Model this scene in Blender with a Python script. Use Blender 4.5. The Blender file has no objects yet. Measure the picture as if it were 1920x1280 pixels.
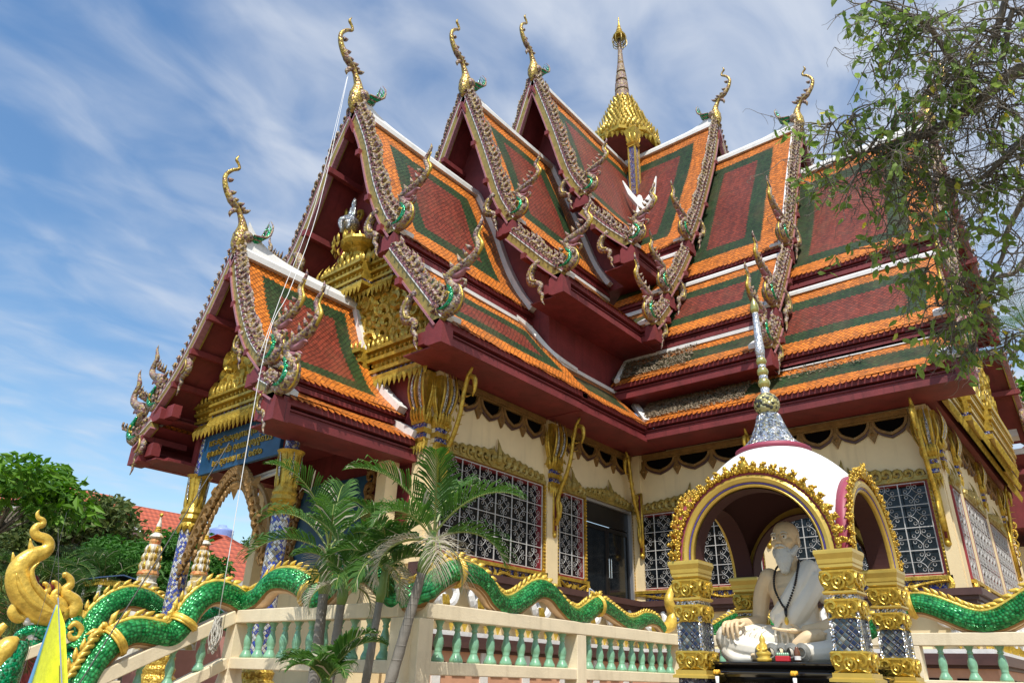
import bpy, bmesh, math, random
import numpy as np
from mathutils import Vector, Matrix
PI = math.pi
sc = bpy.context.scene
COL = sc.collection

# ---------------------------------------------------------------- camera
YAW, PIT, ROL, FPX = 0.703506929, 0.437174437, 0.0318065842, 1346.8
_f = Vector((math.cos(YAW)*math.cos(PIT), math.sin(YAW)*math.cos(PIT), math.sin(PIT)))
_r = _f.cross(Vector((0, 0, 1))).normalized(); _u = _r.cross(_f)
_c, _s = math.cos(ROL), math.sin(ROL)
_r, _u = (_c*_r + _s*_u), (-_s*_r + _c*_u)
EYE = Vector((0, 0, 1.6))
cam = bpy.data.cameras.new('camera'); camo = bpy.data.objects.new('camera', cam); COL.objects.link(camo)
cam.sensor_width = 36; cam.lens = FPX/1920*36; cam.clip_start = 0.05; cam.clip_end = 3000
camo.matrix_world = Matrix(((_r.x, _u.x, -_f.x, EYE.x), (_r.y, _u.y, -_f.y, EYE.y), (_r.z, _u.z, -_f.z, EYE.z), (0, 0, 0, 1)))
sc.camera = camo

def at(px, py, axis, v):
    """world point seen at pixel (px,py) of the 1920 photo lying on the plane axis=v"""
    d = _r*((px-960)/FPX) + _u*(-(py-640)/FPX) + _f
    i = 'XYZ'.index(axis)
    return EYE + d*((v-EYE[i])/d[i])

# ---------------------------------------------------------------- light, sky, exposure
SUN_EL, SUN_AZ = math.radians(58), math.radians(218)      # azimuth of the sun measured from +X toward +Y
sd = bpy.data.lights.new('sun', 'SUN'); sd.energy = 4.6; sd.angle = math.radians(0.5); sd.color = (1.0, 0.95, 0.87)
so = bpy.data.objects.new('sun', sd); COL.objects.link(so)
to_sun = Vector((math.cos(SUN_EL)*math.cos(SUN_AZ), math.cos(SUN_EL)*math.sin(SUN_AZ), math.sin(SUN_EL)))
so.rotation_euler = to_sun.to_track_quat('Z', 'Y').to_euler()
sc.view_settings.view_transform = 'Standard'; sc.view_settings.look = 'None'
sc.view_settings.exposure = 0.12; sc.view_settings.gamma = 1.0
try: sc.view_settings.use_curve_mapping = False
except Exception: pass
sc.cycles.max_bounces = 8; sc.cycles.transparent_max_bounces = 12
sc.cycles.sample_clamp_indirect = 6

W = bpy.data.worlds.new("World"); sc.world = W; W.use_nodes = True
nt = W.node_tree; N = nt.nodes; L = nt.links; N.clear()
def wn(t, **k):
    n = N.new(t)
    for a, b in k.items(): setattr(n, a, b)
    return n
out = wn('ShaderNodeOutputWorld'); bg = wn('ShaderNodeBackground'); bg.inputs[1].default_value = 0.135
sky = wn('ShaderNodeTexSky', sky_type='NISHITA'); sky.sun_disc = False
sky.sun_elevation = SUN_EL; sky.sun_rotation = math.radians(90) - SUN_AZ; sky.air_density = 1.3; sky.dust_density = 0.6; sky.ozone_density = 2.0
tc = wn('ShaderNodeTexCoord')
# clouds: project the view direction on a plane overhead, streaky noise
sx = wn('ShaderNodeSeparateXYZ'); L.new(tc.outputs['Generated'], sx.inputs[0])
zc = wn('ShaderNodeMath', operation='MAXIMUM'); L.new(sx.outputs['Z'], zc.inputs[0]); zc.inputs[1].default_value = 0.03
za = wn('ShaderNodeMath', operation='ADD'); L.new(zc.outputs[0], za.inputs[0]); za.inputs[1].default_value = 0.12
dv = wn('ShaderNodeVectorMath', operation='DIVIDE'); L.new(tc.outputs['Generated'], dv.inputs[0])
cb = wn('ShaderNodeCombineXYZ')
for i in range(3): L.new(za.outputs[0], cb.inputs[i])
L.new(cb.outputs[0], dv.inputs[1])
mp = wn('ShaderNodeMapping'); L.new(dv.outputs[0], mp.inputs[0])
mp.inputs['Rotation'].default_value = (0, 0, math.radians(-20)); mp.inputs['Scale'].default_value = (1.0, 1.55, 0.01)
n1 = wn('ShaderNodeTexNoise'); n1.inputs['Scale'].default_value = 4.6; n1.inputs['Detail'].default_value = 6; n1.inputs['Roughness'].default_value = 0.48; n1.inputs['Distortion'].default_value = 0.45
L.new(mp.outputs[0], n1.inputs['Vector'])
n2 = wn('ShaderNodeTexNoise'); n2.inputs['Scale'].default_value = 0.9; n2.inputs['Detail'].default_value = 4
mp2 = wn('ShaderNodeMapping'); L.new(dv.outputs[0], mp2.inputs[0]); mp2.inputs['Location'].default_value = (3.3, 1.1, 0)
L.new(mp2.outputs[0], n2.inputs['Vector'])
# more cloud towards the right of the picture (direction +X) than towards the left (+Y)
gx = wn('ShaderNodeVectorMath', operation='DOT_PRODUCT'); L.new(tc.outputs['Generated'], gx.inputs[0]); gx.inputs[1].default_value = (0.62, -0.62, 0.35)
a1 = wn('ShaderNodeMath', operation='MULTIPLY_ADD'); L.new(gx.outputs['Value'], a1.inputs[0]); a1.inputs[1].default_value = 0.42; L.new(n1.outputs['Fac'], a1.inputs[2])
a2 = wn('ShaderNodeMath', operation='MULTIPLY_ADD'); L.new(n2.outputs['Fac'], a2.inputs[0]); a2.inputs[1].default_value = 0.75; L.new(a1.outputs[0], a2.inputs[2])
rm = wn('ShaderNodeMapRange'); L.new(a2.outputs[0], rm.inputs[0]); rm.interpolation_type = 'SMOOTHSTEP'; rm.inputs[1].default_value = 0.58; rm.inputs[2].default_value = 1.45; rm.inputs[3].default_value = 0; rm.inputs[4].default_value = 0.95
hs = wn('ShaderNodeHueSaturation'); hs.inputs['Saturation'].default_value = 1.18; hs.inputs['Value'].default_value = 1.2; L.new(sky.outputs[0], hs.inputs['Color'])
mx = wn('ShaderNodeMix', data_type='RGBA'); L.new(rm.outputs[0], mx.inputs[0]); L.new(hs.outputs[0], mx.inputs[6]); mx.inputs[7].default_value = (5.1, 5.45, 6.05, 1)
L.new(mx.outputs[2], bg.inputs[0]); L.new(bg.outputs[0], out.inputs[0])

# ---------------------------------------------------------------- mesh builder
OFF = {}
class MB:
    def __init__(s): s.v = []; s.f = []; s.m = []; s.n = 0; s.uv = None; s.uv2 = None
    def add(s, V, F, m=0):
        b = s.n
        s.v.extend([tuple(p) for p in V]); s.n += len(V)
        for q in F: s.f.append([b+i for i in q]); s.m.append(m)
        return b
    def box(s, a, b, m=0):
        x0, y0, z0 = [min(a[i], b[i]) for i in range(3)]; x1, y1, z1 = [max(a[i], b[i]) for i in range(3)]
        s.add([(x0,y0,z0),(x1,y0,z0),(x1,y1,z0),(x0,y1,z0),(x0,y0,z1),(x1,y0,z1),(x1,y1,z1),(x0,y1,z1)],
              [(0,3,2,1),(4,5,6,7),(0,1,5,4),(1,2,6,5),(2,3,7,6),(3,0,4,7)], m)
    def bar(s, p, q, w, h, m=0, up=(0,0,1)):
        p = Vector(p); q = Vector(q); d = (q-p).normalized(); r = d.cross(Vector(up))
        if r.length < 1e-4: r = d.cross(Vector((0,1,0)))
        r.normalize(); u = r.cross(d)
        V = [c + r*(a*w/2) + u*(b*h/2) for c in (p, q) for a, b in ((-1,-1),(1,-1),(1,1),(-1,1))]
        s.add(V, [(3,2,1,0),(4,5,6,7),(0,1,5,4),(1,2,6,5),(2,3,7,6),(3,0,4,7)], m)
    def tube(s, P, R, n=8, m=0, flat=None, cap=True, up=None):
        P = [Vector(p) for p in P]; k = len(P)
        if not isinstance(R, (list, tuple)): R = [R]*k
        rings = []; u = Vector(up) if up else None
        for i in range(k):
            t = (P[min(i+1, k-1)] - P[max(i-1, 0)])
            if t.length < 1e-9: t = Vector((0,0,1))
            t.normalize()
            if u is None:
                u = t.orthogonal()
            u2 = u - t*u.dot(t)
            if u2.length < 1e-5: u2 = t.orthogonal()
            u = u2.normalized(); w = t.cross(u)
            fl = flat if flat else 1.0
            for j in range(n):
                a = 2*PI*j/n
                rings.append(P[i] + (u*math.cos(a) + w*(math.sin(a)*fl))*R[i])
        F = [(i*n+j, i*n+(j+1) % n, (i+1)*n+(j+1) % n, (i+1)*n+j) for i in range(k-1) for j in range(n)]
        if cap: F += [tuple(range(n-1, -1, -1)), tuple((k-1)*n+j for j in range(n))]
        s.add(rings, F, m)
    def lathe(s, prof, c=(0,0,0), n=16, m=0, sq=0, rot=0, cap=True):
        """prof list of (r,z); sq>0 makes it square plan"""
        V = []
        for r, z in prof:
            for j in range(n):
                a = 2*PI*j/n + rot
                if sq:
                    q = max(abs(math.cos(a)), abs(math.sin(a))); rr = r/q
                else: rr = r
                V.append((c[0]+rr*math.cos(a), c[1]+rr*math.sin(a), c[2]+z))
        k = len(prof)
        F = [(i*n+j, i*n+(j+1) % n, (i+1)*n+(j+1) % n, (i+1)*n+j) for i in range(k-1) for j in range(n)]
        if cap: F += [tuple(range(n-1, -1, -1)), tuple((k-1)*n+j for j in range(n))]
        s.add(V, F, m)
    def sqlathe(s, prof, c=(0,0,0), m=0, rx=1.0, ry=1.0):
        V = []
        for r, z in prof:
            for a, b in ((-1,-1),(1,-1),(1,1),(-1,1)): V.append((c[0]+a*r*rx, c[1]+b*r*ry, c[2]+z))
        k = len(prof)
        F = [(i*4+j, i*4+(j+1) % 4, (i+1)*4+(j+1) % 4, (i+1)*4+j) for i in range(k-1) for j in range(4)]
        F += [(3,2,1,0), tuple((k-1)*4+j for j in range(4))]
        s.add(V, F, m)
    def ball(s, c, r, n=10, k=6, m=0, sc3=(1,1,1)):
        V = []; 
        for i in range(k+1):
            t = PI*i/k
            for j in range(n):
                a = 2*PI*j/n
                V.append((c[0]+r*sc3[0]*math.sin(t)*math.cos(a), c[1]+r*sc3[1]*math.sin(t)*math.sin(a), c[2]+r*sc3[2]*math.cos(t)))
        F = [(i*n+j, (i+1)*n+j, (i+1)*n+(j+1) % n, i*n+(j+1) % n) for i in range(k) for j in range(n)]
        s.add(V, F, m)
    def prism(s, poly, fn, a, b, m=0):
        """poly: 2-D points; fn(u,v,d)->xyz ; extruded from d=a to d=b"""
        n = len(poly)
        V = [fn(u, v, a) for u, v in poly] + [fn(u, v, b) for u, v in poly]
        s.add(V, [tuple(range(n)), tuple(range(2*n-1, n-1, -1))] + [(i, i+n, (i+1) % n+n, (i+1) % n) for i in range(n)], m)
    def build(s, name, mats, parent=None, smooth=False, loc=None, bevel=0, fix=True):
        me = bpy.data.meshes.new(name)
        if not isinstance(mats, (list, tuple)): mats = [mats]
        o = Vector(loc) if loc is not None else (OFF[parent.name] if parent is not None else Vector((0,0,0)))
        V = np.array(s.v, dtype=np.float64).reshape(-1, 3) - np.array(o)
        me.from_pydata(V.tolist(), [], s.f)
        for mt in mats: me.materials.append(mt)
        if len(mats) > 1: me.polygons.foreach_set('material_index', s.m)
        if smooth: me.polygons.foreach_set('use_smooth', [True]*len(s.f))
        if s.uv is not None:
            for nm, dat in (('m', s.uv), ('n', s.uv2)):
                if dat is None: continue
                l = me.uv_layers.new(name=nm)
                arr = np.zeros((len(me.loops), 2)); vi = np.zeros(len(me.loops), dtype=np.int32); me.loops.foreach_get('vertex_index', vi)
                d = np.array(dat); arr = d[vi]; l.data.foreach_set('uv', arr.astype(np.float32).ravel())
        me.update()
        if fix:
            bm = bmesh.new(); bm.from_mesh(me); bmesh.ops.recalc_face_normals(bm, faces=bm.faces); bm.to_mesh(me); bm.free()
        ob = bpy.data.objects.new(name, me); COL.objects.link(ob)
        if parent is not None:
            ob.parent = parent
            ob.location = o - OFF[parent.name]
            OFF[ob.name] = Vector(o)
        else:
            ob.location = o; OFF[ob.name] = Vector(o)
        if bevel:
            b = ob.modifiers.new('bevel', 'BEVEL'); b.width = bevel; b.segments = 2; b.limit_method = 'ANGLE'
        if smooth: pass
        return ob

def thing(name, loc, label, cat, group=None):
    o = bpy.data.objects.new(name, None); COL.objects.link(o); o.location = loc; OFF[o.name] = Vector(loc)
    o.empty_display_size = 0.3
    tag(o, label, cat, group); return o
def tag(o, label=None, cat=None, group=None, kind=None):
    if label: o['label'] = label
    if cat: o['category'] = cat
    if group: o['group'] = group
    if kind: o['kind'] = kind
    return o
def copy_tree(src, loc, parent=None, label=None, top=True):
    c = src.copy(); COL.objects.link(c)
    if top: c.location = loc
    if parent is not None: c.parent = parent
    OFF[c.name] = Vector(loc)
    if label and top: c['label'] = label
    for ch in list(src.children): copy_tree(ch, loc, c, None, False)
    return c
def crv(P, n):
    """Catmull-Rom through points, n samples"""
    P = [Vector(p) if len(p) == 3 else Vector((p[0], p[1], 0)) for p in P]
    Q = [P[0]*2-P[1]] + P + [P[-1]*2-P[-2]]; outp = []
    k = len(P)-1
    for i in range(n):
        t = i/(n-1)*k; a = min(int(t), k-1); u = t-a
        p0, p1, p2, p3 = Q[a:a+4]
        outp.append(0.5*((2*p1)+(p2-p0)*u+(2*p0-5*p1+4*p2-p3)*u*u+(3*p1-p0-3*p2+p3)*u*u*u))
    return outp
def lerp_list(R, n):
    x = np.linspace(0, len(R)-1, n); return [float(v) for v in np.interp(x, np.arange(len(R)), R)]

# ---------------------------------------------------------------- materials
MT = {}
def mat(name, col, rough=0.6, metal=0.0, bump=0.0, bscale=20, var=0.0, vscale=3, spec=0.5, coat=0, stain=0.0):
    if name in MT: return MT[name]
    m = bpy.data.materials.new(name); m.use_nodes = True; t = m.node_tree; b = t.nodes['Principled BSDF']
    b.inputs['Roughness'].default_value = rough; b.inputs['Metallic'].default_value = metal
    b.inputs['Base Color'].default_value = (*col, 1); b.inputs['Specular IOR Level'].default_value = spec
    if coat: b.inputs['Coat Weight'].default_value = coat
    c = t.nodes.new('ShaderNodeTexCoord')
    if var or stain:
        n = t.nodes.new('ShaderNodeTexNoise'); n.inputs['Scale'].default_value = vscale; n.inputs['Detail'].default_value = 6; n.inputs['Roughness'].default_value = 0.65
        t.links.new(c.outputs['Object'], n.inputs['Vector'])
        r = t.nodes.new('ShaderNodeMapRange'); t.links.new(n.outputs['Fac'], r.inputs[0]); r.inputs[1].default_value = 0.3; r.inputs[2].default_value = 0.7
        r.inputs[3].default_value = 1-var; r.inputs[4].default_value = 1+var*0.6
        hv = t.nodes.new('ShaderNodeHueSaturation'); hv.inputs['Color'].default_value = (*col, 1); t.links.new(r.outputs[0], hv.inputs['Value'])
        last = hv.outputs[0]
        if stain:
            mp = t.nodes.new('ShaderNodeMapping'); mp.inputs['Scale'].default_value = (2.5, 2.5, 0.25); t.links.new(c.outputs['Object'], mp.inputs[0])
            n3 = t.nodes.new('ShaderNodeTexNoise'); n3.inputs['Scale'].default_value = 2.2; n3.inputs['Detail'].default_value = 7; t.links.new(mp.outputs[0], n3.inputs['Vector'])
            r3 = t.nodes.new('ShaderNodeMapRange'); t.links.new(n3.outputs['Fac'], r3.inputs[0]); r3.inputs[1].default_value = 0.55; r3.inputs[2].default_value = 0.75; r3.inputs[3].default_value = 0; r3.inputs[4].default_value = stain
            mx = t.nodes.new('ShaderNodeMix'); mx.data_type = 'RGBA'; t.links.new(r3.outputs[0], mx.inputs[0]); t.links.new(last, mx.inputs[6]); mx.inputs[7].default_value = (col[0]*.45, col[1]*.42, col[2]*.36, 1)
            last = mx.outputs[2]
        t.links.new(last, b.inputs['Base Color'])
    if bump:
        n = t.nodes.new('ShaderNodeTexNoise'); n.inputs['Scale'].default_value = bscale; n.inputs['Detail'].default_value = 4
        t.links.new(c.outputs['Object'], n.inputs['Vector'])
        bp = t.nodes.new('ShaderNodeBump'); bp.inputs['Strength'].default_value = bump; bp.inputs['Distance'].default_value = 0.02
        t.links.new(n.outputs['Fac'], bp.inputs['Height']); t.links.new(bp.outputs[0], b.inputs['Normal'])
    MT[name] = m; return m

def joints(m, gap=2.35):
    t = m.node_tree; b = t.nodes['Principled BSDF']; src = b.inputs['Base Color'].links[0].from_socket
    g = t.nodes.new('ShaderNodeNewGeometry'); s = t.nodes.new('ShaderNodeSeparateXYZ'); t.links.new(g.outputs['Position'], s.inputs[0])
    a = M2(t, 'FRACT', M2(t, 'DIVIDE', M2(t, 'ADD', s.outputs[0], s.outputs[1]), gap)); ln = M2(t, 'MULTIPLY', M2(t, 'LESS_THAN', a, .006), .6)
    mx = t.nodes.new('ShaderNodeMix'); mx.data_type = 'RGBA'; t.links.new(ln, mx.inputs[0]); t.links.new(src, mx.inputs[6]); mx.inputs[7].default_value = (.03, .01, .01, 1); t.links.new(mx.outputs[2], b.inputs['Base Color'])
def ramp_const(t, fac, stops, interp='CONSTANT'):
    r = t.nodes.new('ShaderNodeValToRGB'); r.color_ramp.interpolation = interp
    e = r.color_ramp.elements
    while len(e) < len(stops): e.new(0.5)
    for i, (p, c) in enumerate(stops): e[i].position = p; e[i].color = (*c, 1)
    t.links.new(fac, r.inputs[0]); return r
def M2(t, op, a, b=None, c=None):
    n = t.nodes.new('ShaderNodeMath'); n.operation = op
    for i, x in enumerate((a, b, c)):
        if x is None: continue
        if isinstance(x, (int, float)): n.inputs[i].default_value = x
        else: t.links.new(x, n.inputs[i])
    return n.outputs[0]

def mosaic(name, cols, scale=30, rough=0.25, metal=0.3, bump=0.6, vec='Object'):
    """small glass / ceramic chips: voronoi cells of a few colours"""
    m = bpy.data.materials.new(name); m.use_nodes = True; t = m.node_tree; b = t.nodes['Principled BSDF']
    c = t.nodes.new('ShaderNodeTexCoord'); v = t.nodes.new('ShaderNodeTexVoronoi'); v.inputs['Scale'].default_value = scale
    t.links.new(c.outputs[vec], v.inputs['Vector'])
    sp = t.nodes.new('ShaderNodeSeparateColor'); t.links.new(v.outputs['Color'], sp.inputs[0])
    n = len(cols); r = ramp_const(t, sp.outputs[0], [(i/n, cols[i]) for i in range(n)])
    t.links.new(r.outputs[0], b.inputs['Base Color'])
    b.inputs['Roughness'].default_value = rough; b.inputs['Metallic'].default_value = metal
    bp = t.nodes.new('ShaderNodeBump'); bp.inputs['Strength'].default_value = bump; bp.inputs['Distance'].default_value = 0.02; bp.invert = True
    t.links.new(v.outputs['Distance'], bp.inputs['Height'])
    t.links.new(bp.outputs[0], b.inputs['Normal'])
    MT[name] = m; return m

ORANGE, GREEN, RED = (0.66, 0.19, 0.02), (0.021, 0.052, 0.013), (0.21, 0.036, 0.018)
def tile_mat(name, a, b_, dirt=0.0, T=0.12):
    m = bpy.data.materials.new(name); m.use_nodes = True; t = m.node_tree; b = t.nodes['Principled BSDF']
    u1 = t.nodes.new('ShaderNodeUVMap'); u1.uv_map = 'm'; u2 = t.nodes.new('ShaderNodeUVMap'); u2.uv_map = 'n'
    s1 = t.nodes.new('ShaderNodeSeparateXYZ'); s2 = t.nodes.new('ShaderNodeSeparateXYZ')
    t.links.new(u1.outputs[0], s1.inputs[0]); t.links.new(u2.outputs[0], s2.inputs[0])
    U, V = s1.outputs[0], s1.outputs[1]
    wob = t.nodes.new('ShaderNodeTexNoise'); wob.inputs['Scale'].default_value = 1.6; wob.inputs['Detail'].default_value = 3; t.links.new(u1.outputs[0], wob.inputs['Vector'])
    U = M2(t, 'ADD', U, M2(t, 'MULTIPLY', M2(t, 'SUBTRACT', wob.outputs['Fac'], .5), .09)); V = M2(t, 'ADD', V, M2(t, 'MULTIPLY', M2(t, 'SUBTRACT', wob.outputs['Fac'], .5), .14))
    stm = t.nodes.new('ShaderNodeMapping'); stm.inputs['Scale'].default_value = (5.0, .55, 1); t.links.new(u1.outputs[0], stm.inputs[0])
    stn = t.nodes.new('ShaderNodeTexNoise'); stn.inputs['Scale'].default_value = 1.0; stn.inputs['Detail'].default_value = 6; t.links.new(stm.outputs[0], stn.inputs['Vector'])
    streak = M2(t, 'MULTIPLY_ADD', stn.outputs['Fac'], 1.0, .5)
    up = M2(t, 'DIVIDE', U, T); vp = M2(t, 'DIVIDE', V, T*1.15)
    pa = M2(t, 'ADD', up, vp); pb = M2(t, 'SUBTRACT', up, vp)
    p = M2(t, 'FRACT', pa); q = M2(t, 'FRACT', pb)
    # colour zone
    d = M2(t, 'MINIMUM', M2(t, 'MINIMUM', U, s2.outputs[0]), M2(t, 'MINIMUM', V, s2.outputs[1]))
    ctr = M2(t, 'MULTIPLY', M2(t, 'SUBTRACT', M2(t, 'PINGPONG', pa, 0.5), 0.25), T)
    d = M2(t, 'ADD', d, ctr)
    r = ramp_const(t, M2(t, 'DIVIDE', d, 4.0), [(0, ORANGE), (a/4.0, GREEN), (b_/4.0, RED)])
    # per tile variation
    fl = t.nodes.new('ShaderNodeCombineXYZ'); t.links.new(M2(t, 'FLOOR', pa), fl.inputs[0]); t.links.new(M2(t, 'FLOOR', pb), fl.inputs[1])
    wn_ = t.nodes.new('ShaderNodeTexWhiteNoise'); wn_.noise_dimensions = '2D'; t.links.new(fl.outputs[0], wn_.inputs[0])
    vv = M2(t, 'MULTIPLY_ADD', wn_.outputs['Value'], 0.62, 0.66)
    # dark joint
    e = M2(t, 'MINIMUM', p, M2(t, 'SUBTRACT', 1.0, q))
    j = t.nodes.new('ShaderNodeMapRange'); t.links.new(e, j.inputs[0]); j.inputs[1].default_value = 0.04; j.inputs[2].default_value = 0.26; j.inputs[3].default_value = 0.12; j.inputs[4].default_value = 1
    val = M2(t, 'MULTIPLY', M2(t, 'MULTIPLY', vv, streak), j.outputs[0])
    hv = t.nodes.new('ShaderNodeHueSaturation'); t.links.new(r.outputs[0], hv.inputs['Color']); t.links.new(val, hv.inputs['Value'])
    last = hv.outputs[0]
    c = t.nodes.new('ShaderNodeTexCoord')
    n = t.nodes.new('ShaderNodeTexNoise'); n.inputs['Scale'].default_value = 0.9; n.inputs['Detail'].default_value = 7; t.links.new(c.outputs['Object'], n.inputs['Vector'])
    rr = t.nodes.new('ShaderNodeMapRange'); t.links.new(n.outputs['Fac'], rr.inputs[0]); rr.inputs[1].default_value = 0.5 - dirt*0.3; rr.inputs[2].default_value = 0.82 - dirt*0.3; rr.inputs[3].default_value = 0; rr.inputs[4].default_value = 0.5 + dirt*0.4; n.inputs['Roughness'].default_value = 0.7
    mx = t.nodes.new('ShaderNodeMix'); mx.data_type = 'RGBA'; t.links.new(rr.outputs[0], mx.inputs[0]); t.links.new(last, mx.inputs[6]); mx.inputs[7].default_value = (0.13, 0.075, 0.035, 1)
    t.links.new(mx.outputs[2], b.inputs['Base Color'])
    b.inputs['Roughness'].default_value = 0.5; b.inputs['Specular IOR Level'].default_value = 0.35
    h = M2(t, 'ADD', M2(t, 'MULTIPLY', p, 0.5), M2(t, 'MULTIPLY', M2(t, 'SUBTRACT', 1.0, q), 0.5))
    bp = t.nodes.new('ShaderNodeBump'); bp.inputs['Strength'].default_value = 0.9; bp.inputs['Distance'].default_value = 0.03; bp.invert = True
    t.links.new(h, bp.inputs['Height']); t.links.new(bp.outputs[0], b.inputs['Normal'])
    MT[name] = m; return m

mat('maroon', (0.195, 0.028, 0.030), 0.6, var=0.35, vscale=1.7, bump=0.2, bscale=30, stain=0.6)
joints(MT['maroon'])
mat('white', (0.78, 0.77, 0.74), 0.5, var=0.12, vscale=2, bump=0.2, bscale=15, stain=0.3)
mat('cream', (0.84, 0.67, 0.39), 0.7, var=0.10, vscale=0.9, bump=0.12, bscale=40, stain=0.22)
mat('rail_cream', (0.80, 0.68, 0.47), 0.6, var=0.12, vscale=2.5, bump=0.15, bscale=40, stain=0.32)
mat('gold', (0.60, 0.39, 0.055), 0.36, 0.6, var=0.45, vscale=9, bump=0.7, bscale=28)
mat('bright_gold', (0.56, 0.38, 0.055), 0.34, 0.5, var=0.45, vscale=9, bump=0.4, bscale=25)
mat('old_gold', (0.38, 0.28, 0.07), 0.42, 0.35, var=0.35, vscale=6, bump=0.5, bscale=25)
mat('brown_gold', (0.27, 0.15, 0.045), 0.5, 0.3, var=0.35, vscale=6, bump=0.6, bscale=25)
mat('pink', (0.36, 0.15, 0.17), 0.4, var=0.3, vscale=15, bump=0.3)
mat('purple', (0.10, 0.07, 0.3), 0.25, 0.2, var=0.3, vscale=20, bump=0.3)
mat('mint', (0.22, 0.46, 0.29), 0.3, var=0.3, vscale=6, coat=0.3, stain=.4)
mat('brown', (0.085, 0.04, 0.035), 0.5, var=0.2)
mat('salmon', (0.62, 0.33, 0.2), 0.7, var=0.15)
mat('glass', (0.010, 0.013, 0.016), 0.12, var=0.0, spec=0.35)
mat('black', (0.012, 0.011, 0.011), 0.4, spec=0.4)
mat('shade_black', (0.006, 0.005, 0.005), 0.95, spec=0.0)  # matt black that carries the shade of openings and the inside as colour
mat('iron', (0.5, 0.49, 0.47), 0.5, bump=0.1)
mat('red_frame', (0.28, 0.035, 0.045), 0.5)
mat('aluminium', (0.5, 0.5, 0.52), 0.35, 0.7)
mat('steel', (0.6, 0.6, 0.6), 0.25, 0.9)
mosaic('mosaic_pink', [(0.22, 0.10, 0.10), (0.34, 0.24, 0.09), (0.38, 0.31, 0.26), (0.10, 0.045, 0.045), (0.30, 0.15, 0.14), (0.36, 0.27, 0.09), (0.13, 0.09, 0.10), (.26, .2, .15), (.34, .27, .2), (.34, .23, .07)], 22, 0.5, 0.05, 0.9)
mosaic('mosaic_green', [(0.0, 0.22, 0.07), (0.0, 0.32, 0.12), (0.03, 0.12, 0.05), (0.1, 0.4, 0.2)], 30, 0.15, 0.5)
mosaic('mosaic_silver', [(0.55, 0.57, 0.62), (0.3, 0.34, 0.42), (0.8, 0.8, 0.8), (0.15, 0.18, 0.22), (0.6, 0.55, 0.4)], 55, 0.12, 0.8, 0.8)
mosaic('mosaic_blue', [(0.03, 0.05, 0.3), (0.5, 0.5, 0.5), (0.05, 0.08, 0.4), (0.35, 0.2, 0.04), (0.02, 0.03, 0.15)], 40, 0.15, 0.4, 0.6)
mosaic('scroll_gold', [(0.62, 0.42, 0.07), (0.5, 0.33, 0.05), (0.72, 0.5, 0.1), (0.4, 0.24, 0.04)], 26, 0.33, 0.5, 0.8)

def diamond_mat(name, cA, cB, cC, S=0.075, metal=0.2, rough=0.15):
    """diagonal ceramic diamonds; uses uv m (metres)"""
    m = bpy.data.materials.new(name); m.use_nodes = True; t = m.node_tree; b = t.nodes['Principled BSDF']
    u1 = t.nodes.new('ShaderNodeUVMap'); u1.uv_map = 'm'; s1 = t.nodes.new('ShaderNodeSeparateXYZ'); t.links.new(u1.outputs[0], s1.inputs[0])
    u = M2(t, 'DIVIDE', s1.outputs[0], S); v = M2(t, 'DIVIDE', s1.outputs[1], S)
    a = M2(t, 'ADD', u, v); c = M2(t, 'SUBTRACT', u, v)
    pa = M2(t, 'PINGPONG', a, 0.5); pc = M2(t, 'PINGPONG', c, 0.5)   # 0 at joints
    mn = M2(t, 'MINIMUM', pa, pc)
    par = M2(t, 'MODULO', M2(t, 'ADD', M2(t, 'FLOOR', a), 100.0), 2.0)
    par2 = M2(t, 'MODULO', M2(t, 'ADD', M2(t, 'FLOOR', c), 100.0), 2.0)
    blue = M2(t, 'MULTIPLY', par, par2)
    mid = M2(t, 'GREATER_THAN', M2(t, 'MINIMUM', pa, pc), 0.33)
    fl = t.nodes.new('ShaderNodeCombineXYZ'); t.links.new(M2(t, 'FLOOR', a), fl.inputs[0]); t.links.new(M2(t, 'FLOOR', c), fl.inputs[1])
    w = t.nodes.new('ShaderNodeTexWhiteNoise'); w.noise_dimensions = '2D'; t.links.new(fl.outputs[0], w.inputs[0])
    base = ramp_const(t, w.outputs['Value'], [(0, cA), (0.42, cB), (0.72, cA), (0.86, cC)])
    mx = t.nodes.new('ShaderNodeMix'); mx.data_type = 'RGBA'; t.links.new(par, mx.inputs[0]); t.links.new(base.outputs[0], mx.inputs[6])
    base2 = ramp_const(t, w.outputs['Value'], [(0, cB), (0.5, cC), (0.62, cA)]); t.links.new(base2.outputs[0], mx.inputs[7])
    mm = t.nodes.new('ShaderNodeMix'); mm.data_type = 'RGBA'; t.links.new(M2(t, 'MULTIPLY', mid, M2(t, 'GREATER_THAN', w.outputs['Value'], 0.55)), mm.inputs[0]); t.links.new(mx.outputs[2], mm.inputs[6]); mm.inputs[7].default_value = (*cC, 1)
    jt = t.nodes.new('ShaderNodeMix'); jt.data_type = 'RGBA'; t.links.new(M2(t, 'LESS_THAN', mn, 0.07), jt.inputs[0]); t.links.new(mm.outputs[2], jt.inputs[6]); jt.inputs[7].default_value = (0.16, 0.14, 0.1, 1)
    t.links.new(jt.outputs[2], b.inputs['Base Color']); b.inputs['Metallic'].default_value = metal; b.inputs['Roughness'].default_value = rough
    # each chip is tilted a little
    nm = t.nodes.new('ShaderNodeBump'); nm.inputs['Strength'].default_value = 0.7; nm.inputs['Distance'].default_value = 0.02
    t.links.new(M2(t, 'ADD', M2(t, 'MINIMUM', mn, 0.15), M2(t, 'MULTIPLY', w.outputs['Value'], M2(t, 'MULTIPLY', pa, 0.8))), nm.inputs['Height']); t.links.new(nm.outputs[0], b.inputs['Normal'])
    MT[name] = m; return m
diamond_mat('blue_diamond', (0.03, 0.07, 0.42), (0.6, 0.6, 0.6), (0.33, 0.28, 0.18))
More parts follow.
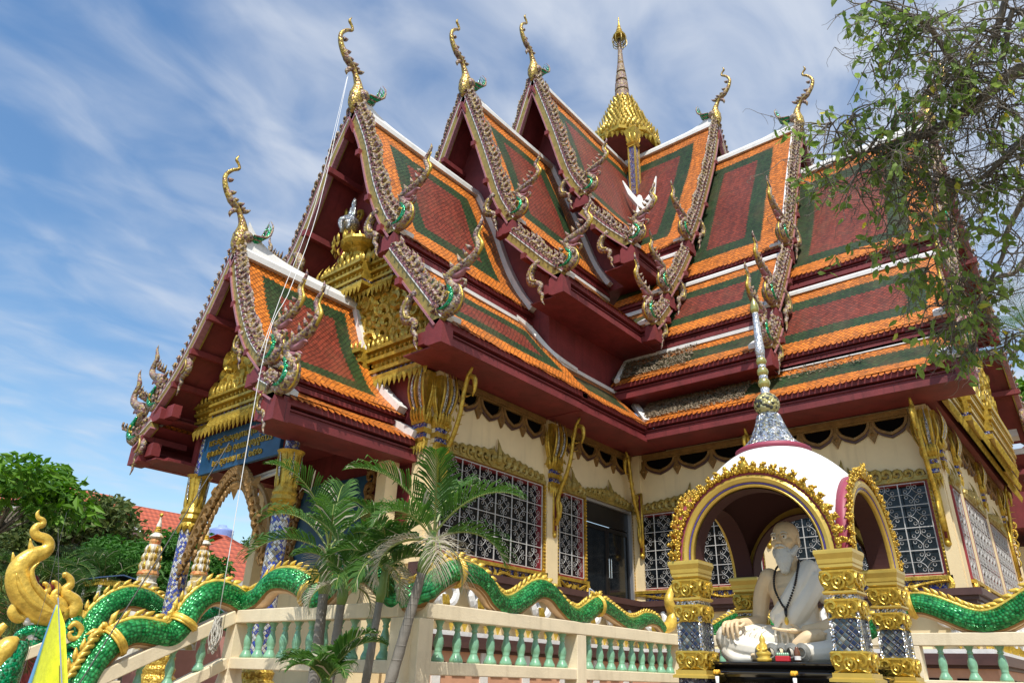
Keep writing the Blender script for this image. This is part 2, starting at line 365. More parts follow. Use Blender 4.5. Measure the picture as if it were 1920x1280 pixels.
diamond_mat('dark_diamond', (0.02, 0.035, 0.09), (0.08, 0.11, 0.13), (0.30, 0.31, 0.27), S=0.05, metal=0.35, rough=0.2)
tile_mat('tiles_wide', 0.80, 1.32); tile_mat('tiles_broad', 0.78, 1.34); tile_mat('tiles_mid', 0.5, 0.95); tile_mat('tiles_low', 0.36, 0.85, dirt=.25)

def scale_mat(name, col, col2, S=9.0):
    """overlapping glazed scales; uv m = (around, along)"""
    m = bpy.data.materials.new(name); m.use_nodes = True; t = m.node_tree; b = t.nodes['Principled BSDF']
    u1 = t.nodes.new('ShaderNodeUVMap'); u1.uv_map = 'm'
    v = t.nodes.new('ShaderNodeTexVoronoi'); v.inputs['Scale'].default_value = S; v.inputs['Randomness'].default_value = 0.55
    t.links.new(u1.outputs[0], v.inputs['Vector'])
    sp = t.nodes.new('ShaderNodeSeparateColor'); t.links.new(v.outputs['Color'], sp.inputs[0])
    mx = t.nodes.new('ShaderNodeMix'); mx.data_type = 'RGBA'; t.links.new(sp.outputs[1], mx.inputs[0]); mx.inputs[6].default_value = (*col, 1); mx.inputs[7].default_value = (*col2, 1)
    dk = t.nodes.new('ShaderNodeMapRange'); t.links.new(v.outputs['Distance'], dk.inputs[0]); dk.inputs[1].default_value = 0.3; dk.inputs[2].default_value = 0.75; dk.inputs[3].default_value = 1; dk.inputs[4].default_value = 0.35
    hv = t.nodes.new('ShaderNodeHueSaturation'); t.links.new(mx.outputs[2], hv.inputs['Color']); t.links.new(dk.outputs[0], hv.inputs['Value'])
    t.links.new(hv.outputs[0], b.inputs['Base Color']); b.inputs['Roughness'].default_value = 0.25; b.inputs['Metallic'].default_value = 0.35
    sep = t.nodes.new('ShaderNodeSeparateXYZ'); sub = t.nodes.new('ShaderNodeVectorMath'); sub.operation = 'SUBTRACT'
    sc_ = t.nodes.new('ShaderNodeVectorMath'); sc_.operation = 'SCALE'; sc_.inputs['Scale'].default_value = S; t.links.new(u1.outputs[0], sc_.inputs[0])
    ps = t.nodes.new('ShaderNodeVectorMath'); ps.operation = 'SCALE'; ps.inputs['Scale'].default_value = S; t.links.new(v.outputs['Position'], ps.inputs[0])
    t.links.new(sc_.outputs[0], sub.inputs[0]); t.links.new(ps.outputs[0], sub.inputs[1]); t.links.new(sub.outputs[0], sep.inputs[0])
    hh = M2(t, 'SUBTRACT', M2(t, 'MULTIPLY', sep.outputs[1], 0.6), M2(t, 'MULTIPLY', v.outputs['Distance'], 0.7))
    bp = t.nodes.new('ShaderNodeBump'); bp.inputs['Strength'].default_value = 1.0; bp.inputs['Distance'].default_value = 0.03; t.links.new(hh, bp.inputs['Height']); t.links.new(bp.outputs[0], b.inputs['Normal'])
    MT[name] = m; return m
scale_mat('green_scales', (0.0, 0.20, 0.04), (0.07, 0.50, 0.15), 19.0)

# ================================================================ TEMPLE
YC, XC = 12.8, 22.45
def FA(s, w, z): return (s, YC-w, z)
def FB(s, w, z): return (XC-w, s, z)
temple = thing('temple', (17.0, 12.0, 1.3), 'large Thai temple hall with stacked orange and red tiled roofs, gilded gables and cream walls', 'temple')

def scroll(mb, o, U, V, Nn, size, turns=1.15, flip=1, r=None, m=0, n=5, k=11, depth=1.0):
    """a curled kranok scroll in the plane U,V starting at o and curling in"""
    o = Vector(o); U = Vector(U); V = Vector(V); Nn = Vector(Nn); r = r or size*0.13
    P = []; R = []
    for i in range(k):
        t = i/(k-1); a = -PI/2 + turns*2*PI*t; rad = size*0.5*(1-0.78*t)
        P.append(o + V*(size*0.5) + U*(math.cos(a)*rad*flip) + V*(math.sin(a)*rad) + Nn*(size*0.10*depth*(1+t)))
        R.append(r*(0.55+0.9*math.sin(PI*min(1, t*0.9+0.08)))*(1-0.35*t))
    mb.tube(P, R, n, m)
def flame(mb, o, U, V, Nn, h, w=None, m=0, lean=0.25, n=5, k=7):
    """an upright flame leaf"""
    o = Vector(o); U = Vector(U); V = Vector(V); w = w or h*0.22
    P = []; R = []
    for i in range(k):
        t = i/(k-1); P.append(o + V*(h*t) + U*(lean*h*math.sin(t*PI*1.1)*0.6) + Vector(Nn)*(0.12*h*math.sin(PI*t)))
        R.append(max(0.004, w*(math.sin(PI*(0.18+0.8*t))**1.1)*(1-0.45*t)))
    mb.tube(P, R, n, m, flat=0.55, up=U)
def tooth(mb, o, U, V, Nn, h, w, m=0):
    """hanging leaf pointing along -V"""
    o = Vector(o); U = Vector(U); V = Vector(V); Nn = Vector(Nn)
    A = [o-U*w/2, o+U*w/2, o+U*w*0.32-V*h*0.55, o-V*h, o-U*w*0.32-V*h*0.55]
    B = o - V*h*0.4 + Nn*w*0.45
    mb.add(A+[B], [(0,1,5),(1,2,5),(2,3,5),(3,4,5),(4,0,5),(4,3,2,1,0)], m)

def smooth_prof(P, n=15): return [(p.x, p.y) for p in crv(P, n)]
def nrm(P):
    out_ = []
    for i in range(len(P)):
        a = P[max(i-1, 0)]; b = P[min(i+1, len(P)-1)]
        dx, dz = b[0]-a[0], b[1]-a[1]; l = math.hypot(dx, dz) or 1
        out_.append((-dz/l, dx/l) if dx*0 - dz > 0 else (dz/l, -dx/l))
    return out_
def z_at(P, w):
    return float(np.interp(w, [p[0] for p in P], [p[1] for p in P]))
def w_at(P, z):
    return float(np.interp(z, [p[1] for p in P][::-1], [p[0] for p in P][::-1]))

def tile_slope(F, side, P, s0, s1f, root, mt, name='roof_tiles', valley=False):
    """tiled sheet with an underside; P list (w,z) ; s1f(w,z) end"""
    mb = MB(); nu = 14; Pn = nrm(P); nv = len(P)
    arc = [0]
    for i in range(1, nv): arc.append(arc[-1]+math.hypot(P[i][0]-P[i-1][0], P[i][1]-P[i-1][1]))
    ends = [s1f(w, z) for w, z in P]
    V = []; uv = []; uv2 = []
    for j in range(nv):
        w, z = P[j]; n = Pn[j]
        for i in range(nu+1):
            s = s0 + (ends[j]-s0)*i/nu
            sag = 0.012*math.sin(s*2.1+j)
            V.append(F(s, side*(w+n[0]*sag), z+n[1]*sag)); uv.append((s-s0, arc[j])); uv2.append((ends[j]-s+(20 if valley else 0), arc[-1]-arc[j]))
    F_ = [(j*(nu+1)+i, j*(nu+1)+i+1, (j+1)*(nu+1)+i+1, (j+1)*(nu+1)+i) for j in range(nv-1) for i in range(nu)]
    mb.add(V, F_, 0)
    base = len(V)
    V2 = []
    for j in range(nv):
        w, z = P[j]; n = Pn[j]
        for s in (s0, ends[j]): V2.append(F(s, side*(w-n[0]*0.11), z-n[1]*0.11)); uv.append((0, 0)); uv2.append((0, 0))
    mb.add(V2, [(2*j, 2*j+2, 2*j+3, 2*j+1) for j in range(nv-1)], 1)
    # closing strips: gable edge, far edge and eave edge (tile ends)
    for j in range(nv-1):
        mb.f.append([j*(nu+1), (j+1)*(nu+1), base+2*j+2, base+2*j]); mb.m.append(1)
        mb.f.append([j*(nu+1)+nu, base+2*j+1, base+2*j+3, (j+1)*(nu+1)+nu]); mb.m.append(1)
    mb.uv = uv; mb.uv2 = uv2
    o = mb.build(name, [MT[mt], MT['maroon']], root, smooth=False, fix=False)
    # shade the tile sheet smoothly
    return o, ends

def eave_tiles(F, side, w, z, s0, s1, root):
    """the row of rounded tile ends hanging over the fascia"""
    mb = MB(); n = int((s1-s0)/0.13)
    for i in range(n):
        s = s0 + (i+0.5)*(s1-s0)/n; d = 0.02*math.sin(i*7.3)
        a = F(s-0.058, side*(w-0.05), z+0.035); b = F(s+0.058, side*(w-0.05), z+0.035)
        c = F(s+0.05, side*(w+0.07+d), z-0.07); e = F(s-0.05, side*(w+0.07+d), z-0.07); f = F(s, side*(w+0.10+d), z-0.105)
        a2 = F(s-0.058, side*(w-0.05), z+0.01); b2 = F(s+0.058, side*(w-0.05), z+0.01)
        mb.add([a, b, c, f, e, a2, b2], [(0, 1, 2, 3, 4), (5, 6, 2, 3, 4)], 0)
    mb.build('tile_ends', MT['tile_plain'], root, fix=False)
mat('tile_plain', (0.5, 0.14, 0.02), 0.4, var=0.35, vscale=12)

def fascia(F, side, w, z, s0, s1, h, root, wall_w, endcap=True, s1cap=False):
    mb = MB()
    def rect(wa, wb, za, zb, sa=s0, sb=s1):
        mb.prism([(side*wa, za), (side*wb, za), (side*wb, zb), (side*wa, zb)], lambda u, v, d: F(d, u, v), sa, sb)
    top = z-0.05
    rect(w-0.12, w+0.01, top, top-h*.30)
    rect(w-0.25, w-0.15, top-h*.30, top-h*.42)
    rect(w-0.22, w-0.05, top-h*.42, top-h*.50)
    rect(w-0.22, w-0.085, top-h*.50, top-h*.64)
    rect(w-0.25, w-0.17, top-h*.64, top-h*.72)
    rect(w-0.16, w+0.0, top-h*.72, z-0.07-h)
    # soffit
    rect(wall_w, w-0.16, z-h-0.03, z-h-0.06)
    if endcap:
        zc = z-0.07-h*0.5; hh = h*0.5+0.03
        mb.prism([(side*(w-0.42), zc-hh*0.8), (side*(w-0.30), zc-hh), (side*(w+0.03), zc-hh), (side*(w+0.03), zc+hh*0.55), (side*(w-0.07), zc+hh*1.12), (side*(w-0.33), zc+hh*1.12), (side*(w-0.42), zc+hh*0.7)],
                 lambda u, v, d: F(d, u, v), s0-0.16, s0+0.14)
        mb.prism([(side*(w-0.72), zc-0.10), (side*(w-0.42), zc-0.10), (side*(w-0.42), zc+0.16), (side*(w-0.72), zc+0.16)], lambda u, v, d: F(d, u, v), s0-0.06, s0+0.12)
    mb.build('eave_fascia', MT['maroon'], root)

def strip_along(F, side, P, s, ds, up, dn, root, name, mt, k0=0):
    """band of thickness following the profile curve; ds tuple of s extents, up/dn distances along the normal"""
    mb = MB(); Pn = nrm(P); n = len(P)
    V = []
    for j in range(k0, n):
        w, z = P[j]; q = Pn[j]
        for (a, b) in ((up, ds[0]), (up, ds[1]), (dn, ds[1]), (dn, ds[0])):
            V.append(F(s+b, side*(w+q[0]*a), z+q[1]*a))
    n = n-k0
    Fc = [(4*j+k, 4*j+(k+1) % 4, 4*j+4+(k+1) % 4, 4*j+4+k) for j in range(n-1) for k in range(4)]
    Fc += [(3, 2, 1, 0), tuple(4*(n-1)+k for k in range(4))]
    mb.add(V, Fc, 0)
    return mb.build(name, MT[mt], root)

def bargeboard(F, side, P, s0, root, tail=True, sc_=1.0):
    """olive gold board, pink fillet, mosaic scroll band and the row of flame hooks"""
    b = strip_along(F, side, P, s0, (-0.16, -0.02), 0.03, -0.24*sc_, root, 'bargeboard', 'old_gold')
    m2 = MB(); Pn = nrm(P)
    for (a0, a1, s_a, s_b, mi) in ((0.02, 0.075, -0.19, 0.0, 0), (-0.26, -0.215, -0.19, -0.06, 0), (-0.02, 0.005, -0.185, -0.1, 1), (0.075, 0.22, -0.15, -0.05, 2)):
        V = []; n = len(P)
        for j in range(n):
            w, z = P[j]; q = Pn[j]
            for (a, b_) in ((a1, s_a), (a1, s_b), (a0, s_b), (a0, s_a)): V.append(F(s0+b_, side*(w+q[0]*a*sc_), z+q[1]*a*sc_))
        m2.add(V, [(4*j+k, 4*j+(k+1) % 4, 4*j+4+(k+1) % 4, 4*j+4+k) for j in range(n-1) for k in range(4)] + [(3, 2, 1, 0), tuple(4*(n-1)+k for k in range(4))], mi)
    # hooks
    arc = [0]
    for i in range(1, len(P)): arc.append(arc[-1]+math.hypot(P[i][0]-P[i-1][0], P[i][1]-P[i-1][1]))
    Lt = arc[-1]; k = max(3, int(Lt/(0.235*sc_)))
    for i in range(k):
        a = (i+0.6)/k*Lt*0.985
        w = np.interp(a, arc, [p[0] for p in P]); z = np.interp(a, arc, [p[1] for p in P])
        nx = np.interp(a, arc, [q[0] for q in Pn]); nz = np.interp(a, arc, [q[1] for q in Pn])
        tx, tz = -nz, nx
        if tz < 0: tx, tz = -tx, -tz          # upward tangent
        g = sc_*(0.95+0.12*math.sin(i*5.1))
        pts = [(0.10, 0.02), (0.20, -0.04), (0.29, -0.01), (0.35, 0.07), (0.36, 0.15), (0.41, 0.21)]
        Pt = [F(s0-0.10-0.02*math.sin(j*1.5), side*(w+nx*p*g+tx*q*g), z+nz*p*g+tz*q*g) for j, (p, q) in enumerate(pts)]
        m2.tube(Pt, [0.075*g, 0.085*g, 0.07*g, 0.05*g, 0.032*g, 0.006], 5, 2)
        # a small curl and a pale chip at the foot of each hook
        cu = [F(s0-0.165-0.02*j, side*(w+(nx*a_+tx*b_)*g), z+(nz*a_+tz*b_)*g) for j, (a_, b_) in enumerate(((0.07, -0.06), (0.17, -0.05), (0.2, 0.04), (0.13, 0.09), (0.08, 0.04), (0.12, 0.01)))]
        m2.tube(cu, [0.03*g, 0.042*g, 0.04*g, 0.034*g, 0.026*g, 0.012], 5, 2)
    m2.build('board_ornament', [MT['pink'], MT['white'], MT['mosaic_pink'], MT['mosaic_silver']], b)
    return b

def tail_scroll(F, side, w, z, s0, root, g=1.0):
    """the dangling naga tail that curls under the board"""
    mb = MB()
    g *= 1.2
    P = [(0.02, 0.12), (-0.16, 0.0), (-0.24, -0.18), (-0.18, -0.36), (-0.02, -0.42), (0.06, -0.5), (0.02, -0.62), (0.10, -0.72), (0.08, -0.84), (0.16, -0.98)]
    P = crv([F(s0-0.14, side*(w+a*g), z+b*g) for a, b in P], 22)
    mb.tube(P, lerp_list([0.07*g, 0.09*g, 0.095*g, 0.09*g, 0.075*g, 0.06*g, 0.05*g, 0.04*g, 0.03*g, 0.008], 22), 6, 0)
    P2 = [F(s0-0.21, side*(w+a*g), z+b*g) for a, b in ((-0.12, 0.02), (-0.2, -0.16), (-0.15, -0.33), (-0.02, -0.38))]
    mb.tube(crv(P2, 9), 0.03*g, 5, 1)
    mb.build('tail_scroll', [MT['mosaic_pink'], MT['old_gold']], root, smooth=True)

def naga_finial(F, side, w, z, s0, root, g=1.0):
    mb = MB(); s = s0-0.09
    C = [(-.30, .16), (-.12, .03), (.12, 0), (.33, .10), (.33, .33), (.15, .56), (.12, .74), (.38, .84), (.70, .98), (.82, 1.18), (.70, 1.45), (.80, 1.62), (.86, 1.74), (.84, 1.86)]
    R = [.07, .115, .135, .13, .115, .10, .13, .11, .085, .066, .052, .04, .032, .006]
    P = crv([F(s, side*(w+a*g), z+b*g) for a, b in C], 44); R = [r*g for r in lerp_list(R, 44)]
    mb.tube(P, R, 8, 0)
    # green glazed belly set on the faces, gold back ridge
    for ds in (-0.10, 0.10):
        B = crv([F(s+ds*g, side*(w+a*g), z+b*g) for a, b in ((-.10, .05), (.12, .02), (.27, .12), (.26, .32), (.12, .52))], 14)
        mb.tube(B, [x*g for x in lerp_list([.02, .06, .072, .065, .02], 14)], 6, 1)
    B = crv([F(s, side*(w+a*g), z+b*g) for a, b in ((.1, -.11), (.38, -.02), (.46, .2), (.39, .42), (.27, .54))], 14)
    mb.tube(B, 0.026*g, 5, 2)
    B = crv([F(s, side*(w+a*g), z+b*g) for a, b in ((.80, .98), (.90, 1.18), (.79, 1.42), (.88, 1.6))], 12)
    mb.tube(B, [x*g for x in lerp_list([.03, .045, .03, .008], 12)], 5, 2)
    # open jaws, fangs and beard
    mb.tube(crv([F(s, side*(w+a*g), z+b*g) for a, b in ((.18, .72), (.36, .70), (.50, .78), (.62, .72))], 9), [x*g for x in lerp_list([.09, .07, .05, .015], 9)], 6, 3)
    mb.tube(crv([F(s, side*(w+a*g), z+b*g) for a, b in ((.16, .62), (.32, .55), (.42, .57), (.52, .52))], 8), [x*g for x in lerp_list([.07, .05, .035, .01], 8)], 6, 3)
    # row of crest spikes on the back of head and neck
    for i, (a, b, ux, uz) in enumerate(((.0, .36, -.7, .7), (-.03, .55, -.8, .6), (.0, .76, -.75, .65), (.16, .92, -.6, .8), (.34, 1.0, -.5, .87), (.5, 1.08, -.6, .8), (.6, 1.2, -.8, .6))):
        c = [F(s, side*(w+(a+ux*q)*g), z+(b+uz*q+q*q*1.2)*g) for q in (0, .07, .13, .19)]
        mb.tube(c, [.05*g, .045*g, .025*g, .004], 5, 0)
    for i in range(5):      # curls beside the coil
        a = -.25+.2*i; c = [F(s-(.1+.02*q)*g, side*(w+(a+x)*g), z+(.02+.07*i+y)*g) for q, (x, y) in enumerate(((0, 0), (.09, .03), (.11, .11), (.04, .15), (0, .1)))]
        mb.tube(c, [.03*g, .035*g, .03*g, .024*g, .012*g], 5, 2 if i == 2 else 0)
    mb.build('naga_finial', [MT['mosaic_pink'], MT['mosaic_green'], MT['bright_gold'], MT['pink']], root, smooth=True)

mosaic('chofa_gold', [(.5, .34, .07), (.36, .24, .06), (.58, .42, .1), (.2, .12, .05), (.45, .32, .07), (.3, .16, .1)], 18, .33, .5, .8)
def chofa(F, s0, z0, root, g=1.0):
    """bird-like gable finial"""
    mb = MB()
    C = [(.16, -.25), (.18, .05), (.13, .36), (.15, .72), (.30, 1.02), (.42, 1.16), (.66, 1.33), (.86, 1.62), (.92, 1.93), (.78, 2.2), (.60, 2.36), (.64, 2.5), (.73, 2.6), (.68, 2.78)]
    R = [.07, .18, .22, .12, .07, .085, .095, .078, .062, .052, .042, .038, .045, .008]
    P = crv([F(s0-a*g, 0, z0+b*g) for a, b in C], 46); R = [r*g for r in lerp_list(R, 46)]
    mb.tube(P, R, 9, 0)
    mb.tube(crv([F(s0-a*g, 0, z0+b*g) for a, b in ((.36, 1.12), (.50, 1.02), (.56, .9), (.55, .78))], 8), [x*g for x in lerp_list([.05, .075, .06, .01], 8)], 6, 2)
    for i, (a, b, q_) in enumerate(((.22, 1.14, 1.3), (.30, 1.2, .8), (.40, 1.28, 1.1), (.52, 1.36, .7), (.66, 1.52, .9), (.80, 1.86, .8))):     # crest behind the head
        c = crv([F(s0-(a-q*0.9*q_)*g, 0, z0+(b+q*0.2*q_+q*q*3*q_)*g) for q in (0, .08, .14, .17)], 7)
        mb.tube(c, [x*g for x in lerp_list([.07, .06, .035, .01], 7)], 6, 2)
    for q in (-1, 1):      # mosaic collar
        mb.ball(F(s0-.02*g, q*.11*g, z0+.36*g), .18*g, 10, 7, 2)
    mb.ball(F(s0-.16*g, 0, z0+.22*g), .17*g, 10, 7, 1); mb.tube([F(s0-a*g, 0, z0+b*g) for a, b in ((.40, 1.12), (.62, 1.28), (.80, 1.52))], [.082*g, .10*g, .086*g], 9, 2)
    for k in range(4): a = k*PI/2; mb.ball(F(s0-.14*g+.1*g*math.cos(a), .14*g*math.sin(a), z0+.5*g), .07*g, 6, 4, 0)
    # fan of green tail feathers
    for i in range(7):
        for q in (-1, 1):
            a0 = -.10-.05*i; e = 0.22+0.06*i
            mb.tube(crv([F(s0-(.0-.02*i)*g+0*g, q*(.05+.03*i)*g, z0+(.34+.02*i)*g), F(s0+(.22+.05*i)*g, q*(.07+.03*i)*g, z0+(.28+.05*i)*g), F(s0+(.38+.045*i)*g, q*(.05+.02*i)*g, z0+(.42+.10*i)*g), F(s0+(.40+.035*i)*g, q*.03*g, z0+(.55+.12*i)*g)], 8),
                    [x*g for x in lerp_list([.022, .036, .026, .004], 8)], 5, 1 if i % 3 else 2)
    mb.build('chofa_finial', [MT['chofa_gold'], MT['mosaic_green'], MT['mosaic_pink']], root, smooth=True)

def ridge_cap(F, s0, s1, z0, root, flip=False):
    mb = MB(); n = 26; V = []
    for i in range(n):
        s = s0 + 0.02 + (s1-s0-0.02)*(i/(n-1))**1.6
        up = 0.62*math.exp(-(s-s0)/0.42); w = 0.13
        for a, b in ((-w*1.5, -0.16), (-w*1.5, -0.02), (-w, 0.05), (-w*0.5, 0.16+up*0.6), (0, 0.2+up), (w*0.5, 0.16+up*0.6), (w, 0.05), (w*1.5, -0.02), (w*1.5, -0.16)):
            V.append(F(s, a, z0+b))
    mb.add(V, [(9*i+k, 9*i+(k+1) % 9, 9*i+9+(k+1) % 9, 9*i+9+k) for i in range(n-1) for k in range(9)] + [tuple(range(8, -1, -1)), tuple(9*(n-1)+k for k in range(9))], 0)
    mb.build('ridge_cap', MT['white'], root)

def roof_section(F, T, s0, swall, s1, mats, hs, walls, end_fn=None, tiers_s1=None, sides=(1, -1), chofa_g=1.0, naga_g=1.0, near=(1,)):
    """T: list of tier profiles; hs: fascia heights; walls: w of the wall behind each eave"""
    z0 = T[0][0][1]
    root = MB()
    # the roof body (gable infill and side walls) is the parent mesh
    P0 = smooth_prof(T[0])
    core = [(w-0.0, z-0.30) for w, z in P0 if w < walls[0]] + [(walls[0], z_at(P0, walls[0])-0.32)]
    zb = T[1][0][1]-0.6 if len(T) > 1 else T[0][-1][1]-0.7
    poly = [(-w, z) for w, z in reversed(core)] + [(w, z) for w, z in core[1:]]
    poly = [(-walls[0], zb)] + poly + [(walls[0], zb)]
    root.prism(poly, lambda u, v, d: F(d, u, v), swall, s1)
    for i in range(1, len(T)):
        P = smooth_prof(T[i]); wi = walls[i]
        top = T[i][0][1]-0.05; zlow = T[i][-1][1]-hs[i]-(0.7 if i < len(T)-1 else 0.05)
        zt = min(top, z_at(P, wi)-0.12 if wi > T[i][0][0] else top)
        pl = [(-wi, zlow), (-wi, zt), (-T[i][0][0]+0.0, top), (T[i][0][0]-0.0, top), (wi, zt), (wi, zlow)] if wi > T[i][0][0] else [(-wi, zlow), (-wi, top), (wi, top), (wi, zlow)]
        root.prism(pl, lambda u, v, d: F(d, u, v), swall+0.003*i, (tiers_s1[i] if tiers_s1 else s1)-0.002*i)
    R = root.build('roof', MT['maroon'], temple, loc=F(s0, 0, z0-3))
    for side in sides:
        for i, t in enumerate(T):
            P = smooth_prof(t, 15 if i == 0 else 9)
            e = (tiers_s1[i] if tiers_s1 else s1)
            fn = (lambda w, z, i=i, e=e: min(e, end_fn(w, z))) if end_fn else (lambda w, z, e=e: e)
            _, ends = tile_slope(F, side, P, s0, fn, R, mats[i], valley=bool(end_fn))
            we, ze = P[-1]; send = ends[-1]
            if side in near or i == 0 or F is FA:
                fascia(F, side, we, ze, s0, send, hs[i], R, walls[i])
                if side in near: eave_tiles(F, side, we, ze, s0+0.1, send, R)
            # white fillets
            if i > 0:
                w0, zz = P[0]
                mb = MB(); mb.prism([(side*(w0-0.06), zz-0.06), (side*(w0+0.10), zz-0.06), (side*(w0+0.10), zz+0.03), (side*(w0+0.04), zz+0.10), (side*(w0-0.06), zz+0.13)], lambda u, v, d: F(d, u, v), s0-0.01, ends[0])
                mb.build('white_fillet', MT['white'], R)
            strip_along(F, side, P, s0, (-0.02, 0.13), 0.07, -0.02, R, 'verge', 'white')
            if not end_fn and side in near and i < len(T)-1:
                strip_along(F, side, P, e, (-0.17, 0.02), 0.15, -0.03, R, 'verge', 'white')
            b = bargeboard(F, side, P if i == 0 else P, s0, R, sc_=1.0 if i == 0 else 0.92)
            k = int(len(P)*(0.68 if i == 0 else 0.6)); q = nrm(P)[k]
            tail_scroll(F, side, P[k][0]-q[0]*0.22, P[k][1]-q[1]*0.22, s0, R, 1.0 if i < 2 else 0.7)
            naga_finial(F, side, we-0.02, ze+0.12, s0, R, naga_g*(1.0 if i == len(T)-1 or i == 0 else 0.95))
            # white end block on the tiles behind the naga
            mb = MB(); mb.prism([(side*(we-0.42), ze+0.10), (side*(we-0.06), ze-0.02), (side*(we-0.02), ze+0.16), (side*(we-0.40), ze+0.42)], lambda u, v, d: F(d, u, v), s0+0.16, s0+0.40)
            mb.build('verge_block', MT['white'], R)
            # purlins running out to the board, battens under the overhang
            nrmP = nrm(P)
            for k2 in ((4, 8, 12) if i == 0 else (3,)):
                w, z = P[k2][0]-nrmP[k2][0]*0.27, P[k2][1]-nrmP[k2][1]*0.27
                mb = MB(); mb.prism([(side*(w-0.07), z-0.08), (side*(w+0.07), z-0.08), (side*(w+0.07), z+0.08), (side*(w-0.07), z+0.08)], lambda u, v, d: F(d, u, v), s0-0.26, swall)
                mb.build('purlin', MT['maroon'], R)
    mb = MB(); mb.prism([(-.17, z0-.95), (0, z0-.62), (.17, z0-.95), (.14, z0-1.0), (-.14, z0-1.0)][:3]+[(.15, z0-.72), (0, z0-.40), (-.15, z0-.72)], lambda u, v, d: F(d, u, v), s0-.22, s0+.1); mb.build('apex_block', MT['maroon'], R)
    ridge_cap(F, s0, s1 if not end_fn else end_fn(0, z0), z0, R)
    chofa(F, s0, z0+0.08, R, chofa_g)
    return R

A1 = [[(0, 15.1), (.74, 13.6), (1.3, 12.1), (1.85, 11.0), (2.3, 10.35)], [(2.2, 9.9), (2.8, 9.15), (3.4, 8.42), (3.97, 7.72)]]
A2 = [[(0, 18.65), (.8, 16.55), (1.35, 15.0), (1.8, 13.75), (2.3, 12.85)], [(2.2, 12.4), (2.85, 11.7), (3.4, 11.1), (3.92, 10.6)]]
A3 = [[(0, 22.1), (.9, 19.4), (1.5, 17.4), (1.85, 16.5), (2.3, 15.75)], [(2.2, 15.2), (3.0, 14.2), (3.9, 13.25)]]
B1 = [[(0, 22.25), (1.2, 19.4), (2.8, 16.3), (3.75, 14.75)], [(3.85, 14.2), (4.7, 13.0), (5.5, 12.0)], [(5.5, 11.55), (6.0, 11.0), (6.42, 10.6)]]
B2 = [[(0, 20.35), (1.85, 16.9), (3.0, 14.6), (3.75, 13.35)], [(3.85, 12.95), (4.8, 11.6), (5.65, 10.5)], [(5.55, 10.05), (6.0, 9.5), (6.45, 9.05)]]
B3 = [[(0, 18.3), (.9, 16.45), (1.85, 14.75), (3.0, 13.05), (3.75, 12.25)], [(3.85, 11.6), (4.8, 10.2), (5.65, 9.1)], [(5.55, 8.72), (6.05, 8.2), (6.55, 7.75)]]
mid3 = ('tiles_broad', 'tiles_mid', 'tiles_low')
roof_section(FA, A1, 8.5, 9.42, 13.2, ('tiles_wide', 'tiles_mid'), (0.34, 0.42), (2.15, 2.8), naga_g=1.0)
roof_section(FA, A2, 12.45, 13.22, 17.05, ('tiles_wide', 'tiles_mid'), (0.30, 0.46), (2.15, 2.81), naga_g=0.95)
PB1 = smooth_prof(B1[0]); PA3 = smooth_prof(A3[0])
roof_section(FA, A3, 15.96, 17.07, 20.2, ('tiles_wide', 'tiles_mid'), (0.32, 0.50), (2.15, 2.82), end_fn=lambda w, z: XC - w_at(PB1, z) if z > 14.8 else XC-4.4, tiers_s1=(30, 18.5), naga_g=0.95, chofa_g=1.0)
roof_section(FB, B1, 8.62, 9.5, 11.5, mid3, (0.34, 0.36, 0.42), (3.7, 5.42, 5.45), end_fn=lambda w, z: YC - w_at(PA3, z) if z > 15.8 else (YC-2.2), tiers_s1=(30, 10.4, 10.0), naga_g=0.95, chofa_g=0.95)
roof_section(FB, B2, 5.54, 6.42, 9.52, mid3, (0.34, 0.32, 0.42), (3.7, 5.42, 5.45), tiers_s1=(9.52, 9.52, 9.9), naga_g=1.0, chofa_g=0.95)
roof_section(FB, B3, 1.6, 2.35, 6.45, mid3, (0.34, 0.34, 0.42), (3.7, 5.42, 5.45), tiers_s1=(6.45, 6.45, 9.2), naga_g=1.0, chofa_g=1.0)

# low strip of roof in the inner corner, with dry leaves lying on it
LR = MB(); LR.box((13.22, 9.98, 7.5), (17.3, 12.7, 10.1)); LR = LR.build('roof', MT['maroon'], temple, loc=(13.2, 10, 8))
P = smooth_prof([(2.85, 8.85), (3.4, 8.3), (3.97, 7.68)], 7)
tile_slope(FA, 1, P, 13.2, lambda w, z: XC-6.55+(3.97-w)*0.2, LR, 'tiles_low'); eave_tiles(FA, 1, 3.97, 7.68, 13.2, 15.95, LR)
fascia(FA, 1, 3.97, 7.70, 13.0, 15.98, 0.42, LR, 2.8, endcap=False)
mb = MB(); mb.prism([(2.8, 8.80), (2.98, 8.80), (2.98, 8.90), (2.8, 8.98)], lambda u, v, d: FA(d, u, v), 13.2, 16.9); mb.build('white_fillet', MT['white'], LR)
mb = MB(); mb.tube(crv([FA(12.55, 2.24, 9.98), FA(12.95, 2.40, 9.72), FA(13.2, 2.72, 9.2), FA(13.45, 2.92, 8.95), FA(14.2, 2.96, 8.88)], 20), lerp_list([.07, .10, .11, .10, .07], 20), 6, 0); mb.build('verge', MT['white'], LR)
mb = MB(); mb.bar(FA(16.9, 2.95, 8.92), FA(15.95, 3.99, 7.76), 0.18, 0.12); mb.build('verge', MT['white'], LR)
mb = MB(); mb.tube(crv([FB(9.93, 5.48, 10.12), FB(9.85, 5.9, 9.68), FB(9.72, 6.45, 9.12)], 10), .085, 6, 0); mb.build('verge', MT['white'], LR)

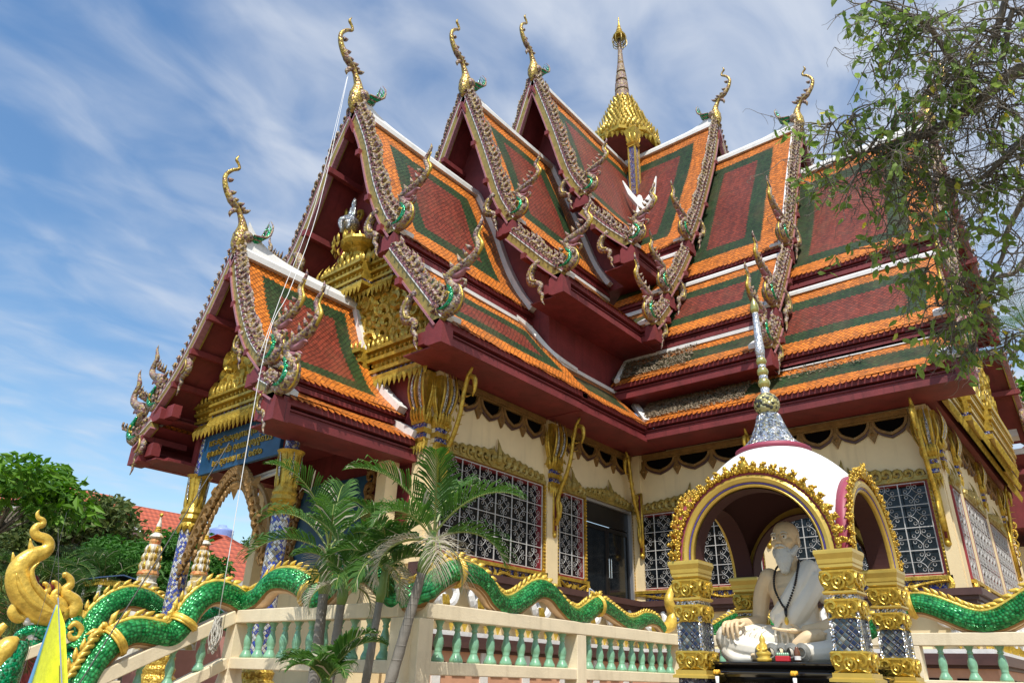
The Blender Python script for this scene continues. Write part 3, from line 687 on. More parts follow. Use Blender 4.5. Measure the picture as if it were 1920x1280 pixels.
mb = MB(); rngl = random.Random(9)       # dead leaves drifted into the corner
def litter(P, s0, s1, n):
    for _ in range(n):
        t = rngl.random()**.8; s = s1-(s1-s0)*rngl.random()**1.6; k = rngl.uniform(0.02, .98)
        w = P[0][0]+(P[1][0]-P[0][0])*k; z = P[0][1]+(P[1][1]-P[0][1])*k; o = Vector(FB(s, w, z+.045+.015*rngl.random()))
        a = Vector((rngl.uniform(-1, 1), rngl.uniform(-1, 1), rngl.uniform(-.6, .7))).normalized()*.055; b = a.orthogonal().normalized()*.016
        mb.add([o-b, o+b, o+a+b*.6, o+a-b*.6], [(0, 1, 2, 3)])
litter(((5.6, 8.66), (6.5, 7.8)), 6.2, 9.1, 4200); litter(((5.6, 10.0), (6.4, 9.13)), 7.6, 9.9, 2600); litter(((5.56, 8.7), (6.0, 8.25)), 3.5, 9.0, 900)
lt = mb.build('leaf_litter', mat('litter', (.26, .2, .13), .9, var=.6, vscale=20), None, fix=False, loc=FB(8, 6, 8)); tag(lt, 'brown drift of dead leaves lying on the lower roof strips in the inner corner', 'leaf litter', kind='stuff')
mb = MB(); mb.box((16.03, 8.9, 7.262), (17.1, 10.0, 7.275)); mb.box((15.9, 9.3, 7.9), (17.3, 10.3, 8.0)); mb.build('soffit', MT['maroon'], LR)

# ---------------------------------------------------------------- spire at the crossing
mb = MB(); c = (XC, YC, 0)
mb.lathe([(0.50, 25.2), (0.42, 25.6), (0.40, 25.75), (0.36, 25.9), (0.44, 25.95), (0.44, 26.05), (0.33, 26.1), (0.33, 26.4), (0.28, 26.5), (0.33, 26.55), (0.30, 27.0), (0.22, 27.1), (0.28, 27.15), (0.24, 27.55), (0.16, 27.65), (0.22, 27.7), (0.16, 28.2), (0.1, 28.25), (0.15, 28.3), (0.12, 28.8), (0.09, 29.5), (0.06, 30.0), (0.03, 30.4)], c, 14, 0)
for i in range(14): mb.lathe([(0.20-0.008*i, 26.9+0.16*i), (0.235-0.010*i, 26.96+0.16*i), (0.20-0.008*i, 27.02+0.16*i)], c, 12, 1)
sp = mb.build('spire', [MT['mosaic_pink'], MT['brown_gold']], temple, smooth=False, loc=(XC, YC, 23))
mb = MB()
for k in range(5):
    mb.lathe([(0.30-0.05*k, 29.65+0.06*k), (0.33-0.05*k, 29.68+0.06*k), (0.30-0.05*k, 29.71+0.06*k)], c, 16, 0, cap=False)
for k in range(8):
    a = k*PI/4
    P = [(XC+r*math.cos(a), YC+r*math.sin(a), z) for r, z in ((0.03, 29.3), (0.2, 29.35), (0.34, 29.55), (0.36, 29.8), (0.28, 30.0), (0.04, 30.05))]
    mb.tube(crv(P, 12), 0.022, 5, 0)
mb.lathe([(0.30, 30.0), (0.32, 30.06), (0.2, 30.14), (0.24, 30.2), (0.13, 30.4), (0.15, 30.45), (0.08, 30.65), (0.09, 30.7), (0.04, 30.9), (0.02, 31.35)], c, 12, 1)
mb.build('tiered_umbrella', [MT['old_gold'], MT['gold']], sp)
# gilded pyramid of petals on an eight sided canopy
mb = MB(); o8 = PI/8
mb.lathe([(1.35, 22.98), (1.58, 23.02), (1.6, 23.18), (1.42, 23.26), (1.25, 23.6), (1.0, 24.2), (0.75, 24.9), (0.5, 25.6), (.42, 26.0)], c, 8, 0, rot=o8)
def oct_row(r, z, n, h, w, up):
    for i in range(n):
        a = 2*PI*i/n+(0.5 if up else 0)*PI/n; q = math.cos(o8)/math.cos(((a-0) % (PI/4))-o8); rr = r*q*1.0
        U_ = (-math.sin(a), math.cos(a), 0); N_ = (math.cos(a), math.sin(a), 0); o = (XC+rr*math.cos(a), YC+rr*math.sin(a), z)
        if up: flame(mb, o, U_, (N_[0]*.18, N_[1]*.18, .97), N_, h, w, 0, lean=0.03)
        else: tooth(mb, o, U_, (0, 0, 1), N_, h, w, 0)
for i in range(12):
    t = i/11; r = 1.58-1.08*t**.85; z = 23.12+2.6*t; oct_row(r, z, max(12, int(2*PI*r/0.21)), .34-.06*t, .085, True)
oct_row(1.5, 23.04, 40, .34, .24, False)
mb.build('gilded_canopy', MT['bright_gold'], sp)
mb = MB(); mb.lathe([(1.3, 22.9), (1.33, 22.96)], c, 8, 0, rot=o8); mb.build('canopy_soffit', MT['maroon'], sp)
# the posts stand on the slopes
for a, b in ((-1, -1), (-1, 1), (1, -1), (1, 1)):
    mb = MB(); x, y = XC+a*.98, YC+b*.98
    mb.sqlathe([(0.15, 17.5), (0.15, 22.1)], (x, y, 0), 1); mb.sqlathe([(0.2, 22.0), (0.15, 22.1), (0.22, 22.2), (0.18, 22.26), (0.22, 22.6), (0.3, 22.9)], (x, y, 0), 0)
    for q in (-1, 1):
        for p in (-1, 1): mb.box((x+q*0.15-0.03, y+p*0.15-0.03, 17.5), (x+q*0.15+0.03, y+p*0.15+0.03, 22.05), 0)
    for k in range(8):
        an = k*PI/4; flame(mb, (x+0.17*math.cos(an), y+0.17*math.sin(an), 22.2), (-math.sin(an), math.cos(an), 0), (0.2*math.cos(an), 0.2*math.sin(an), 0.9), (math.cos(an), math.sin(an), 0), 0.55, 0.06, 0, 0.02)
    mb.build('post', [MT['gold'], MT['mosaic_blue']], sp)
# white flashing where the valleys meet below the post
mb = MB()
pts = crv([(XC-1.15, YC-1.15, 18.9), (XC-2.1, YC-1.7, 17.5), (XC-3.1, YC-2.1, 16.2), (XC-3.9, YC-2.35, 15.0)], 14)
mb.tube([(p.x-0.16, p.y-0.16, p.z+0.26) for p in pts], lerp_list([0.1, 0.19, 0.2, 0.15], 14), 7, 0)
mb.tube([(XC-2.1, YC-1.85, 17.9), (XC-2.2, YC-1.4, 18.7), (XC-2.2, YC-1.1, 19.5)], [0.15, 0.12, 0.03], 6, 0)
mb.tube([(XC-2.1, YC-1.85, 17.9), (XC-1.6, YC-2.05, 18.8), (XC-1.3, YC-2.1, 19.8)], [0.15, 0.12, 0.03], 6, 0)
mb.build('valley_flashing', MT['white'], sp)

# ---------------------------------------------------------------- walls
def WA(u, z, d): return (u, 10.0-d, z)
def WB(u, z, d): return (17.08-d, u, z)
def WR(u, z, d): return (u, 2.6-d, z)
def wbox(mb, Wf, u0, u1, z0, z1, d0, d1, m=0): mb.box(Wf(u0, z0, d0), Wf(u1, z1, d1), m)
Z0, Z1 = 1.2, 7.32
WT = 0.3
def wall(Wf, u0, u1, holes, name='wall'):
    mb = MB(); u = u0
    for (a, b, c, d) in sorted(holes):
        if a > u: wbox(mb, Wf, u, a, Z0, Z1, -WT, 0)
        wbox(mb, Wf, a, b, Z0, c, -WT, 0); wbox(mb, Wf, a, b, d, Z1, -WT, 0); u = b
    wbox(mb, Wf, u, u1, Z0, Z1, -WT, 0)
    return mb.build(name, MT['cream'], temple)
HA = [(9.72, 13.04, 3.72, 5.64), (13.6, 14.68, 3.72, 5.64), (14.70, 16.95, 2.95, 5.72)]
HB = [(6.55, 9.98, 3.72, 5.64), (2.86, 6.15, 3.72, 5.64)]
HR = [(17.95, 18.75, 3.72, 5.64), (19.3, 22.0, 3.72, 5.64), (22.6, 25.3, 3.72, 5.64)]
wA = wall(WA, 9.4, 17.08, HA); wB = wall(WB, 2.6, 9.995, HB); wR = wall(WR, 17.08+WT+0.002, 27.8, HR)
mb = MB()       # remaining walls of the body: rear side of wing A, gable ends, interior floor and dark inner lining
mb.box((9.4, 10.0+0.002, Z0), (9.7, 15.6, Z1)); mb.build('wall', MT['cream'], temple); mb = MB(); mb.box((9.7, 15.3, Z0), (17, 15.6, Z1)); mb.build('wall', MT['cream'], temple); mb = MB(); mb.box((27.5, 2.602+0.3, Z0), (27.8, 20, Z1))
mb.build('wall', MT['cream'], temple)
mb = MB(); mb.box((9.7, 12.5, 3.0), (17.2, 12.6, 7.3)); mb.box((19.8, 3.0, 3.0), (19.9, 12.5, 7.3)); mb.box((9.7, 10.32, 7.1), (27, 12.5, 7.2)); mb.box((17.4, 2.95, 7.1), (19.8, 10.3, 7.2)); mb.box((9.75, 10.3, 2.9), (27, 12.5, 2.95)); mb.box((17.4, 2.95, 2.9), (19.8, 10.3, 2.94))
mb.build('dark_interior', MT['shade_black'], temple)

def grille(mb, Wf, u0, u1, z0, z1, nu, nv, d=0.0, fine=True):
    r = 0.0095
    for i in range(nu+1):
        u = u0+(u1-u0)*i/nu; wbox(mb, Wf, u-r, u+r, z0, z1, d-r, d+r)
    for j in range(nv+1):
        z = z0+(z1-z0)*j/nv; wbox(mb, Wf, u0, u1, z-r*0.9, z+r*0.9, d-r*0.8, d+r*0.8)
    if not fine: return
    cu, cz = (u1-u0)/nu, (z1-z0)/nv
    for i in range(nu):
        for j in range(nv):
            cx, c_z = u0+cu*(i+0.5), z0+cz*(j+0.5); S = min(cu, cz)
            q = 0.0062
            wbox(mb, Wf, cx-q*.6, cx+q*.6, c_z-cz/2, c_z-S*.22, d-q*.6, d+q*.6); wbox(mb, Wf, cx-q*.6, cx+q*.6, c_z+S*.22, c_z+cz/2, d-q*.6, d+q*.6)
            wbox(mb, Wf, cx-cu/2, cx-S*.22, c_z-q*.6, c_z+q*.6, d-q*.6, d+q*.6); wbox(mb, Wf, cx+S*.22, cx+cu/2, c_z-q*.6, c_z+q*.6, d-q*.6, d+q*.6)
            for sx in (-1, 1):
                for sz in (-1, 1):
                    # concave diamond side and two curls
                    P = [(sx*.26, 0), (sx*.15, sz*.06), (sx*.06, sz*.15), (0, sz*.27)]
                    mb.tube([Wf(cx+a*S, c_z+b*S, d) for a, b in P], q, 3, 0, cap=False)
                    for (bx, bz, ax, az) in ((.27, 0, .05, .11), (0, .29, .11, .05)):
                        cc = (sx*(bx+ax*.2+(0.02 if bx else .11)), sz*(bz+az*.2+(.11 if bx else .02)))
                        pts = [(cc[0]+.075*math.cos(t), cc[1]+.075*math.sin(t)) for t in np.linspace(0, 2*PI, 8)]
                        mb.tube([Wf(cx+a*S, c_z+b*S, d) for a, b in pts], q*0.85, 3, 0, cap=False)

def ornament_crest(mb, Wf, u0, u1, z, h=0.34, step=0.21):
    """carved gilded frieze above a window: taller in the middle"""
    U = Vector(Wf(1, 0, 0))-Vector(Wf(0, 0, 0)); Nn = Vector(Wf(0, 0, 1))-Vector(Wf(0, 0, 0)); V = Vector((0, 0, 1)); L_ = u1-u0; mid = (u0+u1)/2
    n = max(3, int(L_/step)); n += (n % 2 == 0)
    wbox(mb, Wf, u0-0.05, u1+0.05, z-0.015, z+0.075, 0.0, 0.07)
    for i in range(n):
        u = u0+(i+0.5)*L_/n; t = 1-abs(u-mid)/(L_/2); s = 1 if u > mid else -1; hh = h*(0.55+0.55*t)
        o = Vector(Wf(u, z+0.03, 0.03))
        if i == n//2:
            for a, g in ((0, 1.35), (-1, .95), (1, .95)): flame(mb, o+U*a*0.12, U, V, Nn, hh*1.25*g, 0.10, 0, lean=0.2*a)
            mb.ball(Wf(u, z+0.18, 0.06), 0.12, 8, 6, 0, (1, 1, 1.1))
        else:
            scroll(mb, o, U, V, Nn, hh*0.95, flip=s, r=hh*0.17); flame(mb, o-U*s*0.05, U, V, Nn, hh*0.95, 0.055, 0, lean=-0.5*s)
def beaded(mb, Wf, u, z0, z1, d=0.05, r=0.035, vertical=True):
    L_ = (z1-z0); n = int(L_/0.075)
    for i in range(n): mb.ball(Wf(u, z0+(i+0.5)*L_/n, d), r, 5, 4, 0)
def window(Wf, a, b, c, d, cells, rows=4, crest=True, fine=True, beads=True):
    mb = MB(); f = 0.06
    for (u0, u1, z0, z1) in ((a, a+f, c, d), (b-f, b, c, d), (a+f, b-f, c, c+f), (a+f, b-f, d-f, d)): wbox(mb, Wf, u0, u1, z0, z1, -0.2, -0.01)
    root = mb.build('window', MT['red_frame'], temple)
    mb = MB(); wbox(mb, Wf, a+f, b-f, c+f, d-f, -0.16, -0.13); mb.build('pane', MT['glass'], root)
    k = max(1, cells//2)
    for i in range(1, k): mb = MB(); u = a+(b-a)*i/k; wbox(mb, Wf, u-0.03, u+0.03, c+f, d-f, -0.13, -0.09); mb.build('mullion', MT['black'], root)
    mb = MB(); grille(mb, Wf, a+f, b-f, c+f*0.6, d-f*0.6, cells, rows, d=0.035, fine=fine); mb.build('grille', MT['iron'], root)
    mb = MB(); wbox(mb, Wf, a-0.07, a-0.0, c-0.04, d+0.02, 0.0, 0.04); wbox(mb, Wf, b+0.0, b+0.07, c-0.04, d+0.02, 0.0, 0.04); wbox(mb, Wf, a, b, d+.001, d+.02, 0.0, 0.035)
    if beads: beaded(mb, Wf, a-0.035, c, d); beaded(mb, Wf, b+0.035, c, d)
    mb.build('gilded_frame', MT['gold' if beads else 'red_frame'], root)
    if crest: mb = MB(); ornament_crest(mb, Wf, a, b, d+0.02); mb.build('crest', MT['old_gold'], root)
    # sill with hanging ogee brackets
    mb = MB(); wbox(mb, Wf, a-0.1, b+0.1, c-0.09, c-0.02, 0.0, 0.10)
    mb2 = MB(); wbox(mb2, Wf, a+0.05, b-0.05, c-0.28, c-0.09, 0.0, 0.02, 0); mb2.build('sill_panel', MT['mosaic_blue'], root)
    mid = (a+b)/2; U = Vector(Wf(1, 0, 0))-Vector(Wf(0, 0, 0)); Nn = Vector(Wf(0, 0, 1))-Vector(Wf(0, 0, 0))
    for s in (-1, 1):
        e = b if s > 0 else a
        P = [(e, c-0.12), (e-s*0.1*(b-a)*.6, c-0.13), (mid+s*(b-a)*.22, c-0.24), (mid+s*(b-a)*.08, c-0.18), (mid, c-0.34)]
        mb.tube(crv([Wf(u, z, 0.07) for u, z in P], 16), 0.035, 5, 0)
        mb.tube(crv([Wf(e+s*0.03, c-0.05, 0.06), Wf(e+s*0.06, c-0.2, 0.08), Wf(e-s*0.02, c-0.33, 0.1), Wf(e-s*0.12, c-0.3, 0.08)], 10), lerp_list([.05, .06, .06, .02], 10), 6, 0)
        for k in range(int((b-a)/0.5)):
            scroll(mb, Wf(mid+s*(0.2+k*0.25), c-0.24, 0.03), U, (0, 0, 1), Nn, 0.13, flip=s)
    flame(mb, Wf(mid, c-0.34, 0.04), U, (0, 0, 1), Nn, 0.26, 0.07)
    mb.build('sill', MT['gold'], root)
    return root
window(WA, *HA[0], 6); window(WA, *HA[1], 2)
window(WB, *HB[0], 6); window(WB, *HB[1], 6)
for h, c_ in zip(HR, (2, 6, 6)): window(WR, *h, c_, beads=False)

# glazed double door beside the inner corner
a, b, c, d = HA[2]
mb = MB(); wbox(mb, WA, a, a+.07, c, d, -0.15, 0.03); wbox(mb, WA, b-.07, b, c, d, -0.15, 0.03); wbox(mb, WA, a+.07, b-.07, d-.07, d, -0.15, 0.02)
dr = mb.build('door', MT['aluminium'], temple)
mb = MB(); wbox(mb, WA, a+.07, b-.07, d-.55, d-.07, -0.11, -0.06); 
mid = (a+b)/2
for u0, u1 in ((a+.07, mid-.005), (mid+.005, b-.07)):
    for (p, q, r0, r1) in ((u0, u0+.07, c, d-.58), (u1-.07, u1, c, d-.58), (u0+.07, u1-.07, d-.68, d-.58), (u0+.07, u1-.07, c, c+.14)): wbox(mb, WA, p, q, r0, r1, -0.12, -0.06)
mb.build('door_leaf', MT['black'], dr)
mb = MB(); wbox(mb, WA, a+.14, b-.14, c+.1, d-.6, -0.10, -0.09); mb.build('pane', MT['glass'], dr)
mb = MB()
for q in (-.05, .05): mb.tube([WA(mid+q, 3.9, -0.03), WA(mid+q, 3.9, 0.02), WA(mid+q, 4.35, 0.02), WA(mid+q, 4.35, -0.03)], 0.014, 6)
mb.build('handle', MT['steel'], dr)
mb = MB(); ornament_crest(mb, WA, a+0.05, b-0.05, d+0.02, 0.32); mb.build('crest', MT['old_gold'], dr)

# pilasters, lotus capitals, eave brackets
def pilaster(Wf, u0, u1, cap=True, dep=0.10, g=1.0):
    mb = MB(); wbox(mb, Wf, u0, u1, 3.45, 7.25, 0.0, dep); o = mb.build('pilaster', MT['cream'], temple)
    if cap: capital(Wf, (u0+u1)/2, min(.17, (u1-u0)/2)*g, o, dep, g=g)
    return o
def capital(Wf, u, hw, root, dep=0.1, zt=7.22, g=1.0):
    mb = MB(); U = Vector(Wf(1, 0, 0))-Vector(Wf(0, 0, 0)); Nn = Vector(Wf(0, 0, 1))-Vector(Wf(0, 0, 0)); V = Vector((0, 0, 1))
    def ring(z0, z1, r0, r1, m):
        V_ = []
        for z, r in ((z0, r0), (z1, r1)):
            for a_, b_ in ((-r, 0), (-r, dep+r*0.6), (r, dep+r*0.6), (r, 0)): V_.append(Wf(u+a_, z, b_))
        mb.add(V_, [(0, 1, 5, 4), (1, 2, 6, 5), (2, 3, 7, 6), (4, 5, 6, 7), (3, 2, 1, 0)], m)
    h = hw
    ring(zt-1.62*g, zt-1.5*g, h*.7, h*1.05, 0); ring(zt-1.5*g, zt-1.40*g, h*.95, h*.95, 1); ring(zt-1.40*g, zt-1.30*g, h*1.12, h*1.12, 0); ring(zt-1.30*g, zt-1.20*g, h*.95, h*.95, 1)
    ring(zt-1.20*g, zt-1.05*g, h*1.1, h*1.2, 0); ring(zt-1.05*g, zt-0.1*g, h*.85, h*1.15, 0)
    for k in range(5):
        t = -1+0.5*k
        for lay, (zz, hh, ww) in enumerate(((zt-1.15*g, 0.34, .05), (zt-0.98*g, 0.92, .042))):
            flame(mb, Wf(u+t*h*.9, zz, dep+h*.62), U*(1 if t >= 0 else -1), V+Nn*0.10+U*t*0.06, Nn, hh*g, ww, 2 if (lay and k % 2) else 0, lean=0.04)
            if lay: flame(mb, Wf(u+(t+.25)*h*.9, zz+.1, dep+h*.60), U*(1 if t >= 0 else -1), V+Nn*0.10+U*t*0.06, Nn, hh*g*.9, ww*.7, 0, lean=0.04)
        tooth(mb, Wf(u+t*h*1.0, zt-1.58*g, dep+h*.45), U, V, Nn, 0.26*g, h*.55, 0)
    for s in (-1, 1):
        for q in (0.1, dep+h*.3):
            flame(mb, Wf(u+s*h*.95, zt-1.0*g, q), Nn, V+U*s*0.08, U*s, 0.85*g, .045, 0, lean=.03); flame(mb, Wf(u+s*h*1.0, zt-1.2*g, q), Nn, V+U*s*0.08, U*s, 0.34*g, .05, 0, lean=.03)
            tooth(mb, Wf(u+s*h*1.0, zt-1.5*g, q), Nn, V, U*s, 0.26*g, h*.5, 0)
    mb.build('capital', [MT['gold'], MT['mosaic_blue'], MT['mosaic_silver']], root)
def bracket(Wf, u, root, zb=4.55, zt=7.2, reach=0.92, g=1.0):
    """gilded naga bracket (kan thuai) from pilaster to eave"""
    mb = MB(); U = Vector(Wf(1, 0, 0))-Vector(Wf(0, 0, 0)); Nn = Vector(Wf(0, 0, 1))-Vector(Wf(0, 0, 0)); V = Vector((0, 0, 1))
    H = zt-zb
    wbox(mb, Wf, u-.06, u+.06, zb, zb+H*.62, 0.06, 0.13); mb.ball(Wf(u, zb, 0.095), .07, 8, 5, 0)
    wbox(mb, Wf, u-.025, u+.025, zb+.1, zb+H*.6, 0.13, 0.15, 1)
    C = [(.16, .08), (.26, .16), (.22, .28), (.30, .38), (.48, .5), (.62, .64), (.70, .80), (.80, .93), (.92, 1.0)]
    mb.tube(crv([Wf(u, zb+H*b, reach*a) for a, b in C], 26), lerp_list([.03, .06, .055, .05, .05, .048, .045, .05, .025], 26), 7, 0)
    mb.tube(crv([Wf(u, zb+H*b, reach*a) for a, b in ((.14, .12), (.30, .18), (.30, .26), (.2, .28), (.2, .23))], 14), lerp_list([.03, .04, .035, .03, .015], 14), 6, 0)
    mb.tube(crv([Wf(u, zb+H*b, reach*a) for a, b in ((.86, .93), (1.0, .9), (1.02, .82), (.96, .76))], 9), lerp_list([.05, .06, .04, .012], 9), 6, 0)
    for k in range(7):
        t = k/6; a = .3+.45*t; b = .36+.42*t
        flame(mb, Wf(u, zb+H*b, reach*a), Nn, Nn*.9-V*.1, U, .16, .035, 0, lean=-.5)
        flame(mb, Wf(u, zb+H*(b+.03), reach*(a-.06)), Nn, V*.9-Nn*.3, U, .14, .03, 0, lean=-.3)
    for k in range(5): scroll(mb, Wf(u, zb+H*(.22+.08*k), 0.13+.03*k), Nn, V, U, .17, flip=1 if k % 2 else -1, r=.024); flame(mb, Wf(u, zb+H*(.12+.1*k), 0.15+.03*k), Nn, V, U, .26, .035, 0, lean=.35)
    mb.build('eave_bracket', [MT['gold'], MT['maroon']], root, smooth=True)
p1 = pilaster(WA, 9.41, 9.68); bracket(WA, 9.6, p1)
p2 = pilaster(WA, 13.10, 13.50); bracket(WA, 13.36, p2)
p3 = pilaster(WB, 9.72, 9.98, cap=False, dep=0.06); bracket(WB, 9.72, p3, reach=.8); 
p4 = pilaster(WB, 6.2, 6.5); bracket(WB, 6.35, p4)
p5 = pilaster(WB, 2.57, 2.8); bracket(WB, 2.72, p5, zb=4.3)
p6 = pilaster(WR, 17.10, 17.5, dep=.05, g=.8); p7 = pilaster(WR, 18.85, 19.2, dep=.04, g=.75); p8 = pilaster(WR, 22.05, 22.5, dep=.04, g=.75); p9 = pilaster(WR, 25.4, 25.8, dep=.04, g=.75); bracket(WR, 25.6, p9, reach=.35)
# capital turned to the gable side at the near corner of wing A
def WG(u, z, d): return (9.4-d, u, z)
mb = MB(); wbox(mb, WG, 10.0, 10.35, 3.45, 7.2, 0.0, 0.1); p10 = mb.build('pilaster', MT['cream'], temple); capital(WG, 10.17, 0.17, p10, 0.1, zt=7.3)
mb = MB(); wbox(mb, WG, 10.36, 15.2, 4.2, 7.3, 0.0, 0.03); mb.build('gable_wall', MT['maroon'], temple)

def pelmet(Wf, u0, u1, step=0.86, z=7.16):
    mb = MB(); n = max(1, round((u1-u0)/step)); st = (u1-u0)/n
    wbox(mb, Wf, u0, u1, z-0.06, z+0.06, 0.0, 0.12, 0); wbox(mb, Wf, u0, u1, z-0.1, z-0.06, 0.0, 0.07, 0)
    for i in range(n):
        a = u0+i*st; c_ = a+st/2; R_ = st*0.44
        # black plate on the wall, painted as the shade of an opening
        P = [(c_-R_*.93, z-0.1)]+[(c_+R_*.93*math.cos(t), z-0.1-0.27*abs(math.sin(t))) for t in np.linspace(-PI, 0, 11)]
        mb.prism(P[1:], lambda p, q, d: Wf(p, q, d), 0.004, 0.012, 1)
        C = [(c_+R_*math.cos(t), z-0.1-0.30*abs(math.sin(t))-0.035*math.exp(-((t+PI/2)/0.2)**2)) for t in np.linspace(-PI, 0, 15)]
        mb.tube([Wf(p, q, 0.05) for p, q in C], 0.045, 5, 0); mb.tube([Wf(p, q-0.07, 0.035) for p, q in C[1:-1]], 0.032, 4, 2)
    for i in range(n+1):
        a = u0+i*st
        mb.prism([(a-.05, z-.1), (a+.05, z-.1), (a+.05, z-.28), (a+.11, z-.38), (a, z-.58), (a-.11, z-.38), (a-.05, z-.28)], lambda p, q, d: Wf(p, q, d), 0.0, 0.06, 0)
        mb.ball(Wf(a, z-.38, .05), .05, 6, 4, 0)
    mb.build('pelmet', [MT['brown_gold'], MT['shade_black'], MT['brown']], temple)
pelmet(WA, 9.95, 13.0); pelmet(WA, 13.65, 16.9); pelmet(WB, 6.6, 9.6); pelmet(WB, 2.95, 6.1); pelmet(WR, 17.6, 22.0, z=7.16); pelmet(WR, 22.6, 27.0)

# plinth mouldings and gilded bracket figures
mb = MB()
def mould(z0, z1, d, x0=9.1, m=0):
    mb.box((x0, 10.0-d, z0), (17.08-d, 10.0, z1), m); mb.box((17.08-d, 2.6-d, z0), (17.08, 10.0, z1), m); mb.box((17.08, 2.6-d, z0), (27.8, 2.6, z1), m)
mould(3.30, 3.43, 0.30); mould(3.22, 3.30, 0.22); mould(3.16, 3.22, 0.16)
mould(2.16, 2.26, 0.32); mould(2.06, 2.16, 0.40); mould(2.0, 2.06, 0.30)
mb.build('plinth_moulding', MT['brown'], temple)
mb = MB(); mould(1.2, 2.0, 0.26); mb.build('plinth', MT['salmon'], temple)
mb = MB(); mould(2.26, 2.34, 0.26); 
for i in range(7): mb.box((9.6+i*1.25, 10.0-.30, 1.3), (9.8+i*1.25, 9.9, 2.0))
mb.build('plinth_band', MT['white'], temple)
mb = MB()
for Wf, u0, u1 in ((WA, 9.6, 16.5), (WB, 2.7, 9.5), (WR, 17.4, 26)):
    for i in range(int((u1-u0)/0.52)):
        for z in (1.6, 1.76): wbox(mb, Wf, u0+i*.52, u0+i*.52+.34, z, z+.07, 0.262, 0.275)
mb.build('vent_slots', MT['shade_black'], temple)  # slots are not cut: raised strips with their inner shade as black colour
for Wf, u0, u1 in ((WA, 9.9, 16.6), (WB, 2.9, 9.4), (WR, 17.5, 24)):
    n = int((u1-u0)/0.95)
    for i in range(n+1):
        u = u0+(u1-u0)*i/n; mb = MB()
        for s in (-1, 1):
            mb.tube(crv([Wf(u+s*.06, 2.75, .12), Wf(u+s*.2, 2.82, .2), Wf(u+s*.28, 3.0, .2), Wf(u+s*.2, 3.16, .16)], 9), lerp_list([.05, .075, .07, .06], 9), 6, 0)
        mb.lathe([(.0, 0), (.09, .02), (.11, .15), (.08, .3), (.1, .36), (.12, .42), (.05, .52), (.0, .6)], Wf(u, 2.5, .1), 8, 0)
        for k in range(4): mb.tube([Wf(u-.06+.04*k, 2.95, .2), Wf(u-.07+.045*k, 2.8, .24), Wf(u-.05+.035*k, 2.68, .22)], [.018, .022, .01], 4, 1)
        U = Vector(Wf(1, 0, 0))-Vector(Wf(0, 0, 0)); Nn = Vector(Wf(0, 0, 1))-Vector(Wf(0, 0, 0))
        for s in (-.3, 0, .3): tooth(mb, Wf(u+s, 2.62, .1), U, (0, 0, 1), Nn, .3, .2, 1)
        mb.build('bracket_figure', [MT['white'], MT['bright_gold']], temple, smooth=False)
# low brown floor step of the porch and hall
# ---------------------------------------------------------------- gilded pediments
def pediment(Fg, s, root, hw, zb, zt, curve, big=True):
    """Fg(s,w,z); scrollwork field between base zb and the roof curve"""
    mb = MB(); U = Vector(Fg(0, 1, 0))-Vector(Fg(0, 0, 0)); Nn = Vector(Fg(0, 0, 0))-Vector(Fg(1, 0, 0)); V = Vector((0, 0, 1))
    n = 12; poly = [(hw*i/n, z_at(curve, hw*i/n)-.42) for i in range(n+1)]
    full = [(-w, z) for w, z in reversed(poly)]+poly[1:]
    mb.prism([(-hw, zb)]+full+[(hw, zb)], lambda u, v, d: Fg(d, u, v), s, s+.06, 1)
    random.seed(int(zb*10)); st = .3; z = zb+.12; row = 0
    while z < zt-0.4:
        wmax = min(hw, w_at(curve, z+.75)); w = -wmax+.1+(row % 2)*.13
        while w < wmax-.05:
            k = random.random(); g = st*(1.15+.45*k); fl = 1 if w > 0 else -1
            o = Vector(Fg(s-.02-.10*k, w, z+.06*random.uniform(-1, 1)))
            ang = random.uniform(-.5, .5)+w*.25; Ur = U*math.cos(ang)+V*math.sin(ang); Vr = V*math.cos(ang)-U*math.sin(ang)
            scroll(mb, o, Ur, Vr, Nn, g, flip=fl*(1 if random.random() < .7 else -1), r=g*.16)
            flame(mb, o+U*.12*fl, Ur, Vr, Nn, g*1.25, g*.17, 0, lean=.5*fl)
            w += st*.88
        z += st*.82; row += 1
    return mb
def beam(mb, Fg, s, segs, z, h=.7, teeth=True):
    """layered gilded cornice; segs list of (w0,w1,projection)"""
    U = Vector(Fg(0, 1, 0))-Vector(Fg(0, 0, 0)); Nn = Vector(Fg(0, 0, 0))-Vector(Fg(1, 0, 0)); V = Vector((0, 0, 1))
    for (a, b, p) in segs:
        lay = ((0, .10, .10, 0), (.10, .16, .05, 2), (.16, .24, .13, 0), (.24, .40, .08, 0), (.40, .48, .17, 0), (.48, .62, .12, 0), (.62, .70, .22, 0))
        for (z0, z1, d, m) in lay:
            x = Fg(s-p-d, a, z+z0*h/.7); y = Fg(s+.02, b, z+z1*h/.7); mb.box(x, y, m)
        n = max(1, int(abs(b-a)/.15))
        for i in range(n):
            w = a+(b-a)*(i+.5)/n
            if teeth: tooth(mb, Fg(s-p-.10, w, z+.02), U, V, Nn, .27, .15, 0)
            mb.ball(Fg(s-p-.10, w, z+.32*h/.7), .035, 5, 4, 0); mb.ball(Fg(s-p-.15, w, z+.55*h/.7), .04, 5, 4, 0)
            mb.ball(Fg(s-p-.07, w, z+.13*h/.7), .028, 5, 3, 2)
            flame(mb, Fg(s-p-.16, w, z+.68*h/.7), U, V, Nn, .24, .055, 0, lean=.1)
CA = smooth_prof(A1[0], 20)+smooth_prof(A1[1], 10)
mb = pediment(FA, 9.36, temple, 2.75, 7.9, 10.6, CA)
beam(mb, FA, 9.3, [(-2.9, 2.9, .12), (-1.0, 1.0, .30)], 7.3, .75)
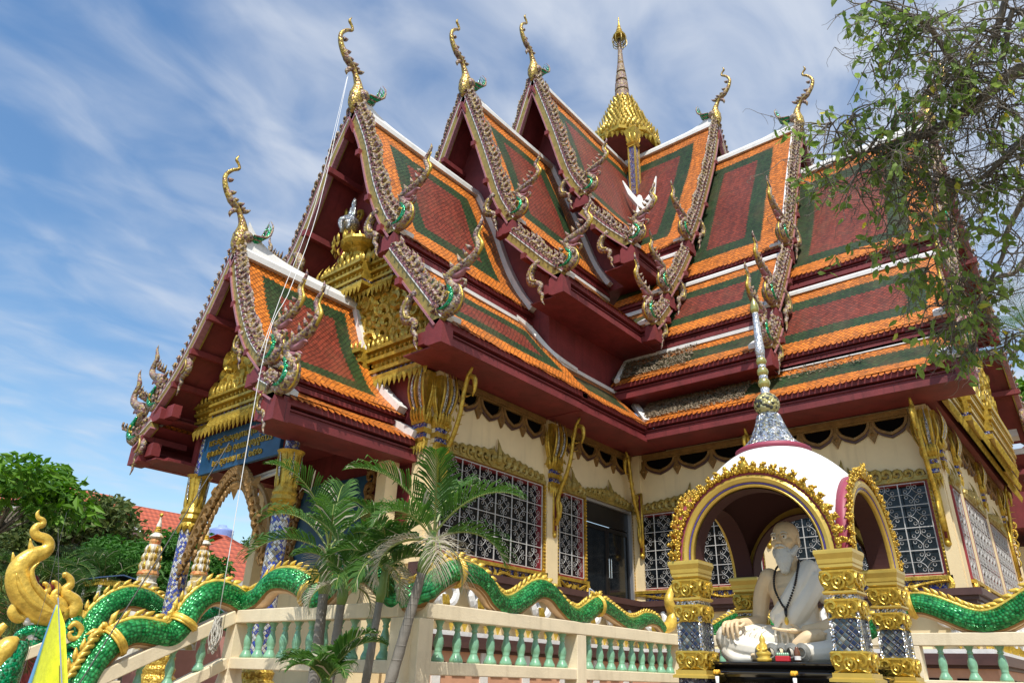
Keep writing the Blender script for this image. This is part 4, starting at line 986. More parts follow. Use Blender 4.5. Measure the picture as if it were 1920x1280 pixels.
U = Vector((0, -1, 0)); V = Vector((0, 0, 1)); Nn = Vector((-1, 0, 0))
beam(mb, FA, 9.25, [(-1.5, 1.5, .10), (-.75, .75, .38)], 9.75, .6)
def ringf(cx, r, z, n, h, w, up=True):
    for k in range(n):
        a = 2*PI*k/n; o = (cx+r*math.cos(a), YC+r*math.sin(a), z)
        (flame(mb, o, (-math.sin(a), math.cos(a), 0), (.15*math.cos(a), .15*math.sin(a), 1), (math.cos(a), math.sin(a), 0), h, w, 0, lean=.15) if up else tooth(mb, o, (-math.sin(a), math.cos(a), 0), (0, 0, 1), (math.cos(a), math.sin(a), 0), h, w, 0))
mb.lathe([(.34, 10.35), (.22, 10.5), (.18, 10.7), (.2, 10.78), (.3, 10.86), (.46, 10.92), (.52, 11.0), (.5, 11.08), (.2, 11.1)], (9.0, YC-.25, 0), 14, 0)
ringf(9.0, .5, 11.0, 18, .26, .06); ringf(9.0, .52, 11.0, 16, .16, .14, False); ringf(9.0, .3, 10.45, 12, .3, .07); ringf(9.0, .22, 10.7, 10, .2, .05)
for k in range(11): flame(mb, FA(8.85, -.95+.19*k, 10.36), U, V, Nn, .42-.03*abs(k-5), .085, 0, lean=.2 if k > 5 else -.2); flame(mb, FA(9.05, -1.35+.27*k, 10.36), U, V, Nn, .62, .09, 0, lean=.2 if k > 5 else -.2)
for q in (-1, 1):
    for k in range(6): flame(mb, FA(9.25, q*(.55+.08*k)-.05, 10.8+.32*k), U, V, Nn, .5, .07, 0, lean=-.3*q); scroll(mb, FA(9.3, q*(1.0-.12*k), 10.7+.3*k), U, V, Nn, .34, flip=-q)
mb.build('gilded_pediment', [MT['bright_gold'], MT['maroon'], MT['mosaic_blue']], temple, smooth=False)
mb = MB()     # small pale figure riding in the gable
mb.ball(FA(8.75, .0, 11.68), .22, 10, 7, 0, (1.2, .9, .9)); mb.tube(crv([FA(8.6, .0, 11.7), FA(8.45, .05, 11.6), FA(8.42, .08, 11.4), FA(8.5, .1, 11.3)], 8), lerp_list([.1, .07, .05, .03], 8), 6, 0)
for q in (-.12, .12): mb.tube([FA(8.65, q, 11.6), FA(8.62, q, 11.4)], [.06, .05], 6, 0)
mb.lathe([(.1, 0), (.12, .15), (.09, .3), (.05, .34), (.07, .42), (.06, .5), (.02, .62)], FA(8.78, 0, 11.82), 8, 0)
mb.build('elephant_rider', MT['mosaic_silver'], temple, smooth=True)
CB = smooth_prof(B3[0], 20)+smooth_prof(B3[1], 10)
mb = pediment(FB, 2.28, temple, 4.2, 8.0, 12.0, CB)
beam(mb, FB, 2.25, [(-5.3, 5.3, .0), (-3.6, 3.6, .18), (-1.8, 1.8, .34)], 7.3, .85)
mb.build('gilded_pediment', [MT['bright_gold'], MT['maroon'], MT['mosaic_blue']], temple)

# ---------------------------------------------------------------- front porch of wing A
PP = [[(0, 9.55), (.45, 8.55), (.9, 7.75), (1.4, 7.05), (2.05, 6.45)], [(1.95, 6.16), (2.25, 6.0), (2.57, 5.82)]]
PW = 9.42
def porch():
    T = PP; s0 = 6.2; R = MB()
    poly = [(-1.6, 6.5), (-1.6, 6.65)]+[(-w, z-.26) for w, z in reversed(smooth_prof(T[0])) if w < 1.6]+[(w, z-.26) for w, z in smooth_prof(T[0])[1:] if w < 1.6]+[(1.6, 6.65), (1.6, 6.5)]
    R.prism(poly, lambda u, v, d: FA(d, u, v), 6.95, 9.38)
    for q in (-1, 1): R.box(FA(6.4, q*1.62, 5.36), FA(9.38, q*2.35, 5.42)); R.box(FA(6.95, q*1.6, 5.421), FA(9.36, q*1.75, 6.52))
    R.box(FA(7.1, -1.6, 5.95), FA(9.36, 1.6, 6.5))
    R = R.build('porch_roof', MT['maroon'], temple, loc=FA(6.2, 0, 5.4))
    for side in (1, -1):
        for i, t in enumerate(T):
            P = smooth_prof(t, 15 if i == 0 else 7)
            tile_slope(FA, side, P, s0, lambda w, z: 9.30, R, 'tiles_porch' if i == 0 else 'tiles_low')
            we, ze = P[-1]; h = (.22, .40)[i]
            fascia(FA, side, we, ze, s0, 9.36, h, R, (1.6, 1.7)[i])
            if side == 1: eave_tiles(FA, side, we, ze, s0+.1, 9.3, R)
            strip_along(FA, side, P, s0, (-.02, .10), .05, -.02, R, 'verge', 'white')
            if side == 1: strip_along(FA, side, P, 9.3, (-.20, .02), .13, -.03, R, 'verge', 'white')
            bargeboard(FA, side, P, s0, R, sc_=.76)
            k = int(len(P)*.62); q = nrm(P)[k]; tail_scroll(FA, side, P[k][0]-q[0]*.16, P[k][1]-q[1]*.16, s0, R, .6)
            naga_finial(FA, side, we-.02, ze+.06, s0, R, (.86, .96)[i])
            mb = MB(); mb.prism([(side*(we-.28), ze+.06), (side*(we-.04), ze-.02), (side*(we-.02), ze+.10), (side*(we-.26), ze+.26)], lambda u, v, d: FA(d, u, v), s0+.12, s0+.28); mb.build('verge_block', MT['white'], R)
            q_ = nrm(P)
            for k2 in ((2, 5, 8, 11) if i == 0 else (3,)):
                mb = MB(); w, z = P[k2][0]-q_[k2][0]*.2, P[k2][1]-q_[k2][1]*.2
                mb.prism([(side*(w-.05), z-.06), (side*(w+.05), z-.06), (side*(w+.05), z+.06), (side*(w-.05), z+.06)], lambda u, v, d: FA(d, u, v), s0-.2, 6.96); mb.build('purlin', MT['maroon'], R)
    ridge_cap(FA, s0, 9.36, 9.55, R); chofa(FA, s0, 9.6, R, .78)
    C = smooth_prof(T[0], 20)
    mb = pediment(FA, 6.92, R, 1.4, 6.55, 8.4, C); beam(mb, FA, 6.92, [(-1.75, 1.75, -.04), (-.9, .9, .10)], 6.12, .50)
    mb.build('gilded_pediment', [MT['bright_gold'], MT['maroon'], MT['mosaic_blue']], R)
    # sign board
    mb = MB(); mb.box(FA(6.98, -1.42, 5.14), FA(7.06, 1.42, 5.96)); sg = mb.build('sign_board', MT['sign_blue'], R, bevel=.006)
    for txt, z, sz in (('พระครูวิมลบุญกาม (เจ้าอาวาส', 5.70, .20), ('คุณพ่อยาใจ คุณแม่บุญอู๋ถาวร', 5.47, .20), ('๒๐ ตุลาคม พ.ศ. ๒๕๔๐', 5.24, .20)):
        cu = bpy.data.curves.new('lettering', 'FONT'); cu.body = txt; cu.size = sz; cu.extrude = .012; cu.align_x = 'CENTER'; cu.materials.append(MT['gold'])
        tmp = bpy.data.objects.new('tmp', cu); COL.objects.link(tmp); bpy.context.view_layer.update(); me = bpy.data.meshes.new_from_object(tmp.evaluated_get(bpy.context.evaluated_depsgraph_get())); bpy.data.objects.remove(tmp)
        me.name = 'lettering'; o = bpy.data.objects.new('lettering', me); COL.objects.link(o); o.parent = sg; o['kind'] = 'stuff' if False else ''; del o['kind']
        o.location = Vector(FA(6.965, .0, z))-OFF[sg.name]; o.rotation_euler = (PI/2, 0, -PI/2)
    # fretwork valance under the sign: scrolls along a drop arch
    mb = MB(); U = Vector((0, -1, 0)); V = Vector((0, 0, 1)); Nn = Vector((-1, 0, 0))
    for side in (1, -1):
        for k in range(15):
            t = k/14; w = side*(1.45-1.45*t**.75); z = 5.0-1.75*(1-t)**2.1*1.0
            scroll(mb, FA(7.08, w, z-.12), U, V, Nn, .3, flip=side, r=.045); scroll(mb, FA(7.12, w-side*.1, z-.02), U, V, Nn, .24, flip=-side, r=.035)
            flame(mb, FA(7.1, w, z-.28), U, V, Nn, .3, .05, 0, lean=-.4*side)
        mb.tube(crv([FA(7.1, side*a, z) for a, z in ((1.5, 3.3), (1.35, 3.9), (1.05, 4.45), (.6, 4.75), (.1, 4.72))], 18), .05, 6, 0)
    for w in (-.7, 0, .7): tooth(mb, FA(7.08, w, 4.85), U, V, Nn, .36, .26, 0)
    mb.build('fretwork_valance', MT['brown_gold'], R, smooth=False)
    mb = MB(); mb.tube([FA(7.4, -.9, 4.86), FA(7.4, .9, 4.98)], .035, 8); mb.tube([FA(7.4, -.9, 4.93), FA(7.4, .9, 5.05)], .03, 6); mb.build('tube_light', MT['white'], R)
    return R
tile_mat('tiles_porch', .46, .84); mat('sign_blue', (.012, .075, .17), .5, var=.3, vscale=3, stain=.3)
PR = porch()
def mosaic_column(x, y, zb, zt, r, root, name='column', mt='blue_diamond', capz=4.15):
    mb = MB(); n = 20; k = 12; V = []; uv = []
    for i in range(k+1):
        z = zb+(capz-zb)*i/k; rr = r*(1.06-.14*i/k)
        for j in range(n+1):
            a = 2*PI*j/n; V.append((x+rr*math.cos(a), y+rr*math.sin(a), z)); uv.append((r*a, z))
    mb.add(V, [(i*(n+1)+j, i*(n+1)+j+1, (i+1)*(n+1)+j+1, (i+1)*(n+1)+j) for i in range(k) for j in range(n)]); mb.uv = uv; mb.uv2 = uv
    c_ = mb.build(name, MT[mt], root, smooth=True, fix=False)
    return c_
for y in (14.4, 11.2):
    c_ = mosaic_column(7.13, y, 1.3, 0, .17, PR)
    mb = MB(); mb.lathe([(.17, 4.1), (.21, 4.16), (.17, 4.24), (.23, 4.3), (.2, 4.38), (.22, 4.42), (.19, 4.5), (.16, 4.6), (.2, 5.1), (.25, 5.18), (.17, 5.2)], (7.13, y, 0), 16, 0)
    for k in range(10):
        a = k*PI/5; o = (7.13+.17*math.cos(a), y+.17*math.sin(a), 4.5); tooth(mb, (7.13+.19*math.cos(a), y+.19*math.sin(a), 4.2), (-math.sin(a), math.cos(a), 0), (0, 0, 1), (math.cos(a), math.sin(a), 0), .2, .13, 0)
        flame(mb, o, (-math.sin(a), math.cos(a), 0), (.07*math.cos(a), .07*math.sin(a), 1), (0, 0, 0), .7, .04, 1 if k % 2 else 0, lean=.02); flame(mb, o, (-math.sin(a), math.cos(a), 0), (.12*math.cos(a), .12*math.sin(a), .95), (0, 0, 0), .3, .045, 0, lean=.02)
    mb.build('capital', [MT['bright_gold'], MT['mosaic_silver']], c_)
    mb = MB(); mb.lathe([(.34, 1.25), (.34, 1.4), (.28, 1.46), (.3, 1.56), (.24, 1.62), (.26, 1.76), (.2, 1.8)], (7.13, y, 0), 16, 0); mb.build('column_base', MT['scroll_gold'], c_)
    c2 = mosaic_column(7.13, y, 5.0, 0, .13, PR, capz=5.95)
for y in (14.9, 10.75):
    mb = MB(); mb.box((8.9, y-.14, 1.3), (9.2, y+.14, 5.4)); mb.build('rear_post', MT['cream'], PR)
# porch back wall: gilded niche frames and blue picture
mb = MB(); mb.box((9.3, 11.6, 3.3), (9.37, 13.9, 5.3)); mb.build('wall_painting', MT['sign_blue'], PR)
U = Vector((0, -1, 0)); V = Vector((0, 0, 1)); Nn = Vector((-1, 0, 0))
for w in (-1.2, 1.3):
    mb = MB()
    for k in range(9): scroll(mb, (9.3, YC-w, 3.3+.25*k), U, V, Nn, .34, flip=1 if k % 2 else -1, r=.05)
    mb.build('gilded_frame', MT['brown_gold'], PR)

# ================================================================ GROUND, TERRACE, STAIRS
def pave_mat(name, c1, c2, S):
    m = bpy.data.materials.new(name); m.use_nodes = True; t = m.node_tree; b = t.nodes['Principled BSDF']
    c = t.nodes.new('ShaderNodeTexCoord'); br = t.nodes.new('ShaderNodeTexBrick'); br.offset = 0; br.inputs['Scale'].default_value = S
    br.inputs['Color1'].default_value = (*c1, 1); br.inputs['Color2'].default_value = (*c2, 1); br.inputs['Mortar'].default_value = (c1[0]*.5, c1[1]*.5, c1[2]*.5, 1); br.inputs['Brick Width'].default_value = .5; br.inputs['Row Height'].default_value = .5; br.inputs['Mortar Size'].default_value = .01
    t.links.new(c.outputs['Object'], br.inputs[0]); n = t.nodes.new('ShaderNodeTexNoise'); n.inputs['Scale'].default_value = 1.5; n.inputs['Detail'].default_value = 8; t.links.new(c.outputs['Object'], n.inputs[0])
    hv = t.nodes.new('ShaderNodeHueSaturation'); t.links.new(br.outputs[0], hv.inputs['Color']); t.links.new(M2(t, 'MULTIPLY_ADD', n.outputs['Fac'], .7, .65), hv.inputs['Value']); t.links.new(hv.outputs[0], b.inputs['Base Color']); b.inputs['Roughness'].default_value = .7
    MT[name] = m; return m
pave_mat('paving', (.29, .22, .135), (.26, .19, .115), 1.6); mat('earth', (.09, .085, .04), .9, var=.5, vscale=.4, bump=.4, bscale=6)
mb = MB(); mb.add([(-900, -900, 0), (900, -900, 0), (900, 900, 0), (-900, 900, 0)], [(0, 1, 2, 3)]); g = mb.build('ground', MT['earth']); tag(g, kind='structure')
mb = MB(); mb.add([(-12, -14, .004), (40, -14, .004), (40, 34, .004), (-12, 34, .004)], [(0, 1, 2, 3)]); g = mb.build('pavement', MT['paving']); tag(g, kind='structure')
mb = MB(); mb.box((6.12, 6.58, 0.0), (13.0, 15.2, 1.22)); mb.box((13.0, -8, 0.0), (30, 20, 1.215)); g = mb.build('terrace', MT['paving']); tag(g, kind='structure')
mb = MB(); mb.box((6.02, 6.48, 1.02), (13.1, 6.58, 1.25)); mb.box((6.02, 6.58, 1.02), (6.12, 10.7, 1.25)); mb.box((12.9, -8, 1.02), (13.0, 6.48, 1.25)); g = mb.build('terrace_edge', MT['maroon']); tag(g, kind='structure')
mb = MB()
for i in range(8): mb.box((6.12-.30*(i+1), 10.75, 0.004), (6.12-.30*i, 14.8, 1.22-.15*(i+1)))
g = mb.build('stairs', MT['paving']); tag(g, kind='structure')

# ---------------------------------------------------------------- balustrades
def baluster_mesh():
    mb = MB(); H = .475
    prof = [(.078, 0), (.078, .03), (.07, .06), (.05, .10), (.046, .115), (.052, .125), (.046, .135), (.056, .17), (.062, .21), (.056, .26), (.042, .31), (.033, .345), (.031, .36), (.043, .37), (.043, .385), (.033, .395), (.04, .42), (.058, .46), (.062, .475)]
    n = 14; V = []
    for i, (r, z) in enumerate(prof):
        for j in range(n):
            a = 2*PI*j/n; rr = r
            if .14 < z < .34: rr = r*(1+.10*math.cos(4*a+z*26))
            if z < .045 or z > .455: q = max(abs(math.cos(a)), abs(math.sin(a))); rr = r*min(1.12, 1/q)
            V.append((rr*math.cos(a), rr*math.sin(a), z*1.0))
    k = len(prof); mb.add(V, [(i*n+j, i*n+(j+1) % n, (i+1)*n+(j+1) % n, (i+1)*n+j) for i in range(k-1) for j in range(n)]+[tuple(range(n-1, -1, -1)), tuple((k-1)*n+j for j in range(n))])
    return mb
BAL = None
def add_baluster(root, x, y, z, i=0):
    global BAL
    if BAL is None:
        o = baluster_mesh().build('baluster', MT['mint'], None, smooth=True, loc=(0, 0, 0)); BAL = o
        o.parent = root; o.location = Vector((x, y, z))-OFF[root.name]; return
    o = BAL.copy(); COL.objects.link(o); o.parent = root; o.location = Vector((x, y, z))-OFF[root.name]; o.rotation_euler = (0, 0, i*.7)
def balustrade(p, q, label, first=True, cuts=(), step=.31, z0=2.40, z1=2.40):
    p = Vector((*p, 0)); q = Vector((*q, 0)); d = (q-p); Ln = d.length; d.normalize()
    r = thing('balustrade', (p.x, p.y, 1.22), label, 'balustrade', 'cream balustrades with green balusters round the terrace')
    zf = lambda t: z0+(z1-z0)*t/Ln
    mb = MB(); mb.bar(p+Vector((0, 0, z0-.09)), q+Vector((0, 0, z1-.09)), .25, .18); mb.build('handrail', MT['rail_cream'], r, bevel=.012)
    mb = MB(); mb.bar(p+Vector((0, 0, z0-.725)), q+Vector((0, 0, z1-.725)), .22, .15); mb.build('bottom_rail', MT['rail_cream'], r, bevel=.012)
    ts = sorted(set([0, Ln]+[c*Ln for c in cuts]))
    for k, t in enumerate(ts):
        if k == 0 and not first: continue
        c = p+d*t; zt = zf(t)-.182
        lo = 1.22 if z0 == z1 else min(1.22, zt-.62)
        mb = MB()
        lo2 = min(lo, 0.2) if z0 != z1 else lo
        mb.sqlathe([(.17, lo2), (.17, lo+.02), (.12, lo+.3), (.12, zt)], (c.x, c.y, 0)); mb.build('post', MT['rail_cream'], r, bevel=.008)
    i = 0
    for a, b in zip(ts[:-1], ts[1:]):
        n = max(1, int((b-a-.36)/step)); 
        for k in range(n):
            t = a+.18+(b-a-.36)*(k+.5)/n; c = p+d*t; i += 1
            add_baluster(r, c.x, c.y, zf(t)-.65, i)
    return r
balustrade((6.33, 10.6), (6.33, 6.93), 'short balustrade in front of the porch, behind the palms', step=.29)
balustrade((6.46, 6.8), (13.0, 6.8), 'long balustrade below the grilled windows, between palms and statue shrine', cuts=(.5,))
balustrade((13.2, 6.8), (13.2, -5.0), 'balustrade running to the right behind the domed statue shrine', cuts=(.33, .72), step=.36)
balustrade((6.205, 10.6), (3.0, 10.6), 'sloping stair balustrade nearest the camera, with a hanging bundle of rope', first=False, z1=.80, cuts=(.5,), step=.33)
balustrade((6.18, 14.95), (3.0, 14.95), 'sloping stair balustrade on the far side of the steps', z1=.80, cuts=(.5,), step=.33)

# ---------------------------------------------------------------- serpents
bands_list = []
def body(mb_list, path, R, crest=True, pl=None, upv=None, band_at=()):
    """path world points, R radii; returns objects data in separate builders"""
    body_, cr, belly, bands = mb_list
    n = 14; k = len(path); V = []; uv = []; acc = 0
    T = [(path[min(i+1, k-1)]-path[max(i-1, 0)]).normalized() for i in range(k)]
    # 'up' in the hanging plane of the body
    prevu = None; U = []
    for i in range(k):
        h = Vector((T[i].x, T[i].y, 0))
        u = Vector((0, 0, 1)) - T[i]*T[i].z
        if u.length < .2: u = prevu or Vector((0, 0, 1)).cross(T[i])
        u.normalize(); U.append(u); prevu = u
    for _ in range(3): U = [(U[max(i-1, 0)]+U[i]*2+U[min(i+1, k-1)]).normalized() for i in range(k)]
    for i in range(k):
        if i: acc += (path[i]-path[i-1]).length
        w = T[i].cross(U[i]).normalized()
        for j in range(n+1):
            a = 2*PI*j/n; V.append(path[i]+(U[i]*math.cos(a)+w*math.sin(a))*R[i]); uv.append((R[min(i, k-1)]*0+.2*a, acc))
    b = len(body_.v); body_.add(V, [(i*(n+1)+j, i*(n+1)+j+1, (i+1)*(n+1)+j+1, (i+1)*(n+1)+j) for i in range(k-1) for j in range(n)])
    body_.uv = (body_.uv or [])+uv; body_.uv2 = body_.uv
    belly.tube([path[i]-U[i]*R[i]*.42 for i in range(k)], [r*.68 for r in R], 12, 0)
    belly.tube([path[i]-U[i]*R[i]*.20 for i in range(k)], [r*.86 for r in R], 14, 1, flat=None)
    # gold crest: a rail with overlapping leaf plates
    cr.tube([path[i]+U[i]*R[i]*.98 for i in range(k)], [r*.22 for r in R], 6, 0)
    i = 0; s = 0; nxt = 0; acc = 0; side = 1
    for i in range(1, k):
        acc += (path[i]-path[i-1]).length
        if acc >= nxt:
            r = R[i]; nxt = acc+r*.5
            a = path[i]+U[i]*r*1.05; t = -T[i]
            cr.tube([a, a+U[i]*r*.22+t*r*.2, a+U[i]*r*.36+t*r*.5, a+U[i]*r*.5+t*r*.72], [r*.2, r*.25, r*.18, r*.03], 6, 0, flat=.7)
    for t in band_at:
        bands = MB(); bands_list.append(bands)
        i = min(k-1, int(t*(k-1))); r = R[i]; w = T[i].cross(U[i]).normalized()
        P = [path[i]+(U[i]*math.cos(a)+w*math.sin(a))*(r*1.08) for a in np.linspace(0, 2*PI, 17)]
        bands.tube(P, r*.22, 6, 0); 
        for q in (-.22, .22): bands.tube([p+T[i]*r*q for p in P], r*.10, 5, 0)
        for a in (-.5, 0, .5): bands.tube([path[i]+U[i]*r*1.2+T[i]*r*a, path[i]+U[i]*r*1.5+T[i]*r*a*1.6, path[i]+U[i]*r*1.62+T[i]*r*a*2.6], [r*.22, r*.2, r*.03], 6, 0)
def serpent(label, paths, Rk, band_at, tailpts=None):
    pts = []
    for axis, v, pp in paths: pts += [at(x, y, axis, v) for x, y in pp]
    n = len(pts)*4; path = crv(pts, n); R = lerp_list(Rk, n)
    root = thing('naga_serpent', tuple(path[0]), label, 'serpent sculpture')
    L4 = (MB(), MB(), MB(), MB()); body(L4, path, R, band_at=band_at)
    bo = L4[0].build('body', MT['green_scales'], root, smooth=True, fix=False)
    L4[2].build('belly', [MT['belly'], MT['brown_gold']], root, smooth=True)
    L4[1].build('crest', MT['paint_gold'], root, smooth=True)
    for b_ in bands_list: b_.build('gold_band', MT['paint_gold'], root, smooth=True)
    bands_list.clear()
    return root, path, R
mat('belly', (.6, .42, .26), .5, var=.2, vscale=8, bump=.2); mat('paint_gold', (.80, .54, .09), .34, .3, var=.4, vscale=7, bump=.75, bscale=13)
P_tail = [(1241, 1179), (1229, 1164), (1211, 1160), (1193, 1169), (1176, 1169), (1155, 1155), (1134, 1140), (1119, 1135), (1104, 1145), (1084, 1158), (1063, 1150), (1046, 1133), (1030, 1113), (1014, 1105), (1000, 1108), (983, 1120), (964, 1133), (949, 1137), (936, 1133), (921, 1119), (910, 1101), (892, 1083), (867, 1074), (850, 1072), (835, 1077), (811, 1092), (790, 1112)]
P_mid = [(752, 1122), (735, 1112), (715, 1088), (695, 1072), (675, 1067), (655, 1078), (635, 1100), (612, 1120), (596, 1122), (582, 1108), (565, 1094), (545, 1087), (522, 1088), (505, 1100), (488, 1120)]
P_stair = [(463, 1131), (447, 1128), (431, 1118), (407, 1111), (384, 1117), (361, 1138), (345, 1164), (329, 1184), (312, 1193), (290, 1189), (259, 1184), (236, 1188), (215, 1200), (190, 1222), (168, 1250), (150, 1285), (135, 1330)]
sA, pA, rA = serpent('long green and gold serpent winding along the handrail and down the near stair rail', [('Y', 6.8, P_tail), ('X', 6.33, P_mid), ('Y', 10.6, P_stair)],
    [.10, .125, .14, .15, .15, .155, .16, .165, .17, .175, .175, .175, .175, .18, .185, .19], (.12, .395, .62, .83, .935))
mb = MB(); tp = crv([pA[0]+Vector((-.02, 0, .0))]+[at(x, y, 'Y', 6.8) for x, y in ((1256, 1172), (1262, 1150), (1254, 1125), (1262, 1100), (1272, 1088))], 24)
mb.tube(tp, lerp_list([.10, .11, .11, .09, .06, .02], 24), 8, 0)
for i in range(2, 22, 2): flame(mb, tp[i], (-1, 0, 0), (0.5, 0, .85), (0, -1, 0), .14, .035, 0, lean=.4)
mb.build('tail_flame', MT['paint_gold'], sA, smooth=True)
mb = MB()       # gold collar leaves where the near serpent leaves the frame
for k in range(7):
    c = at(186-8*k, 1192+13*k, 'Y', 10.6); mb.tube(crv([c, c+Vector((-.03, -.08, .05)), c+Vector((-.10, -.12, .03)), c+Vector((-.17, -.12, -.07))], 10), lerp_list([.025, .04, .035, .008], 10), 6, 0)
mb.build('gold_collar', MT['paint_gold'], sA, smooth=True)
P_b = [(1318, 1195), (1345, 1180), (1372, 1166), (1400, 1158), (1430, 1168), (1455, 1182), (1500, 1196), (1560, 1200), (1610, 1195), (1640, 1183), (1660, 1163), (1687, 1142), (1707, 1134), (1729, 1133), (1753, 1139), (1784, 1151), (1815, 1163), (1846, 1168), (1878, 1162), (1909, 1146), (1940, 1126), (1975, 1110), (2010, 1120)]
sB, pB, rB = serpent('green and gold serpent on the handrail at the right, beside the domed shrine', [('X', 13.2, P_b)], [.10, .13, .15, .16, .165, .17, .175, .18, .18], (.555,))
P_far = [(330, 1158), (310, 1150), (290, 1137), (272, 1126), (244, 1120), (216, 1128), (187, 1150), (169, 1178), (152, 1204), (140, 1220)]
sC, pC, rC = serpent('green serpent with tall gold crest rearing at the left edge, far side of the stairs', [('Y', 14.95, P_far)], [.17, .2, .21, .21, .22, .24], ())
Pc = lambda x, y: at(x, y, 'Y', 14.95)
mb = MB(); mb.tube(crv([Pc(350, 1165), Pc(380, 1150), Pc(400, 1152), Pc(420, 1165), Pc(440, 1180)], 20), lerp_list([.15, .17, .17, .15, .1], 20), 12, 0); mb.uv = [(0, 0)]*mb.n; mb.uv2 = mb.uv; mb.build('body_coil', MT['mosaic_green'], sC, smooth=True)
mb = MB()       # head: jowl, jaws, neck
mb.tube(crv([Pc(150, 1225), Pc(138, 1250), Pc(126, 1290), Pc(118, 1330)], 12), lerp_list([.24, .27, .28, .28], 12), 14, 0)
mb.ball(Pc(132, 1186), .28, 18, 12, 0, (1.0, .5, 1.15)); mb.ball(Pc(108, 1190), .2, 16, 10, 0, (1.1, .5, .9))
mb.tube(crv([Pc(105, 1192), Pc(82, 1184), Pc(60, 1180), Pc(38, 1188), Pc(22, 1200)], 14), lerp_list([.17, .13, .10, .08, .03], 14), 10, 0)
mb.tube(crv([Pc(110, 1215), Pc(85, 1212), Pc(66, 1206), Pc(50, 1196)], 10), lerp_list([.12, .09, .07, .03], 10), 8, 0)
mb.build('head', MT['mosaic_green'], sC, smooth=True)
mb = MB()
def gtube(pp, R, n=8, k=26, off=0): mb.tube(crv([Pc(x, y)+Vector((0, off, 0)) for x, y in pp], k), lerp_list(R, k), n, 0, flat=.75, up=(0, 0, 1))
# tall crest: a swelling trunk ending in three small curls
gtube([(120, 1158), (84, 1146), (52, 1118), (36, 1088), (38, 1062), (58, 1044), (82, 1034), (91, 1022), (86, 1010), (70, 1004), (64, 995), (70, 986), (80, 983), (81, 975), (72, 970), (70, 962), (74, 955)], [.18, .25, .25, .22, .18, .155, .13, .11, .09, .085, .075, .065, .055, .045, .04, .03, .006], 12, 70)
for q in (-.16, .16): gtube([(112, 1150), (84, 1128), (60, 1098), (54, 1070), (68, 1054)], [.03, .05, .05, .04, .01], 7, 24, q); gtube([(96, 1150), (60, 1135), (34, 1105), (24, 1075)], [.03, .05, .045, .01], 7, 20, q)
for (x, y, a, b) in ((30, 1100, -9, 2), (26, 1078, -8, -6), (32, 1056, -6, -9), (62, 1030, -4, -9), (40, 1125, -10, 6)): gtube([(x, y), (x+a, y+b*.6), (x+a*1.3, y+b*1.8-5)], [.06, .05, .01], 6, 8)
# three rising curled flames behind the eye
for (x, y, g_) in ((86, 1128, .85), (104, 1132, 1.0), (126, 1128, 1.25)):
    gtube([(x, y+22*g_), (x+10*g_, y+12*g_), (x+11*g_, y), (x+1*g_, y-9*g_), (x-3*g_, y-18*g_), (x+5*g_, y-26*g_), (x+4*g_, y-35*g_), (x-4*g_, y-42*g_), (x-6*g_, y-36*g_)], [.10*g_, .115*g_, .10*g_, .085*g_, .07*g_, .06*g_, .05*g_, .035*g_, .01], 8, 30)
# upper lip rolling up to the snout curl, brow, cheek spiral, beard leaves
gtube([(150, 1172), (120, 1160), (96, 1170), (74, 1168), (52, 1156), (34, 1158), (24, 1146), (30, 1132), (40, 1136)], [.06, .10, .09, .08, .08, .09, .09, .06, .02], 9, 44)
gtube([(100, 1176), (80, 1182), (62, 1184), (44, 1180)], [.04, .045, .04, .02]); gtube([(118, 1160), (98, 1152), (86, 1160), (92, 1170), (104, 1166)], [.03, .05, .05, .04, .02])
gtube([(118, 1206), (92, 1206), (74, 1216), (58, 1222), (44, 1216)], [.04, .06, .06, .05, .02])
for k in range(9):
    a = -1.5+k*.36; x0, y0 = 134+24*math.cos(a), 1186+32*math.sin(a); gtube([(x0, y0), (x0+8*math.cos(a), y0+9*math.sin(a)), (x0+15*math.cos(a-.5), y0+17*math.sin(a-.5)), (x0+17*math.cos(a-.9), y0+22*math.sin(a-.9))], [.06, .07, .045, .008], 7, 12)
gtube([(122, 1178), (134, 1168), (146, 1178), (142, 1194), (128, 1196), (124, 1186), (132, 1183)], [.03, .05, .055, .055, .045, .03, .015], 7, 28, -.14)
gtube([(120, 1225), (112, 1245), (100, 1255)], [.05, .06, .01]); gtube([(30, 1195), (20, 1210), (8, 1222), (-8, 1236)], [.08, .1, .1, .08]); gtube([(10, 1170), (0, 1180), (-10, 1200)], [.06, .08, .04])
mb.build('gold_crest', MT['paint_gold'], sC, smooth=True)
mb = MB()
for x, y, s in ((50, 1166, 1.3), (60, 1172, .9), (86, 1178, 1.4), (56, 1196, 1.2), (64, 1200, .8), (88, 1206, 1.0)): mb.tube([Pc(x, y-7*s), Pc(x+1, y), Pc(x+5*s, y+8*s)], [.055*s, .05*s, .01], 7, 0)
mb.ball(Pc(98, 1160)+Vector((0, -.1, 0)), .06, 10, 7, 0)
mb.build('fangs', MT['white'], sC, smooth=True)
mb = MB()
for x, y in ((66, 1088), (76, 1104), (96, 1102), (92, 1122), (112, 1118)): mb.ball(Pc(x, y)+Vector((0, .12, 0)), .11, 8, 6, 0, (1, .3, 1))
mb.build('crest_backing', MT['maroon'], sC, smooth=True)
